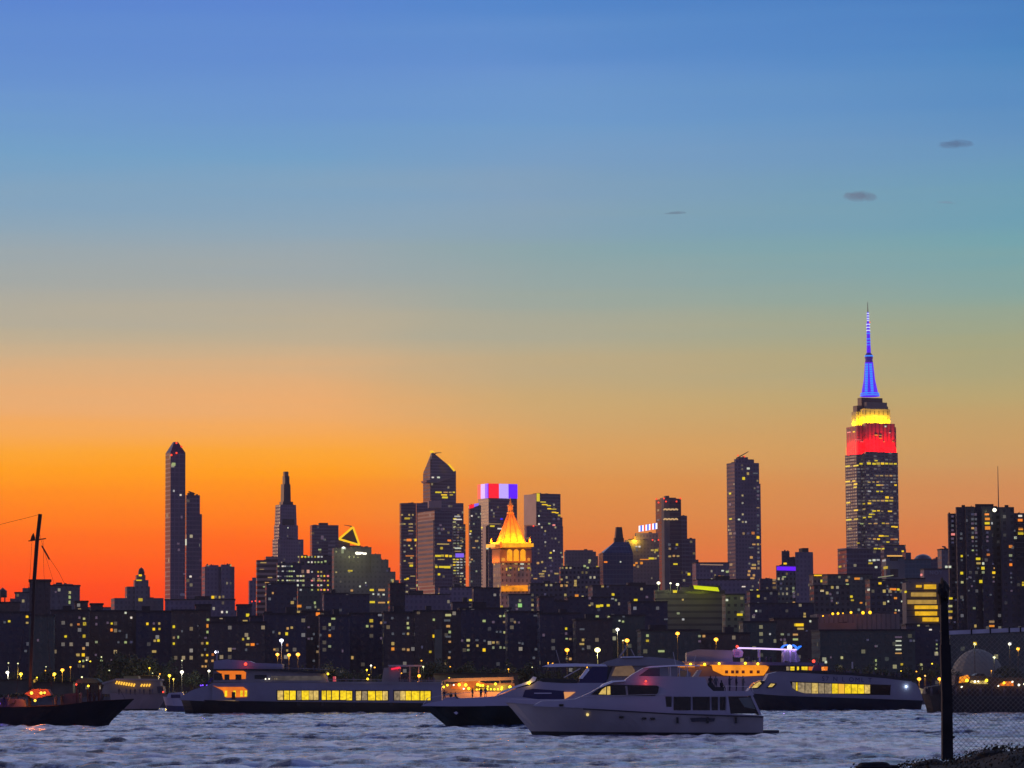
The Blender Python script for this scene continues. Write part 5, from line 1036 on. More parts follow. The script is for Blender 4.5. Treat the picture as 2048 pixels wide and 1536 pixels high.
class Boat:
    def __init__(s, name, label, cat, d, px, group=None):
        s.d = d; q = P(px, 1400, d); s.root = empty(name, (q.x, d, 0), label, cat, group)
    def w(s, px, py): return P(px, py, s.d)
    def prism(s, name, pts, width, mat, taper=0.0, parent=None, yoff=0.0, bevel=0.0, label=None):
        q = [s.w(*p) for p in pts]
        ar = sum(q[i].x * q[(i+1) % len(q)].z - q[(i+1) % len(q)].x * q[i].z for i in range(len(q)))
        if ar < 0: q.reverse()
        z0 = min(p.z for p in q); z1 = max(p.z for p in q); mb = MB()
        def hw(p): return width / 2 * (1 - taper * (p.z - z0) / max(z1 - z0, 0.01))
        a = [Vector((p.x, s.d + yoff - hw(p), p.z)) for p in q]; c = [Vector((p.x, s.d + yoff + hw(p), p.z)) for p in q]
        mb.quad(a); mb.quad(list(reversed(c))); k = len(q)
        for i in range(k): mb.quad([a[i], c[i], c[(i+1)%k], a[(i+1)%k]])
        o = mb.build(name, mat, parent or s.root)
        if bevel:
            m = o.modifiers.new('bevel', 'BEVEL'); m.width = bevel; m.segments = 2; m.limit_method = 'ANGLE'
        if label: o['label'] = label
        return o
    def rect(s, name, x0, x1, y0, y1, width, mat, **k): return s.prism(name, [(x0, y1), (x1, y1), (x1, y0), (x0, y0)], width, mat, **k)
    def hull(s, deck, xwl, ywl, stripe, beam, mats, names=('hull', 'hull_bottom'), full=0.45, sternx=None, draft=0.8, flare=0.8, stern_taper=0.9):
        """deck: [(px,py)...] from bow to stern; xwl: (bow,stern) at the waterline; stripe: height fraction of the colour split"""
        n = 28; dk = [s.w(*p) for p in deck]; xb, xs = s.w(xwl[0], ywl).x, s.w(xwl[1], ywl).x; zwl = 0.0
        def at(t):
            x = dk[0].x + (dk[-1].x - dk[0].x) * t
            for a, b in zip(dk, dk[1:]):
                if (a.x <= x <= b.x) or (a.x >= x >= b.x):
                    u = (x - a.x) / (b.x - a.x) if abs(b.x - a.x) > 1e-6 else 0; return x, a.z + (b.z - a.z) * u
            return x, dk[-1].z
        levels = [1.0, 0.82, stripe, stripe * 0.5, 0.0, -1]
        rows = []
        for i in range(n + 1):
            t = i / n; xd, zd = at(t); xw = xb + (xs - xb) * t
            bd = beam / 2 * min(1, (t / full)) ** 0.62 * (1 - (1 - stern_taper) * max(0, (t - 0.7) / 0.3)); bw = beam / 2 * flare * min(1, (t / (full * 1.35))) ** 0.95 * (1 - (1 - stern_taper) * max(0, (t - 0.7) / 0.3))
            row = []
            for L in levels:
                if L >= 0:
                    g = 1 - (1 - L) ** 1.0; e = L ** 1.25
                    row.append((xw + (xd - xw) * e, bw + (bd - bw) * L, zwl + (zd - zwl) * L))
                else: row.append((xw + (0.6 if xs > xb else -0.6) * (1 - t), bw * 0.5, -draft))
            rows.append(row)
        def part(lo, hi, cap):
            mb = MB()
            for sgn in (-1, 1):
                for i in range(n):
                    for j in range(lo, hi):
                        q = [(r[j][0], s.d + sgn * r[j][1], r[j][2]) for r in (rows[i], rows[i+1])] + [(r[j+1][0], s.d + sgn * r[j+1][1], r[j+1][2]) for r in (rows[i+1], rows[i])]
                        mb.quad(q)
            for j in range(lo, hi):
                a, b_ = rows[n][j], rows[n][j+1]; mb.quad([(a[0], s.d - a[1], a[2]), (a[0], s.d + a[1], a[2]), (b_[0], s.d + b_[1], b_[2]), (b_[0], s.d - b_[1], b_[2])])
            if cap:
                for i in range(n):
                    a, b_ = rows[i][0], rows[i+1][0]; mb.quad([(a[0], s.d - a[1], a[2] - 0.1), (b_[0], s.d - b_[1], b_[2] - 0.1), (b_[0], s.d + b_[1], b_[2] - 0.1), (a[0], s.d + a[1], a[2] - 0.1)])
            return mb
        part(0, 2, True).build(names[0], mats[0], s.root, smooth=False); part(2, 5, False).build(names[1], mats[1], s.root)
    def line(s, name, pts, r, mat, y=0.0, both=True, parent=None):
        for sg in ((1, -1) if both and y else (-1,)):
            mb = MB(); q = [s.w(*p) for p in pts]; q = [Vector((p.x, s.d + sg * y, p.z)) for p in q]
            for a, b_ in zip(q, q[1:]): mb.bar(a, b_, r)
            o = mb.build(name, mat, parent or s.root)
        return o
    def lamp(s, name, px, py, r, mat, y=0.0, power=0, col=(255,200,60)):
        mb = MB(); p = s.w(px, py); p.y = s.d - y; mb.ball(p, r * mpp(s.d), 8, 6); mb.build(name, mat, s.root)
        if power: pointlight(name + '_light', p - Vector((0, r * mpp(s.d) + 0.2, 0)), col, power, 0.15, s.root)
LR = emat('lamp_red', (255, 70, 50), 2.2); LY = emat('lamp_yellow', LC['yellow'], 1.8); LO = emat('lamp_orange', LC['orange'], 1.8); LW = emat('lamp_white', LC['white'], 1.8)
LP = emat('lamp_purple', (120, 70, 255), 1.6)
winy = emat('cabin_yellow', (255, 215, 25), 0.95, vary=0.45, scale=1.6); wino = emat('cabin_orange', (240, 120, 25), 0.9, vary=0.25, scale=0.5); wina = emat('cabin_amber', (225, 190, 100), 0.85, vary=0.5, scale=1.6); wind = emat('cabin_dim', (160, 140, 105), 0.75, vary=0.55, scale=1.8); winp = emat('cabin_peach', (225, 150, 90), 0.9, vary=0.1, scale=0.6)

# people
def person_mesh(kind, col):
    bm = bmesh.new(); me = bpy.data.meshes.new('person')
    J = dict(pel=(0,0,0.95), che=(0,0,1.32), nec=(0,0,1.5), hed=(0,0.0,1.66), top=(0,0,1.76), sl=(-0.19,0,1.42), sr=(0.19,0,1.42), el=(-0.26,-0.02,1.14), er=(0.26,-0.02,1.14), hl=(-0.25,-0.14,0.9), hr=(0.25,-0.14,0.9),
             tl=(-0.1,0,0.9), tr=(0.1,0,0.9), kl=(-0.11,-0.02,0.5), kr=(0.12,-0.02,0.5), al=(-0.12,0.02,0.08), ar=(0.13,0.02,0.08), fl=(-0.13,-0.13,0.04), fr=(0.14,-0.13,0.04))
    if kind == 'reach': J['er'] = (0.36,-0.08,1.3); J['hr'] = (0.42,-0.22,1.5)
    if kind == 'sit':
        for k in ('pel','che','nec','hed','top','sl','sr','el','er','hl','hr','tl','tr'): J[k] = (J[k][0], J[k][1], J[k][2] - 0.48)
        J['kl'] = (-0.14,-0.42,0.46); J['kr'] = (0.14,-0.42,0.46); J['al'] = (-0.14,-0.42,0.08); J['ar'] = (0.14,-0.42,0.08); J['fl'] = (-0.14,-0.56,0.04); J['fr'] = (0.14,-0.56,0.04)
        J['hl'] = (-0.16,-0.36,0.56); J['hr'] = (0.16,-0.36,0.56)
    R = dict(pel=0.15, che=0.17, nec=0.06, hed=0.10, top=0.07, sl=0.075, sr=0.075, el=0.05, er=0.05, hl=0.04, hr=0.04, tl=0.1, tr=0.1, kl=0.065, kr=0.065, al=0.045, ar=0.045, fl=0.04, fr=0.04)
    E = [('pel','che'),('che','nec'),('nec','hed'),('hed','top'),('che','sl'),('che','sr'),('sl','el'),('sr','er'),('el','hl'),('er','hr'),('pel','tl'),('pel','tr'),('tl','kl'),('tr','kr'),('kl','al'),('kr','ar'),('al','fl'),('ar','fr')]
    vs_ = {k: bm.verts.new(v) for k, v in J.items()}
    for a, b_ in E: bm.edges.new((vs_[a], vs_[b_]))
    keys = list(J); bm.to_mesh(me); bm.free()
    ob = bpy.data.objects.new('person', me); COL.objects.link(ob)
    md = ob.modifiers.new('skin', 'SKIN'); ss = ob.modifiers.new('sub', 'SUBSURF'); ss.levels = 1; ss.render_levels = 1
    if not me.skin_vertices: 
        bm = bmesh.new(); bm.from_mesh(me); bm.verts.layers.skin.verify(); bm.to_mesh(me); bm.free()
    for i, k in enumerate(keys):
        sv = me.skin_vertices[0].data[i]; sv.radius = (R[k], R[k] * 0.8); sv.use_root = (k == 'pel')
    bpy.context.view_layer.update(); dg = bpy.context.evaluated_depsgraph_get(); m2 = bpy.data.meshes.new_from_object(ob.evaluated_get(dg))
    m2.name = 'person'; m2.materials.clear(); m2.materials.append(pmat('clothes_' + col[0], col[1], 0.8)); m2.polygons.foreach_set('use_smooth', [True] * len(m2.polygons))
    bpy.data.objects.remove(ob); return m2
PM = [person_mesh('stand', ('dark', (0.02, 0.02, 0.03))), person_mesh('reach', ('navy', (0.03, 0.03, 0.06))), person_mesh('stand', ('grey', (0.12, 0.11, 0.13))), person_mesh('sit', ('black', (0.015, 0.015, 0.02)))]
def person(x, y, z, k, label, group=None, rz=0.0):
    o = bpy.data.objects.new('person', PM[k]); COL.objects.link(o); o.location = (x, y, z); o.rotation_euler = (0, 0, rz); tag(o, label, 'person', group); return o

# --- near white yacht
Y1 = Boat('motor_yacht', 'nearest white motor yacht with a raked cabin window and six dark saloon windows', 'yacht', 372, 1280)
Y1.hull([(1011,1405),(1100,1411),(1165,1416),(1340,1426),(1523,1432)], (1066,1523), 1472, 0.16, 6.4, (pmat('yacht_hull_grey', (0.30, 0.28, 0.29), 0.35, noise=0.12, nscale=0.2), blackhull), full=0.4)
Y1.prism('bulwark', [(1064,1412),(1083,1402),(1120,1400.5),(1150,1398),(1165,1392),(1186,1390),(1330,1391),(1450,1391),(1450,1431),(1340,1426),(1165,1416)], 5.2, yachtwhite, 0.1, bevel=0.08)
Y1.prism('cabin', [(1150,1398),(1182,1384),(1212,1366),(1226,1362.5),(1250,1361),(1330,1361),(1340,1358),(1408,1356),(1414,1372),(1424,1382),(1500,1382),(1506,1390),(1500,1391.5),(1170,1394)], 4.7, yachtwhite, 0.16, bevel=0.08)
Y1.prism('roof_edge', [(1196,1377),(1206,1368),(1224,1361.5),(1250,1360.2),(1250,1362.6),(1226,1364.6),(1210,1371)], 4.95, pmat('rim_highlight', (0.85, 0.88, 0.95), 0.3), bevel=0.05)  # edge highlight put into the much paler rim colour
Y1.prism('pilothouse_window', [(1181,1388.5),(1196,1377.5),(1209,1370),(1226,1369.5),(1312,1371),(1316,1374),(1314,1385),(1308,1391.5),(1240,1391)], 4.86, darkglass)
Y1.prism('lit_window', [(1196,1388.5),(1203,1379),(1211,1373.5),(1211,1389)], 4.95, wina); Y1.prism('lit_window', [(1213,1389.5),(1213,1373),(1219,1372.5),(1219.5,1389)], 4.95, wina)
Y1.prism('window_post', [(1251,1390),(1249,1372),(1253,1372),(1255,1390)], 4.93, greybrown)
Y1.prism('flybridge', [(1248,1361),(1262,1350),(1286,1336),(1296,1334),(1298,1336.5),(1276,1352),(1345,1353),(1408,1355),(1408,1362),(1250,1362)], 4.0, yachtwhite, 0.05, bevel=0.05)
Y1.prism('windshield', [(1266,1351.5),(1287,1337.5),(1318,1337),(1318,1353)], 3.7, pmat('smoked_glass', (0.06, 0.055, 0.09), 0.15))
Y1.prism('hardtop', [(1286,1335.5),(1300,1332.5),(1345,1330.2),(1398,1330.4),(1398,1332.6),(1346,1332.6),(1300,1335.4)], 4.2, pmat('rim_highlight', (0.85, 0.88, 0.95), 0.3), bevel=0.04)
for x in (1340, 1358, 1374): Y1.line('post', [(x, 1354), (x - 1, 1332)], 0.08, railm, 1.7)
Y1.prism('radar_arch', [(1384,1356),(1396,1340),(1402,1340),(1394,1356)], 3.9, pmat('arch_warm_glow', (0.45, 0.35, 0.33), 0.4), bevel=0.05)  # warm colour holds orange light from the boat behind
Y1.prism('orange_glow_panel', [(1354,1356),(1362,1341),(1376,1341),(1368,1356)], 3.4, pmat('orange_glow_tan', (0.40, 0.26, 0.12), 0.8))  # tan panel painted for orange light from the boat behind
Y1.prism('saloon_window', [(1329,1393),(1341,1393),(1341,1419),(1331,1418)], 4.98, darkglass)
for x0, x1 in ((1345,1379),(1383,1417),(1420.5,1433),(1437,1448)): Y1.rect('saloon_window', x0, x1, 1393.5, 1420, 5.2, darkglass)
Y1.prism('aft_deck_opening', [(1452,1393),(1500,1393),(1514,1427),(1456,1427)], 4.9, darkglass)
Y1.prism('aft_wall', [(1450,1391),(1453,1391),(1458,1427),(1523,1431),(1523,1433),(1450,1431)], 5.3, yachtwhite)
Y1.prism('aft_pillar', [(1497,1390),(1502,1390),(1520,1430),(1515,1430)], 5.3, yachtwhite)
Y1.prism('aft_deck_window', [(1474,1396),(1499,1394),(1508,1418),(1486,1414)], 5.0, pmat('pale_curtain', (0.13, 0.15, 0.14), 0.6))
Y1.line('rub_rail', [(1013,1406.5),(1100,1412.5),(1165,1417.5),(1340,1427.5),(1523,1433.5)][2:], 0.14, blackhull, 3.15)
Y1.prism('swim_platform', [(1522,1460),(1555,1460),(1555,1466),(1522,1467)], 4.6, navyhull, bevel=0.05)
for x, y in ((1122,1410),(1241,1434),(1286,1436.5),(1303,1437)):
    o = Y1.prism('porthole', [(x-5,y),(x-4,y-2),(x+4,y-2),(x+5,y),(x+4,y+2.3),(x-4,y+2.3)], 6.32 if y > 1420 else 5.27, darkglass)
Y1.prism('name_plate', [(1377,1436),(1400,1434.5),(1427,1436),(1425,1442),(1380,1443)], 6.42, navyhull)
Y1.lamp('courtesy_light', 1174, 1429, 3.0, emat('lamp_cream', (235, 205, 120), 1.1), 2.6); Y1.lamp('nav_light', 1290, 1362.5, 2.2, LR, 2.4, 25, (255,60,40))
Y1.line('bow_rail', [(1016,1404),(1022,1398),(1060,1399),(1100,1400)], 0.05, railm, 1.2)
Y1.prism('sofa', [(1412,1382),(1414,1366),(1424,1366),(1428,1374),(1445,1374),(1446,1383)], 3.2, blackhull, bevel=0.1)
Y1.line('antenna', [(1352,1331),(1346,1304)], 0.05, railm); Y1.line('antenna', [(1386,1331),(1392,1310)], 0.05, railm); Y1.line('side_rail', [(1150,1397),(1150,1393.5),(1330,1388)], 0.04, railm, 2.5)
for x in (1352, 1412, 1468): Y1.prism('fender', [(x-2,1434),(x+2,1434),(x+2.4,1446),(x-2.4,1446)], 6.7, blackhull, bevel=0.06)
Y1.line('aft_rail', [(1450,1383),(1450,1372),(1500,1373),(1504,1384)], 0.06, railm, 2.0)
for i, (x, k, lab) in enumerate([(1420,0,'person standing leftmost in the group on the near yacht aft deck'),(1431,2,'person in a grey top beside the leftmost figure on the near yacht aft deck'),(1443,3,'person sitting low in dark clothes on the near yacht aft deck'),
                                 (1458,1,'person with one arm raised on the near yacht aft deck'),(1472,0,'person in dark clothes second from the right on the near yacht aft deck'),(1486,2,'person in a grey top furthest right on the near yacht aft deck')]):
    q = P(x, 1383, 372); person(q.x, 372 - 1.1 + 0.5 * (i % 3), q.z - 0.02, k, lab, rz=0.4 * i)
# --- second yacht
Y2 = Boat('motor_yacht', 'motor yacht with a dark green black hull and thin hardtop, behind the nearest yacht', 'yacht', 477, 1060)
Y2.hull([(842,1412),(900,1412),(1100,1411),(1400,1408)], (893,1420), 1453, 0.10, 7.0, (pmat('dark_green_hull', (0.018, 0.03, 0.028), 0.3, noise=0.3, nscale=0.3), blackhull), full=0.35)
Y2.prism('deck', [(843,1412),(852,1407),(868,1404),(890,1400),(930,1396),(985,1393),(1400,1392),(1400,1410),(1100,1411.5),(900,1412.5)], 5.4, whitehull, 0.12, bevel=0.1)
Y2.prism('cabin', [(985,1394),(1005,1388),(1030,1378),(1062,1370),(1075,1362),(1110,1363),(1160,1366),(1240,1366),(1240,1394)], 4.9, yachtwhite, 0.12, bevel=0.08)
Y2.prism('windshield', [(990,1393),(1030,1376),(1060,1367),(1070,1362),(1073,1355),(1066,1353),(1058,1362),(1030,1372),(1002,1383)], 4.6, pmat('rim_highlight', (0.85, 0.88, 0.95), 0.3), bevel=0.04)
Y2.prism('cabin_window', [(1050,1380),(1066,1377.5),(1100,1380),(1128,1382),(1128,1398),(1085,1400),(1045,1394)], 4.95, navyglass)
Y2.prism('lit_window', [(1127,1384),(1150,1384),(1140,1392),(1129,1398)], 5.05, winp)
Y2.prism('trim_light', [(1068,1385.5),(1103,1385.5),(1103,1387.3),(1068,1387.3)], 5.05, pmat('trim_pale', (0.7, 0.65, 0.75), 0.4))
Y2.prism('cockpit_coaming', [(1078,1361),(1085,1356),(1150,1360),(1156,1365),(1150,1368),(1085,1364)], 4.4, blackhull)
Y2.prism('hardtop', [(1084,1333),(1100,1328),(1150,1327),(1210,1329),(1214,1333),(1150,1333),(1100,1334)], 4.4, pmat('rim_highlight2', (0.7, 0.7, 0.8), 0.35), bevel=0.05)
Y2.prism('arch', [(1158,1362),(1172,1342),(1185,1334),(1215,1334),(1212,1366),(1158,1366)], 4.2, navyglass)
Y2.prism('arch_strut', [(1158,1357),(1172,1338),(1177,1336),(1178,1341),(1164,1358)], 4.4, pmat('rim_highlight', (0.85, 0.88, 0.95), 0.3))
Y2.line('strut', [(1128,1355),(1160,1337)], 0.12, railm, 1.9)
Y2.lamp('bow_light', 1058, 1366.5, 2.6, LY, 2.2, 15)
Y2.line('bow_rail', [(846,1409),(856,1396),(900,1388),(960,1383),(988,1383)], 0.05, railm, 1.4)
Y2.line('antenna', [(1120,1328),(1112,1300)], 0.06, railm); Y2.line('stern_rail', [(1180,1392),(1180,1386),(1400,1386)], 0.05, railm, 2.2)
Y2.prism('foredeck_locker', [(880,1404),(890,1396),(912,1393),(922,1397),(935,1401)], 2.4, whitehull, bevel=0.1)
Y2.prism('hull_emblem', [(908,1425),(913,1422.5),(917,1426),(913,1429)], 5.5, pmat('trim_pale', (0.7, 0.65, 0.75), 0.4))
for i, (x, y, k, lab) in enumerate([(889,1399,1,'person standing furthest forward on the dark hulled yacht bow'),(902,1397,3,'person crouched behind the furthest forward figure on the dark hulled yacht'),(911,1397,3,'person in dark clothes sitting on the foredeck locker of the dark hulled yacht'),
                                    (945,1395,0,'person standing midway on the dark hulled yacht foredeck'),(962,1394,0,'person at the left of a close pair on the dark hulled yacht foredeck'),(971,1394,2,'person at the right of a close pair on the dark hulled yacht foredeck')]):
    q = P(x, y, 477); person(q.x, 476 + 0.4 * (i % 2), q.z - 0.35, k, lab, rz=0.6 * i)
# --- big white yacht behind
Y3 = Boat('motor_yacht', 'large dim yacht with a domed grey roof, mostly hidden behind the two nearer yachts', 'yacht', 620, 1270)
Y3.hull([(1120,1392),(1250,1398),(1400,1398)], (1150,1400), 1436, 0.15, 8.0, (greyhull, blackhull))
Y3.prism('cabin', [(1180,1398),(1198,1345),(1225,1330),(1340,1328),(1380,1345),(1380,1398)], 6.2, greybrown, 0.1, bevel=0.1)
Y3.prism('cabin_window', [(1222,1352),(1230,1334),(1262,1331),(1268,1340),(1268,1352)], 5.9, emat('cabin_ochre', (118, 92, 70), 0.7, vary=0.3, scale=1.0), yoff=-0.4)
Y3.prism('roof', [(1196,1330),(1215,1322),(1240,1315),(1300,1314),(1345,1318),(1368,1326),(1368,1331),(1220,1332)], 6.8, pmat('roof_grey', (0.24, 0.22, 0.23), 0.5), 0.15, bevel=0.1)
Y3.prism('roof_edge', [(1242,1315.6),(1242,1313.6),(1285,1313),(1285,1315)], 6.9, pmat('rim_highlight', (0.85, 0.88, 0.95), 0.3))
for x in (1232, 1238, 1246, 1256, 1263): Y3.rect('window_bar', x, x + 2, 1335 + (x % 3), 1344, 6.35, darkglass)
Y3.prism('stair', [(1192,1350),(1208,1334),(1224,1334),(1214,1360),(1196,1366)], 6.3, blackhull)
Y3.line('mast', [(1238,1315),(1252,1296),(1250,1290)], 0.3, greybrown); Y3.line('antenna', [(1270,1314),(1262,1298)], 0.15, greybrown)

# --- long ferry on the left
F1 = Boat('dinner_ferry', 'long low ferry with a black hull and a row of wide glowing yellow windows', 'ferry', 787, 620)
F1.hull([(362,1399),(400,1399.5),(480,1402),(600,1404),(884,1407)], (371,884), 1424, 0.6, 11, (blackhull, blackhull), full=0.14)
F1.prism('bow_bulwark', [(362,1400),(366,1392),(388,1380),(420,1370),(428,1366),(432,1374),(430,1403)], 8.5, greyhull, 0.1, bevel=0.1)
F1.prism('main_deck_house', [(428,1366),(500,1365),(656,1366),(884,1368),(884,1406),(600,1403.5),(428,1401)], 9.6, greyhull, 0.02, bevel=0.1)
F1.prism('upper_deck_house', [(430,1341),(500,1341),(560,1343),(652,1347),(656,1365.5),(430,1364.5)], 8.4, greybrown, 0.0, bevel=0.05)
F1.prism('upper_roof', [(428,1339),(500,1338),(565,1338),(655,1344),(655,1347.5),(560,1342.5),(500,1340.5),(428,1341.5)], 10.2, blackhull)
F1.prism('wheelhouse', [(430,1338.5),(431,1322),(455,1319),(500,1322),(510,1326),(566,1328),(566,1338)], 7.5, pmat('wheelhouse_blue', (0.26, 0.25, 0.34), 0.5), 0.05, bevel=0.1)
F1.rect('wheelhouse_window', 440, 492, 1325, 1329, 7.2, navyglass)
F1.prism('lit_saloon', [(436,1342),(490,1342),(495,1345),(494,1358),(450,1359),(446,1348)], 8.6, wino); F1.prism('lit_saloon', [(430,1371),(438,1374),(455,1374),(490,1374),(498,1380),(497,1394),(455,1395),(449,1381)], 9.8, wino)
for x0, x1 in ((452,462),(474,486)): F1.rect('doorway', x0, x1, 1349, 1359, 8.8, darkglass)
F1.rect('doorway', 431, 447, 1347, 1360, 8.8, blackhull)
for x in (453, 470, 484, 492.5): F1.rect('window', x, x + 5, 1381, 1393, 10.0, winy)
F1.rect('doorway', 467, 474, 1384, 1398, 10.1, blackhull)
for i, (x0, x1) in enumerate(((558,569),(571,581),(582.5,594),(597,605),(606,620),(621,628.5),(629.5,639),(646,654),(656,664),(666,680),(682.5,694),(695,706),(714,724),(726,736),(738,752),(754,766),(767,777),(790,801),(802,812),(813,823),(824.5,840),(842,849),(850,862))):
    F1.rect('window', x0, x1, 1381.5 + (i > 10) * 0.8, 1399.5 + (i > 10) * 0.8, 9.72, (wina, winy, winy, wind, winy, wina, wina, winy, winy, winy, winy, winy, wina, wind, winy, winy, wina, wind, wina, winy, winy, winy, winy)[i])
for x0, x1 in ((556,595),(596,641),(645,708),(712,779),(788,864)):
    F1.prism('window_frame', [(x0, 1380), (x1, 1380.6), (x1, 1401.6), (x0, 1401)], 9.66, bronze)
F1.rect('upper_window', 512, 536, 1350, 1358, 8.6, blackhull); 
for x, m in ((534,LW),(541,LW),(552,wind),(556,wind)): F1.lamp('deck_lamp', x, 1358, 1.2, m, 4.5)
F1.rect('upper_window', 545, 645, 1352, 1361, 8.55, emat('cabin_faint', (75, 68, 66), 0.8, vary=0.5, scale=1.0))
F1.rect('side_rail', 656, 884, 1363.5, 1368.5, 9.8, greybrown)
F1.prism('canopy', [(776,1330),(845,1330),(842,1333),(780,1333.5)], 6, pmat('canopy_pale', (0.4, 0.38, 0.36), 0.6))
for x in (779, 800, 820, 838): F1.line('post', [(x, 1332), (x, 1366)], 0.25, greybrown, 2.6)
F1.prism('stern_cabin', [(764,1366),(768,1336),(790,1334),(800,1345),(800,1366)], 5, greybrown, bevel=0.1)
F1.prism('banner', [(783,1337),(800,1333.5),(801,1337),(784,1340)], 6.4, emat('lamp_pinkred', (255, 40, 70), 1.1))
F1.lamp('mast_light', 494, 1328.5, 3.2, LR, 4.2, 50, (255,30,30)); F1.lamp('deck_lamp', 839, 1352, 3.2, LO, 3.2, 200, (255,140,40)); F1.lamp('deck_lamp', 737, 1358, 2.2, LY, 4.5, 40)
F1.rect('life_ring', 667, 671, 1353, 1363, 5.0, emat('sign_pink', (200, 70, 90), 0.8)); F1.lamp('deck_lamp', 658, 1348, 2.2, LY, 4.4, 40)
for x, y in ((404,1371),(408,1370.5),(416,1371)): F1.lamp('bow_light', x, y, 1.6, LP, 3.0, 60, (110,60,255))
F1.line('deck_rail', [(657,1358.5),(884,1361)], 0.12, greybrown, 4.8); F1.line('deck_rail', [(500,1333),(655,1339)], 0.12, greybrown, 4.6)
for x in range(662, 884, 16): F1.line('stanchion', [(x, 1364), (x, 1359)], 0.1, greybrown, 4.8)
for x in (600, 648, 712, 784): F1.prism('tyre_fender', [(x-3,1405),(x+3,1405),(x+3,1411),(x-3,1411)], 11.3, blackhull, bevel=0.2)
F1.line('mast', [(433,1340),(434,1300)], 0.4, greybrown); F1.line('bow_mast', [(412,1372),(424,1356)], 0.5, navyglass)
F1.line('bow_steps', [(424,1372),(450,1396)], 0.5, greybrown, 4.4)
F1.rect('bow_light_strip', 436, 474, 1401, 1403.5, 9.9, emat('cabin_ochre2', (190, 150, 90), 0.8, vary=0.3, scale=0.5))
rp = random.Random(3)
for k in range(34):
    x = rp.uniform(500, 650) if k < 18 else rp.uniform(680, 870)
    yy = (1340 + (x - 500) * 0.035) if x < 655 else 1367
    q = P(x, yy, 787); person(q.x, 787 + rp.uniform(-3.2, 3.2), q.z - 0.15, rp.choice((0, 0, 1, 2)), 'passenger in dark clothes among the crowd on the long ferry open top deck', 'passengers on the long ferry top deck', rp.uniform(-2, 2))
# --- grey ferry on the right
F2 = Boat('passenger_ferry', 'grey ferry with a navy hull, pointed wheelhouse glass and a single band of lit windows', 'ferry', 787, 1670)
F2.hull([(1489,1386),(1560,1391.5),(1700,1396),(1841,1401)], (1516,1838), 1425, 0.5, 10.5, (navyhull, navyhull), full=0.2)
F2.prism('cabin', [(1490,1386),(1498,1376),(1512,1366),(1528,1360),(1534,1348),(1552,1343.5),(1590,1342),(1640,1346),(1700,1349),(1770,1355),(1815,1361),(1828,1368),(1836,1380),(1841,1401),(1700,1396),(1560,1391.5)], 9.2, greyhull, 0.06, bevel=0.12)
F2.prism('window_band', [(1577,1363),(1600,1364),(1777,1370),(1776,1390),(1737,1389.5),(1620,1385.5),(1594,1383),(1583,1377)], 9.16, darkglass)
xs = [1581, 1588, 1592.5, 1606.5, 1619.5, 1633, 1645.5, 1660, 1672.5, 1685.5, 1698.5, 1711.5, 1724.5, 1736.5]
for i in range(len(xs) - 1):
    xa, xb = xs[i] + 0.5, xs[i + 1] - 0.6; ya = 1364.8 + (xa - 1581) * 0.033; yb = ya + (xb - xa) * 0.033
    ybt = 1388.5 - max(0, (1600 - xa)) * 0.55; ybt2 = 1388.5 - max(0, (1600 - xb)) * 0.55; off = -2 + (xa - 1600) * 0.012
    F2.prism('window', [(xa, min(ybt + off, 1387)), (xb, min(ybt2 + off, 1387)), (xb, yb), (xa, ya)], 9.24, (wind, winy, wind, wind, wina, wind, wind, winy, emat('cabin_gold', (250, 190, 50), 0.95, vary=0.1, scale=0.5), winy, winy, winy, wina)[i])
for pts in ([(1500,1376),(1507,1368),(1517,1363),(1520,1367),(1512,1375)], [(1533,1374),(1539,1367),(1547,1368),(1541,1374)]): F2.prism('wheelhouse_window', pts, 9.3, wina)
F2.prism('wheelhouse_glass', [(1497,1378),(1506,1367),(1520,1361),(1527,1364),(1514,1377)], 9.24, darkglass); F2.prism('wheelhouse_glass', [(1530,1376),(1537,1366),(1551,1367),(1544,1376)], 9.24, darkglass)
F2.prism('side_rail', [(1560,1343),(1600,1340),(1640,1342),(1700,1346),(1760,1350),(1820,1358),(1815,1363),(1770,1357),(1700,1351),(1640,1348)], 8.9, blackhull)
F2.prism('mast', [(1622,1346),(1628,1330),(1640,1330),(1645,1347)], 1.6, pmat('mast_navy', (0.08, 0.07, 0.15), 0.5), bevel=0.1); F2.line('antenna', [(1636,1330),(1641,1312)], 0.25, blackhull); F2.line('antenna', [(1630,1331),(1616,1316)], 0.25, blackhull)
F2.lamp('mast_light', 1626.5, 1322.5, 3.2, LR, 1.0, 50, (255,30,30)); F2.lamp('stern_light', 1808, 1373, 2.4, emat('lamp_bluewhite', (225, 245, 255), 2.2), 4.4, 35, (200,230,255))
F2.prism('stern_lamp_glass', [(1812,1382),(1815,1376),(1826,1378),(1828,1388),(1818,1389)], 8.9, wind); F2.prism('stern_lamp_glass', [(1831,1382),(1836,1376),(1846,1379),(1845,1388),(1834,1388)], 5.9, wind)
cu = bpy.data.curves.new('hull_letters', 'FONT'); cu.body = 'S7 N L OML T'; cu.extrude = 0.05; cu.size = 1.45; cu.space_character = 1.35
to = bpy.data.objects.new('side_lettering', cu); COL.objects.link(to); to.parent = F2.root
p = P(1640, 1361.5, 787); to.location = Vector((p.x, 787 - 4.42, p.z)) - F2.root.matrix_world.translation; to.rotation_euler = (math.radians(90), math.radians(2.2), 0); tomesh(to, navyglass)
for k in range(42):
    x = rp.uniform(1645, 1822); q = P(x, 1349 + (x - 1640) * 0.055, 787); person(q.x, 787 + rp.uniform(-3.4, 3.4), q.z - 0.35, rp.choice((0, 0, 1, 2)), 'passenger in dark clothes among the crowd on the grey ferry open top deck', 'passengers on the grey ferry top deck', rp.uniform(-2, 2))
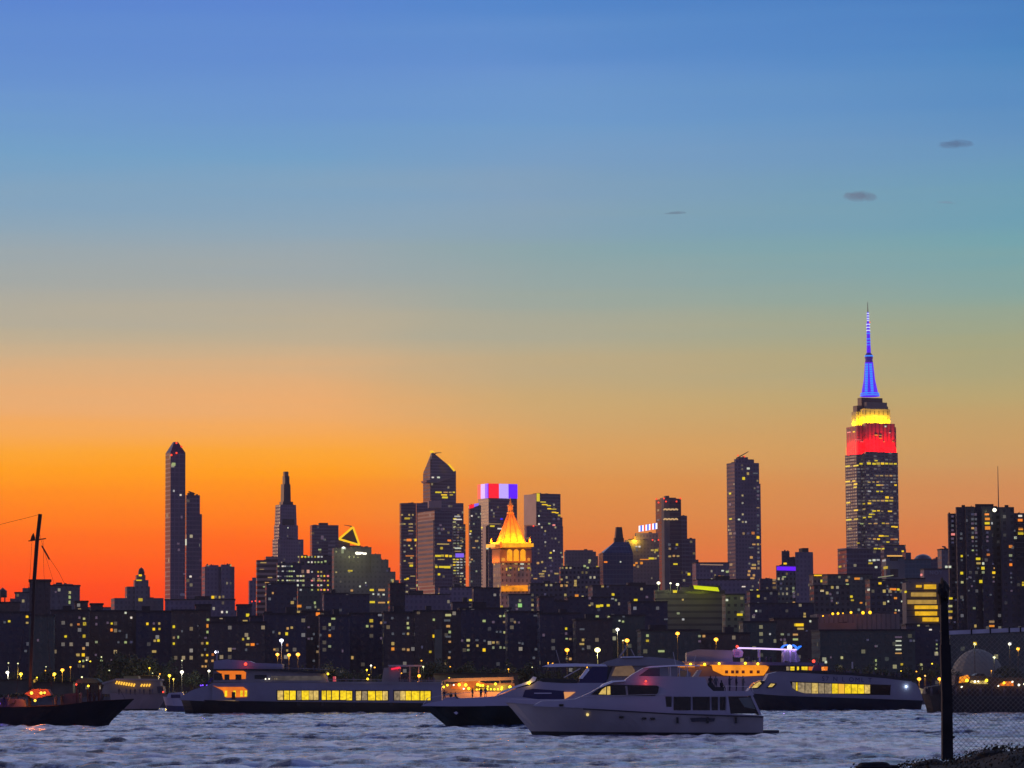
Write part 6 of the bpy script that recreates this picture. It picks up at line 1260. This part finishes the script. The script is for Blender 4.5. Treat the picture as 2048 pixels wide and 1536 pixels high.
# --- party boat
F3 = Boat('party_boat', 'party boat with an orange lit lower deck and a lilac neon rail above', 'boat', 860, 1490)
F3.hull([(1322,1390),(1400,1394),(1655,1392)], (1335,1650), 1421, 0.3, 10, (greyhull, blackhull))
F3.rect('main_deck', 1335, 1648, 1353, 1394, 8.6, greyhull)
F3.rect('middle_deck', 1338, 1632, 1331, 1353, 8.0, pmat('party_wood', (0.22, 0.12, 0.08), 0.6))
F3.prism('glow_wall', [(1421,1329),(1470,1328.5),(1528,1330),(1535,1334),(1534,1338),(1525,1351),(1480,1353),(1445,1351),(1424,1341)], 8.5, emat('glow_orange', (255, 150, 20), 0.95, vary=0.3, scale=0.35))  # orange lit deck wall painted as a glowing panel
F3.rect('lit_strip', 1338, 1388, 1329.5, 1334.5, 8.6, emat('glow_orange', (255,150,20), 0.95)); F3.prism('lit_strip', [(1394,1314),(1402,1318),(1410,1322),(1410,1325),(1396,1323)], 6.0, MATS['glow_orange'])
F3.rect('lit_strip', 1395, 1411, 1326.5, 1332.5, 8.7, MATS['glow_orange'])
for x0 in (1448, 1460, 1469, 1481, 1497, 1511): F3.rect('glow_gap', x0, x0 + 6, 1341, 1347, 8.62, pmat('gap_red', (0.25, 0.05, 0.02), 0.8))
F3.prism('upper_deck', [(1335,1329),(1645,1332),(1645,1326),(1600,1325),(1335,1323)], 9.4, pmat('upper_purple', (0.16, 0.13, 0.22), 0.6))
F3.rect('dark_band', 1537, 1630, 1331.5, 1342, 8.8, blackhull)
for x0, x1, m in ((1570,1576,wind),(1578,1586,winy),(1591,1595,winy),(1600,1612,winy),(1614,1624,wino),(1646,1652,wino)): F3.rect('window', x0, x1, 1333.5, 1341, 9.0, m)
neon = emat('neon_lilac', (220, 190, 255), 1.5); blue = emat('neon_blue', (40, 120, 255), 1.4)
F3.line('neon_rail', [(1476,1296),(1518,1297),(1570,1299),(1592,1299.5)], 0.32, neon, 2.5); F3.line('neon_tip', [(1592,1299.5),(1601,1292)], 0.35, blue, 2.5)
F3.line('neon_arc', [(1563,1296),(1568,1291),(1575,1290)], 0.35, blue, 1.5); F3.line('neon_arc', [(1585,1290),(1591,1293),(1593,1298)], 0.35, blue, 1.5)
F3.lamp('neon_light', 1578, 1294.5, 5.0, emat('lamp_bluewhite2', (225, 225, 255), 2.2), 2.0, 800, (190, 140, 255)); F3.lamp('nav_light', 1473, 1293.5, 2.8, LR, 2.6, 50, (255,30,30))
pointlight('neon_light_lamp', P(1475, 1305, 852), (190, 140, 255), 260, 0.3, F3.root)
lil = pmat('lilac_paint', (0.5, 0.45, 0.6), 0.5)
F3.prism('console', [(1464,1302),(1468,1298),(1480,1298),(1486,1304),(1484,1313),(1478,1315),(1467,1314)], 3.2, lil, bevel=0.2); F3.rect('console_window', 1468.5, 1478, 1303, 1311, 3.3, pmat('lilac_dark', (0.2, 0.16, 0.3), 0.4))
F3.prism('console', [(1564,1309),(1568,1300),(1588,1300),(1596,1312),(1600,1322),(1592,1325),(1570,1322)], 3.2, lil, bevel=0.2)
for x in (1518, 1566, 1579, 1590): F3.line('post', [(x, 1326), (x, 1299)], 0.3, lil, 2.5)
F3.prism('cabin', [(1372,1324),(1372,1306),(1395,1299),(1464,1301),(1464,1325)], 6.2, greybrown, bevel=0.1)
for x0, x1 in ((1432,1450),(1452,1457)): F3.rect('cabin_window', x0, x1, 1301.5, 1312, 6.1, darkglass)
for x, y in ((1344,1331),(1359,1328),(1379,1329),(1407,1329),(1436,1327.5),(1488,1327),(1513,1328)): F3.lamp('deck_lamp', x, y, 2.6, emat('lamp_yellow', LC['yellow'], 1.8), 4.9, 60, (255,170,40))
for k in range(12):
    x = rp.uniform(1490, 1562); q = P(x, 1325.5, 860); person(q.x, 860 + rp.uniform(-2, 2), q.z - 0.1, rp.choice((0, 1, 2)), 'reveller standing between the posts under the lilac neon rail', 'revellers on the party boat upper deck', rp.uniform(-2, 2))
# --- orange lit restaurant boat
F4 = Boat('restaurant_boat', 'low boat strung with orange and yellow lights behind the dark hulled yacht', 'boat', 850, 950)
F4.hull([(878,1382),(960,1384),(1040,1384)], (886,1040), 1419, 0.3, 9, (pmat('peach_hull', (0.5, 0.36, 0.3), 0.6, noise=0.1), blackhull))
F4.prism('cabin', [(884,1386),(888,1368),(1028,1366),(1034,1384)], 7, pmat('cabin_brown', (0.20, 0.13, 0.10), 0.6), bevel=0.1)
F4.prism('awning', [(884,1362),(900,1357),(1026,1354),(1028,1360),(900,1364)], 8.2, pmat('awning_grey', (0.22, 0.19, 0.17), 0.7))
for x in (890, 925, 960, 1000, 1024): F4.line('post', [(x, 1368), (x, 1358)], 0.2, greybrown, 3.6)
F4.prism('lit_awning', [(902,1377),(906,1368),(920,1364),(955,1362),(975,1368),(972,1376),(930,1380)], 7.3, emat('glow_orange_deep', (215, 85, 10), 0.75, vary=0.45, scale=0.4)); F4.prism('lit_counter', [(945,1380),(950,1371),(1015,1369),(1018,1378),(1000,1383)], 7.3, emat('glow_olive', (165, 145, 45), 0.6, vary=0.5, scale=0.5))
for x, y, r in ((888,1374,2.2),(895.5,1370.5,2.2),(919,1369.5,3.0),(932,1370,3.0),(938,1377,2.8),(956,1369,3.0),(961,1371,2.4),(966,1371,2.4),(976,1373,1.8),(991,1368,2.6),(1020,1374,3.0),(1004,1375,2.0),(975,1378.5,1.8),(982,1378.5,1.8),(989,1378.5,1.9),(996,1378.5,1.9),(1003,1378.5,1.8),(954,1379,1.7),(960,1379,1.9),(908,1370,1.5),(928,1377.5,1.5)):
    F4.lamp('deck_bulb', x, y, r, MATS['lamp_yellow'] if r > 1.6 else LW, 4.1)
for x in (925, 960, 1000): pointlight('deck_light', P(x, 1374, 842), (255, 160, 60), 1300, 0.3, F4.root)  # unseen fill lamps added outboard, spreading the bulbs' glow over the hull
# --- excursion boat with bulbs, and small motorboat
F5 = Boat('excursion_boat', 'small grey boat with two strings of bulbs, between the schooner bow and the long ferry', 'boat', 960, 285)
F5.hull([(338,1388),(300,1388),(222,1386)], (316,228), 1417, 0.12, 8, (pmat('mauve_hull', (0.24, 0.19, 0.2), 0.6, noise=0.1), blackhull), full=0.3)
F5.prism('cabin', [(205,1388),(212,1366),(235,1358),(322,1360),(326,1388)], 6.5, pmat('cabin_taupe', (0.22, 0.19, 0.17), 0.7, noise=0.15), bevel=0.1)
F5.prism('roof', [(205,1366),(235,1357),(326,1358),(326,1361),(236,1360.5),(208,1369)], 7.2, greybrown)
F5.prism('yellow_roof', [(249,1352.5),(278,1352.5),(280,1358),(250,1358)], 5, pmat('ochre_roof', (0.40, 0.33, 0.12), 0.7))
F5.prism('name_board', [(316,1373),(328,1372),(330,1386),(318,1386)], 6.7, bronze)
bulb = emat('bulb_orange', (255, 190, 60), 1.3)
for i in range(8):
    x = 233 + i * 5; y = 1365 + i * 0.75; q = P(x, y, 956); mb = MB(); mb.bar(q + Vector((-0.18, 0, -0.4)), q + Vector((0.22, 0, 0.4)), 0.42); mb.build('bulb', bulb, F5.root)
for i in range(4):
    x = 283 + i * 5.3; q = P(x, 1370.5, 956); mb = MB(); mb.bar(q + Vector((-0.18, 0, -0.35)), q + Vector((0.22, 0, 0.35)), 0.4); mb.build('bulb', bulb, F5.root)
F5.lamp('nav_light', 329, 1384, 1.8, LR, 3.5)
for k in range(9):
    x = 240 + k * 9.5 + rp.uniform(-3, 3); q = P(x, 1388, 954); person(q.x, 954.5, q.z - 0.2, (0, 2, 1)[k % 3], 'passenger at the rail of the small grey boat with strings of bulbs', 'passengers on the small grey boat', rp.uniform(-1, 1))
F6 = Boat('motorboat', 'small white and blue motorboat just left of the long ferry bow', 'boat', 880, 348)
F6.hull([(326,1393),(345,1396),(372,1397)], (334,372), 1420, 0.45, 4, (whitehull, pmat('blue_hull', (0.03, 0.035, 0.10), 0.4)))
F6.prism('cabin', [(334,1396),(338,1386),(366,1384),(370,1397)], 3, whitehull, bevel=0.1); F6.rect('cabin_window', 343, 362, 1389, 1396, 3.1, navyglass)
# --- dark boat at the right behind the fence
F7 = Boat('barge_boat', 'black hulled boat crowded with people and orange lights at the right edge, behind the fence', 'boat', 677, 1960)
F7.hull([(1843,1387),(1900,1391),(2000,1394),(2180,1396)], (1855,2180), 1432, 0.6, 9, (blackhull, blackhull), full=0.1)
F7.prism('cabin', [(1848,1388),(1852,1374),(1880,1370),(2170,1374),(2170,1396),(1900,1391)], 6.4, pmat('cabin_dark', (0.035, 0.03, 0.03), 0.7, noise=0.3), bevel=0.1)
F7.prism('upper_cabin', [(1905,1372),(1908,1350),(1960,1352),(2000,1356),(2160,1350),(2160,1374)], 5.2, MATS['cabin_dark'], bevel=0.1)
F7.prism('lit_cabin', [(1914,1366),(1916,1354),(1932,1350),(1936,1356),(1932,1364)], 5.6, emat('glow_orange', (255,150,20), 0.95)); F7.prism('lit_strip', [(1936,1365),(1938,1361),(1968,1362),(1972,1368),(1945,1368)], 5.6, wina)
F7.prism('lit_cabin', [(1990,1377),(1996,1368),(2004,1363),(2022,1363),(2024,1378)], 5.6, wino)
for x, y, r in ((1929,1361,3.4),(1945,1363,2.2),(1952,1363,1.8),(1968,1361,3.2),(2003,1366,2.6),(2020,1364,2.0),(2033,1370,2.4),(2044,1368,2.2),(1919,1374,1.8),(1992,1372,1.6)): F7.lamp('deck_lamp', x, y, r, MATS['lamp_yellow'] if r > 2.5 else LW, 3.4, 18, (255,170,60))
F7.prism('awning', [(1945,1351),(1952,1347),(1966,1348),(1968,1352)], 5, blackhull)
for k in range(16):
    x = 1852 + k * 12 + rp.uniform(-3, 3); q = P(x, 1392, 674); person(q.x, 673.2, q.z, (0, 2, 0, 1)[k % 4], 'passenger at the rail of the black hulled boat behind the fence', 'passengers on the black hulled boat', rp.uniform(-1, 1))
# --- schooner on the left
S1 = Boat('schooner', 'black sailing ship with a leaning bare mast at the left edge', 'sailing ship', 513, 90)
S1.hull([(268,1398.5),(245,1400),(190,1403),(120,1411),(0,1415),(-190,1410)], (216,-180), 1450, 0.4, 7.5, (blackhull, blackhull), full=0.3)
S1.prism('bulwark_cap', [(268,1397.5),(190,1401.5),(120,1409.5),(0,1413.5),(0,1416),(120,1412),(190,1404.5),(262,1400.5)], 1.2, woodm)
S1.prism('deck_house', [(128,1410),(130,1388),(160,1386),(162,1408)], 3, bronze, bevel=0.1); S1.prism('deck_house', [(-60,1414),(-56,1396),(50,1398),(54,1414)], 3.4, pmat('deckhouse_brown', (0.10, 0.07, 0.08), 0.7), bevel=0.1)
S1.prism('canopy', [(152,1366),(160,1358),(172,1355),(196,1357),(204,1364),(196,1366)], 3.6, pmat('canopy_green', (0.02, 0.07, 0.07), 0.8), bevel=0.1)
for x in (156, 178, 200): S1.line('canopy_post', [(x, 1365), (x, 1406)], 0.12, woodm, 1.5)
S1.line('mast', [(80.5,1028),(74,1085),(68.5,1160)], 0.52, woodm, both=False); S1.line('lower_mast', [(69,1150),(64,1280),(59,1412)], 0.42, woodm, both=False)
S1.line('spreader', [(57,1082),(92,1077)], 0.16, woodm)
S1.prism('radar_box', [(61,1081),(63,1073),(67,1066),(70,1075),(70,1080)], 0.5, woodm)
S1.line('rope', [(80,1028.5),(60,1034),(0,1049),(-120,1078)], 0.05, woodm); S1.line('gaff', [(84,1092),(92,1106),(99,1119)], 0.22, woodm); S1.line('rope', [(82,1090),(96,1112),(118,1145),(160,1230),(250,1398)], 0.045, woodm)
S1.line('rope', [(78,1062),(86,1095),(112,1180),(180,1400)], 0.035, woodm); S1.line('rope', [(64,1082),(60,1150),(30,1410)], 0.04, woodm); S1.line('rope', [(86,1079),(88,1150),(105,1410)], 0.04, woodm)
for x, y, r, m, p_ in ((68,1386,3.2,'lamp_orangeglow',400),(87,1386,3.0,'lamp_orangeglow',400),(94,1385.5,2.4,'lamp_orangeglow',0),(75,1401,2.6,'lamp_orangeglow',150),(181,1372,2.2,'lamp_yellow',60)):
    emat('lamp_orangeglow', (255, 205, 60), 2.2); S1.lamp('deck_lantern', x, y, r, MATS[m], 2.6, p_, (255,130,40))
S1.lamp('nav_light', 156, 1369, 2.0, LR, 2.0, 40, (255,40,30)); S1.lamp('nav_light', 5, 1407, 2.2, LP, 3.2, 60, (110,60,255))
S1.prism('lit_awning', [(52,1388),(66,1378),(98,1378),(104,1390),(70,1398)], 2.6, pmat('awning_red', (0.25, 0.07, 0.06), 0.8))
S1.line('bowsprit_stay', [(268,1398),(216,1448)], 0.07, woodm)
for k in range(26):
    x = 108 + k * 5.2 + rp.uniform(-3, 3) if k < 20 else rp.uniform(0, 60)
    base = 1411 if x < 110 else 1411 - (x - 110) * 0.09
    q = P(x, base, 512); person(q.x, 513 + rp.uniform(-2.6, 1.5), q.z - 0.15, rp.choice((0, 0, 1, 2, 3)), 'dark clothed passenger in the crowd on the black sailing ship deck', 'passengers on the sailing ship deck', rp.uniform(-2, 2))

# ------------------------------------------------------------------ near bank with the fence
DF = 31.0
earth = pmat('bank_earth', (0.012, 0.011, 0.009), 0.95, noise=0.6, nscale=1.5)
rng = random.Random(8)
def ground_z(x, y):
    z = 3.35
    # mound that carries the fence, rising to the right
    u = max(0.0, min(1.0, (x - 2.2) / 0.9)); v = max(0.0, min(1.0, (x - 3.0) / 1.4)); w_ = math.exp(-((y - 30.5) / 3.6) ** 2)
    z += (0.90 * u * u * (3 - 2 * u) + 0.17 * v + (0.025 * math.sin(x * 3.1) + 0.02 * math.sin(x * 9.3 + y)) * u) * w_
    if y > 33: z -= (y - 33) * 0.75
    return z
nx, ny = 90, 70; x0, x1, y0, y1 = -14, 16, -8, 40
mb = MB(); gp = [[Vector((x0 + (x1 - x0) * i / nx, y0 + (y1 - y0) * j / ny, 0)) for i in range(nx + 1)] for j in range(ny + 1)]
for row in gp:
    for p in row: p.z = ground_z(p.x, p.y) + rng.uniform(-0.015, 0.015)
for j in range(ny):
    for i in range(nx): mb.quad([gp[j][i], gp[j][i+1], gp[j+1][i+1], gp[j+1][i]])
tag(mb.build('near_ground', earth, smooth=False), kind='structure')
mb = MB()
for k in range(9000):
    x = rng.uniform(3.0, 7.5); y = 29.2 + rng.uniform(0, 3.2); z = ground_z(x, y) + abs(rng.gauss(0, 0.022)) + 0.005
    s = rng.uniform(0.006, 0.018); n = Vector((rng.gauss(0, 1), rng.gauss(0, 1), rng.gauss(0, 0.6))).normalized(); a = n.orthogonal().normalized() * s; b_ = n.cross(a).normalized() * s * 0.6
    p = Vector((x, y, z)); mb.quad([p - a, p - b_, p + a, p + b_])
tag(mb.build('ground_cover', pmat('weeds', (0.035, 0.032, 0.018), 0.9, noise=0.6, nscale=5)), 'low dark weeds covering the bank below the fence', 'weeds', kind='stuff')
rockm = pmat('bank_rock', (0.02, 0.02, 0.02), 0.9, noise=0.5, nscale=4)
for i, (px, py, w_, h_, lab) in enumerate([(1748,1529,34,10,'low dark rock furthest left at the bottom edge'), (1782,1533,22,6,'flat dark rock beside the furthest left rock'), (1862,1527,30,14,'rounded dark rock at the foot of the fence post'), (1990,1512,52,16,'widest dark rock under the chain link fence')]):
    q = P(px, py, 30.4); bm = bmesh.new(); bmesh.ops.create_icosphere(bm, subdivisions=3, radius=1.0)
    rr = random.Random(i); ph = [rr.uniform(0, 6) for _ in range(6)]
    for v in bm.verts:
        c = v.co; c *= 1 + 0.12 * math.sin(4 * c.x + ph[0]) + 0.1 * math.sin(5 * c.y + ph[1]) + 0.09 * math.sin(7 * c.z + ph[2]) + 0.04 * math.sin(13 * c.x + 11 * c.z + ph[3])
        c.x *= w_ * mpp(30.4); c.y *= w_ * mpp(30.4) * 0.8; c.z *= h_ * mpp(30.4)
    me = bpy.data.meshes.new('rock'); bm.to_mesh(me); bm.free(); me.materials.append(rockm)
    o = bpy.data.objects.new('rock', me); COL.objects.link(o); o.location = (q.x, q.y, q.z - h_ * mpp(30.4) * 0.4); tag(o, lab, 'rock')
# fence
rust = pmat('rusty_steel', (0.012, 0.010, 0.010), 0.8, noise=0.8, nscale=6)
galv = pmat('galvanised_pipe', (0.62, 0.6, 0.66), 0.45, 0.3, noise=0.15, nscale=8)
wire = pmat('fence_wire', (0.24, 0.24, 0.22), 0.5, 0.3)
q = P(1896, 1508, DF); fr = empty('chain_link_fence', (q.x, DF, q.z), 'chain link fence with a black end post and pale top rail, right edge', 'fence')
mb = MB(); mb.bar(P(1894.5, 1520, DF), P(1893.5, 1400, DF), 0.098, 0.092); mb.bar(P(1893.5, 1400, DF), P(1890, 1290, DF), 0.09, 0.09); mb.bar(P(1890, 1290, DF), P(1887.5, 1200, DF), 0.075, 0.06)
o = mb.build('end_post', rust, fr)
# knobbly cap
bm = bmesh.new(); bmesh.ops.create_icosphere(bm, subdivisions=3, radius=1.0); c0 = P(1886.5, 1183, DF)
for v in bm.verts:
    c = v.co; zz_ = c.z; c *= 1 + 0.10 * math.sin(6 * c.x + 3 * c.z) + 0.07 * math.sin(11 * c.z + 5 * c.x)
    prof = 1.0 - 0.3 * max(0, zz_) - 0.15 * max(0, -zz_)
    c.x *= 0.062 * prof; c.y *= 0.062 * prof; c.z *= 0.125
me = bpy.data.meshes.new('post_cap'); bm.to_mesh(me); bm.free(); me.materials.append(rust)
o = bpy.data.objects.new('post_cap', me); COL.objects.link(o); o.parent = fr; o.location = c0 - fr.matrix_world.translation
ra, rb_ = P(1897, 1265.5, DF), P(2048, 1259, DF); dv = (rb_ - ra); re_ = ra + dv * 3.2
mb = MB(); mb.bar(ra, re_, 0.036); mb.build('top_rail', galv, fr)
for k in range(7):
    c = ra + dv * (0.30 + 0.25 * k) if k < 3 else ra + dv * (0.62 + 0.33 * (k - 2))
    mb = MB(); mb.bar(c - Vector((0.006, 0, 0)), c + Vector((0.006, 0, 0)), 0.05); mb.build('clamp', rust, fr)
mb = MB(); c = P(1903, 1474, DF); mb.bar(c - Vector((0.03, 0, 0)), c + Vector((0.03, 0, 0)), 0.02); mb.build('hinge', rust, fr)
for j, xx in enumerate((2230, 2420)):
    a = P(xx, 1520, DF); t_ = (a.x - ra.x) / dv.x; top = ra + dv * t_; mb = MB(); mb.bar(Vector((top.x, DF, a.z)), top, 0.05); mb.build('post', rust, fr)
# diamond mesh
mb = MB(); zt = ra.z - 0.02; xa, xb = P(1898, 1300, DF).x, re_.x; pitch = 0.046; zb = P(1900, 1512, DF).z
Hh = zt - zb; nW = int((xb - xa + Hh) / pitch)
for k in range(nW):
    for sg in (1, -1):
        s0 = xa - Hh + k * pitch if sg > 0 else xa + k * pitch
        a = [s0, zb]; c = [s0 + sg * Hh, zt]
        # clip to xa..xb
        pts = []
        t0, t1 = 0.0, 1.0; dx = c[0] - a[0]
        ta, tb = (xa - a[0]) / dx, (xb - a[0]) / dx
        if ta > tb: ta, tb = tb, ta
        t0, t1 = max(t0, ta), min(t1, tb)
        if t1 - t0 < 0.02: continue
        y = DF + (0.002 if sg > 0 else -0.002)
        mb.bar((a[0] + dx * t0, y, zb + Hh * t0), (a[0] + dx * t1, y, zb + Hh * t1), 0.0030)
mb.build('chain_link_mesh', wire, fr)

# ------------------------------------------------------------------ clouds
def cloud(px, py, w, h, label, col, dens, d=9000, tilt=0.0, seed=0):
    c = P(px, py, d); s = mpp(d); bm = bmesh.new(); bmesh.ops.create_icosphere(bm, subdivisions=4, radius=1.0); me = bpy.data.meshes.new('cloud')
    for v in bm.verts:
        k = v.co; k.x *= w / 2 * s * 1.25; k.y *= w / 2 * s * 0.8; k.z *= h / 2 * s * 1.3
    bm.to_mesh(me); bm.free()
    m = bpy.data.materials.new('cloud_' + str(seed)); m.use_nodes = True; t = m.node_tree; t.nodes.clear()
    out = t.nodes.new('ShaderNodeOutputMaterial'); pv = t.nodes.new('ShaderNodeVolumePrincipled'); t.links.new(pv.outputs[0], out.inputs['Volume'])
    pv.inputs['Color'].default_value = tuple(col) + (1,); pv.inputs['Anisotropy'].default_value = 0.1
    tc = t.nodes.new('ShaderNodeTexCoord'); sb = t.nodes.new('ShaderNodeVectorMath'); sb.operation = 'MULTIPLY'; t.links.new(tc.outputs['Object'], sb.inputs[0]); sb.inputs[1].default_value = (1 / (w / 2 * s * 1.25), 1 / (w / 2 * s * 0.8), 1 / (h / 2 * s * 1.3))
    ln = t.nodes.new('ShaderNodeVectorMath'); ln.operation = 'LENGTH'; t.links.new(sb.outputs[0], ln.inputs[0])
    no = t.nodes.new('ShaderNodeTexNoise'); no.inputs['Scale'].default_value = 0.034; no.inputs['Detail'].default_value = 5; t.links.new(tc.outputs['Object'], no.inputs[0])
    v = math_(t, 'SUBTRACT', math_(t, 'MULTIPLY_ADD', no.outputs['Fac'], 2.2, -0.22), ln.outputs['Value'])
    dn = math_(t, 'MULTIPLY', math_(t, 'MAXIMUM', math_(t, 'MULTIPLY', v, 4.0), 0.0, clamp=False), dens)
    t.links.new(math_(t, 'MINIMUM', dn, dens), pv.inputs['Density'])
    me.materials.append(m); o = bpy.data.objects.new('cloud', me); COL.objects.link(o); o.location = c; o.rotation_euler = (0, tilt, 0); tag(o, label, 'cloud')
cloud(1909, 288, 64, 15, 'small grey cloud highest at the right of the sky', (0.20, 0.42, 0.62), 0.012, seed=1, tilt=0.02)
cloud(1717, 392, 62, 19, 'small mauve cloud left of and below the highest grey cloud', (0.38, 0.46, 0.62), 0.013, seed=2, tilt=0.12)
cloud(1352, 426, 44, 4, 'thin dark streak of cloud furthest left', (0.25, 0.45, 0.6), 0.02, seed=3)
cloud(1893, 405, 36, 4, 'very faint thin streak of cloud right of the mauve cloud', (0.6, 0.5, 0.7), 0.008, seed=4, tilt=0.1)
SC.cycles.volume_step_rate = 4.0
SC.cycles.volume_max_steps = 64

# ------------------------------------------------------------------ dusk haze over the river and the city
mb = MB(); mb.box(-1600, 1600, -60, HAZE_Y, -2.6, HAZE_Z)
hz = bpy.data.materials.new('haze'); hz.use_nodes = True; t = hz.node_tree; t.nodes.clear()
out = t.nodes.new('ShaderNodeOutputMaterial'); pv = t.nodes.new('ShaderNodeVolumePrincipled'); t.links.new(pv.outputs[0], out.inputs['Volume'])
pv.inputs['Color'].default_value = (0.85, 0.76, 0.72, 1); pv.inputs['Density'].default_value = HAZE_D; pv.inputs['Anisotropy'].default_value = 0.0
tag(mb.build('haze', hz), 'thin dusk haze', kind='stuff')
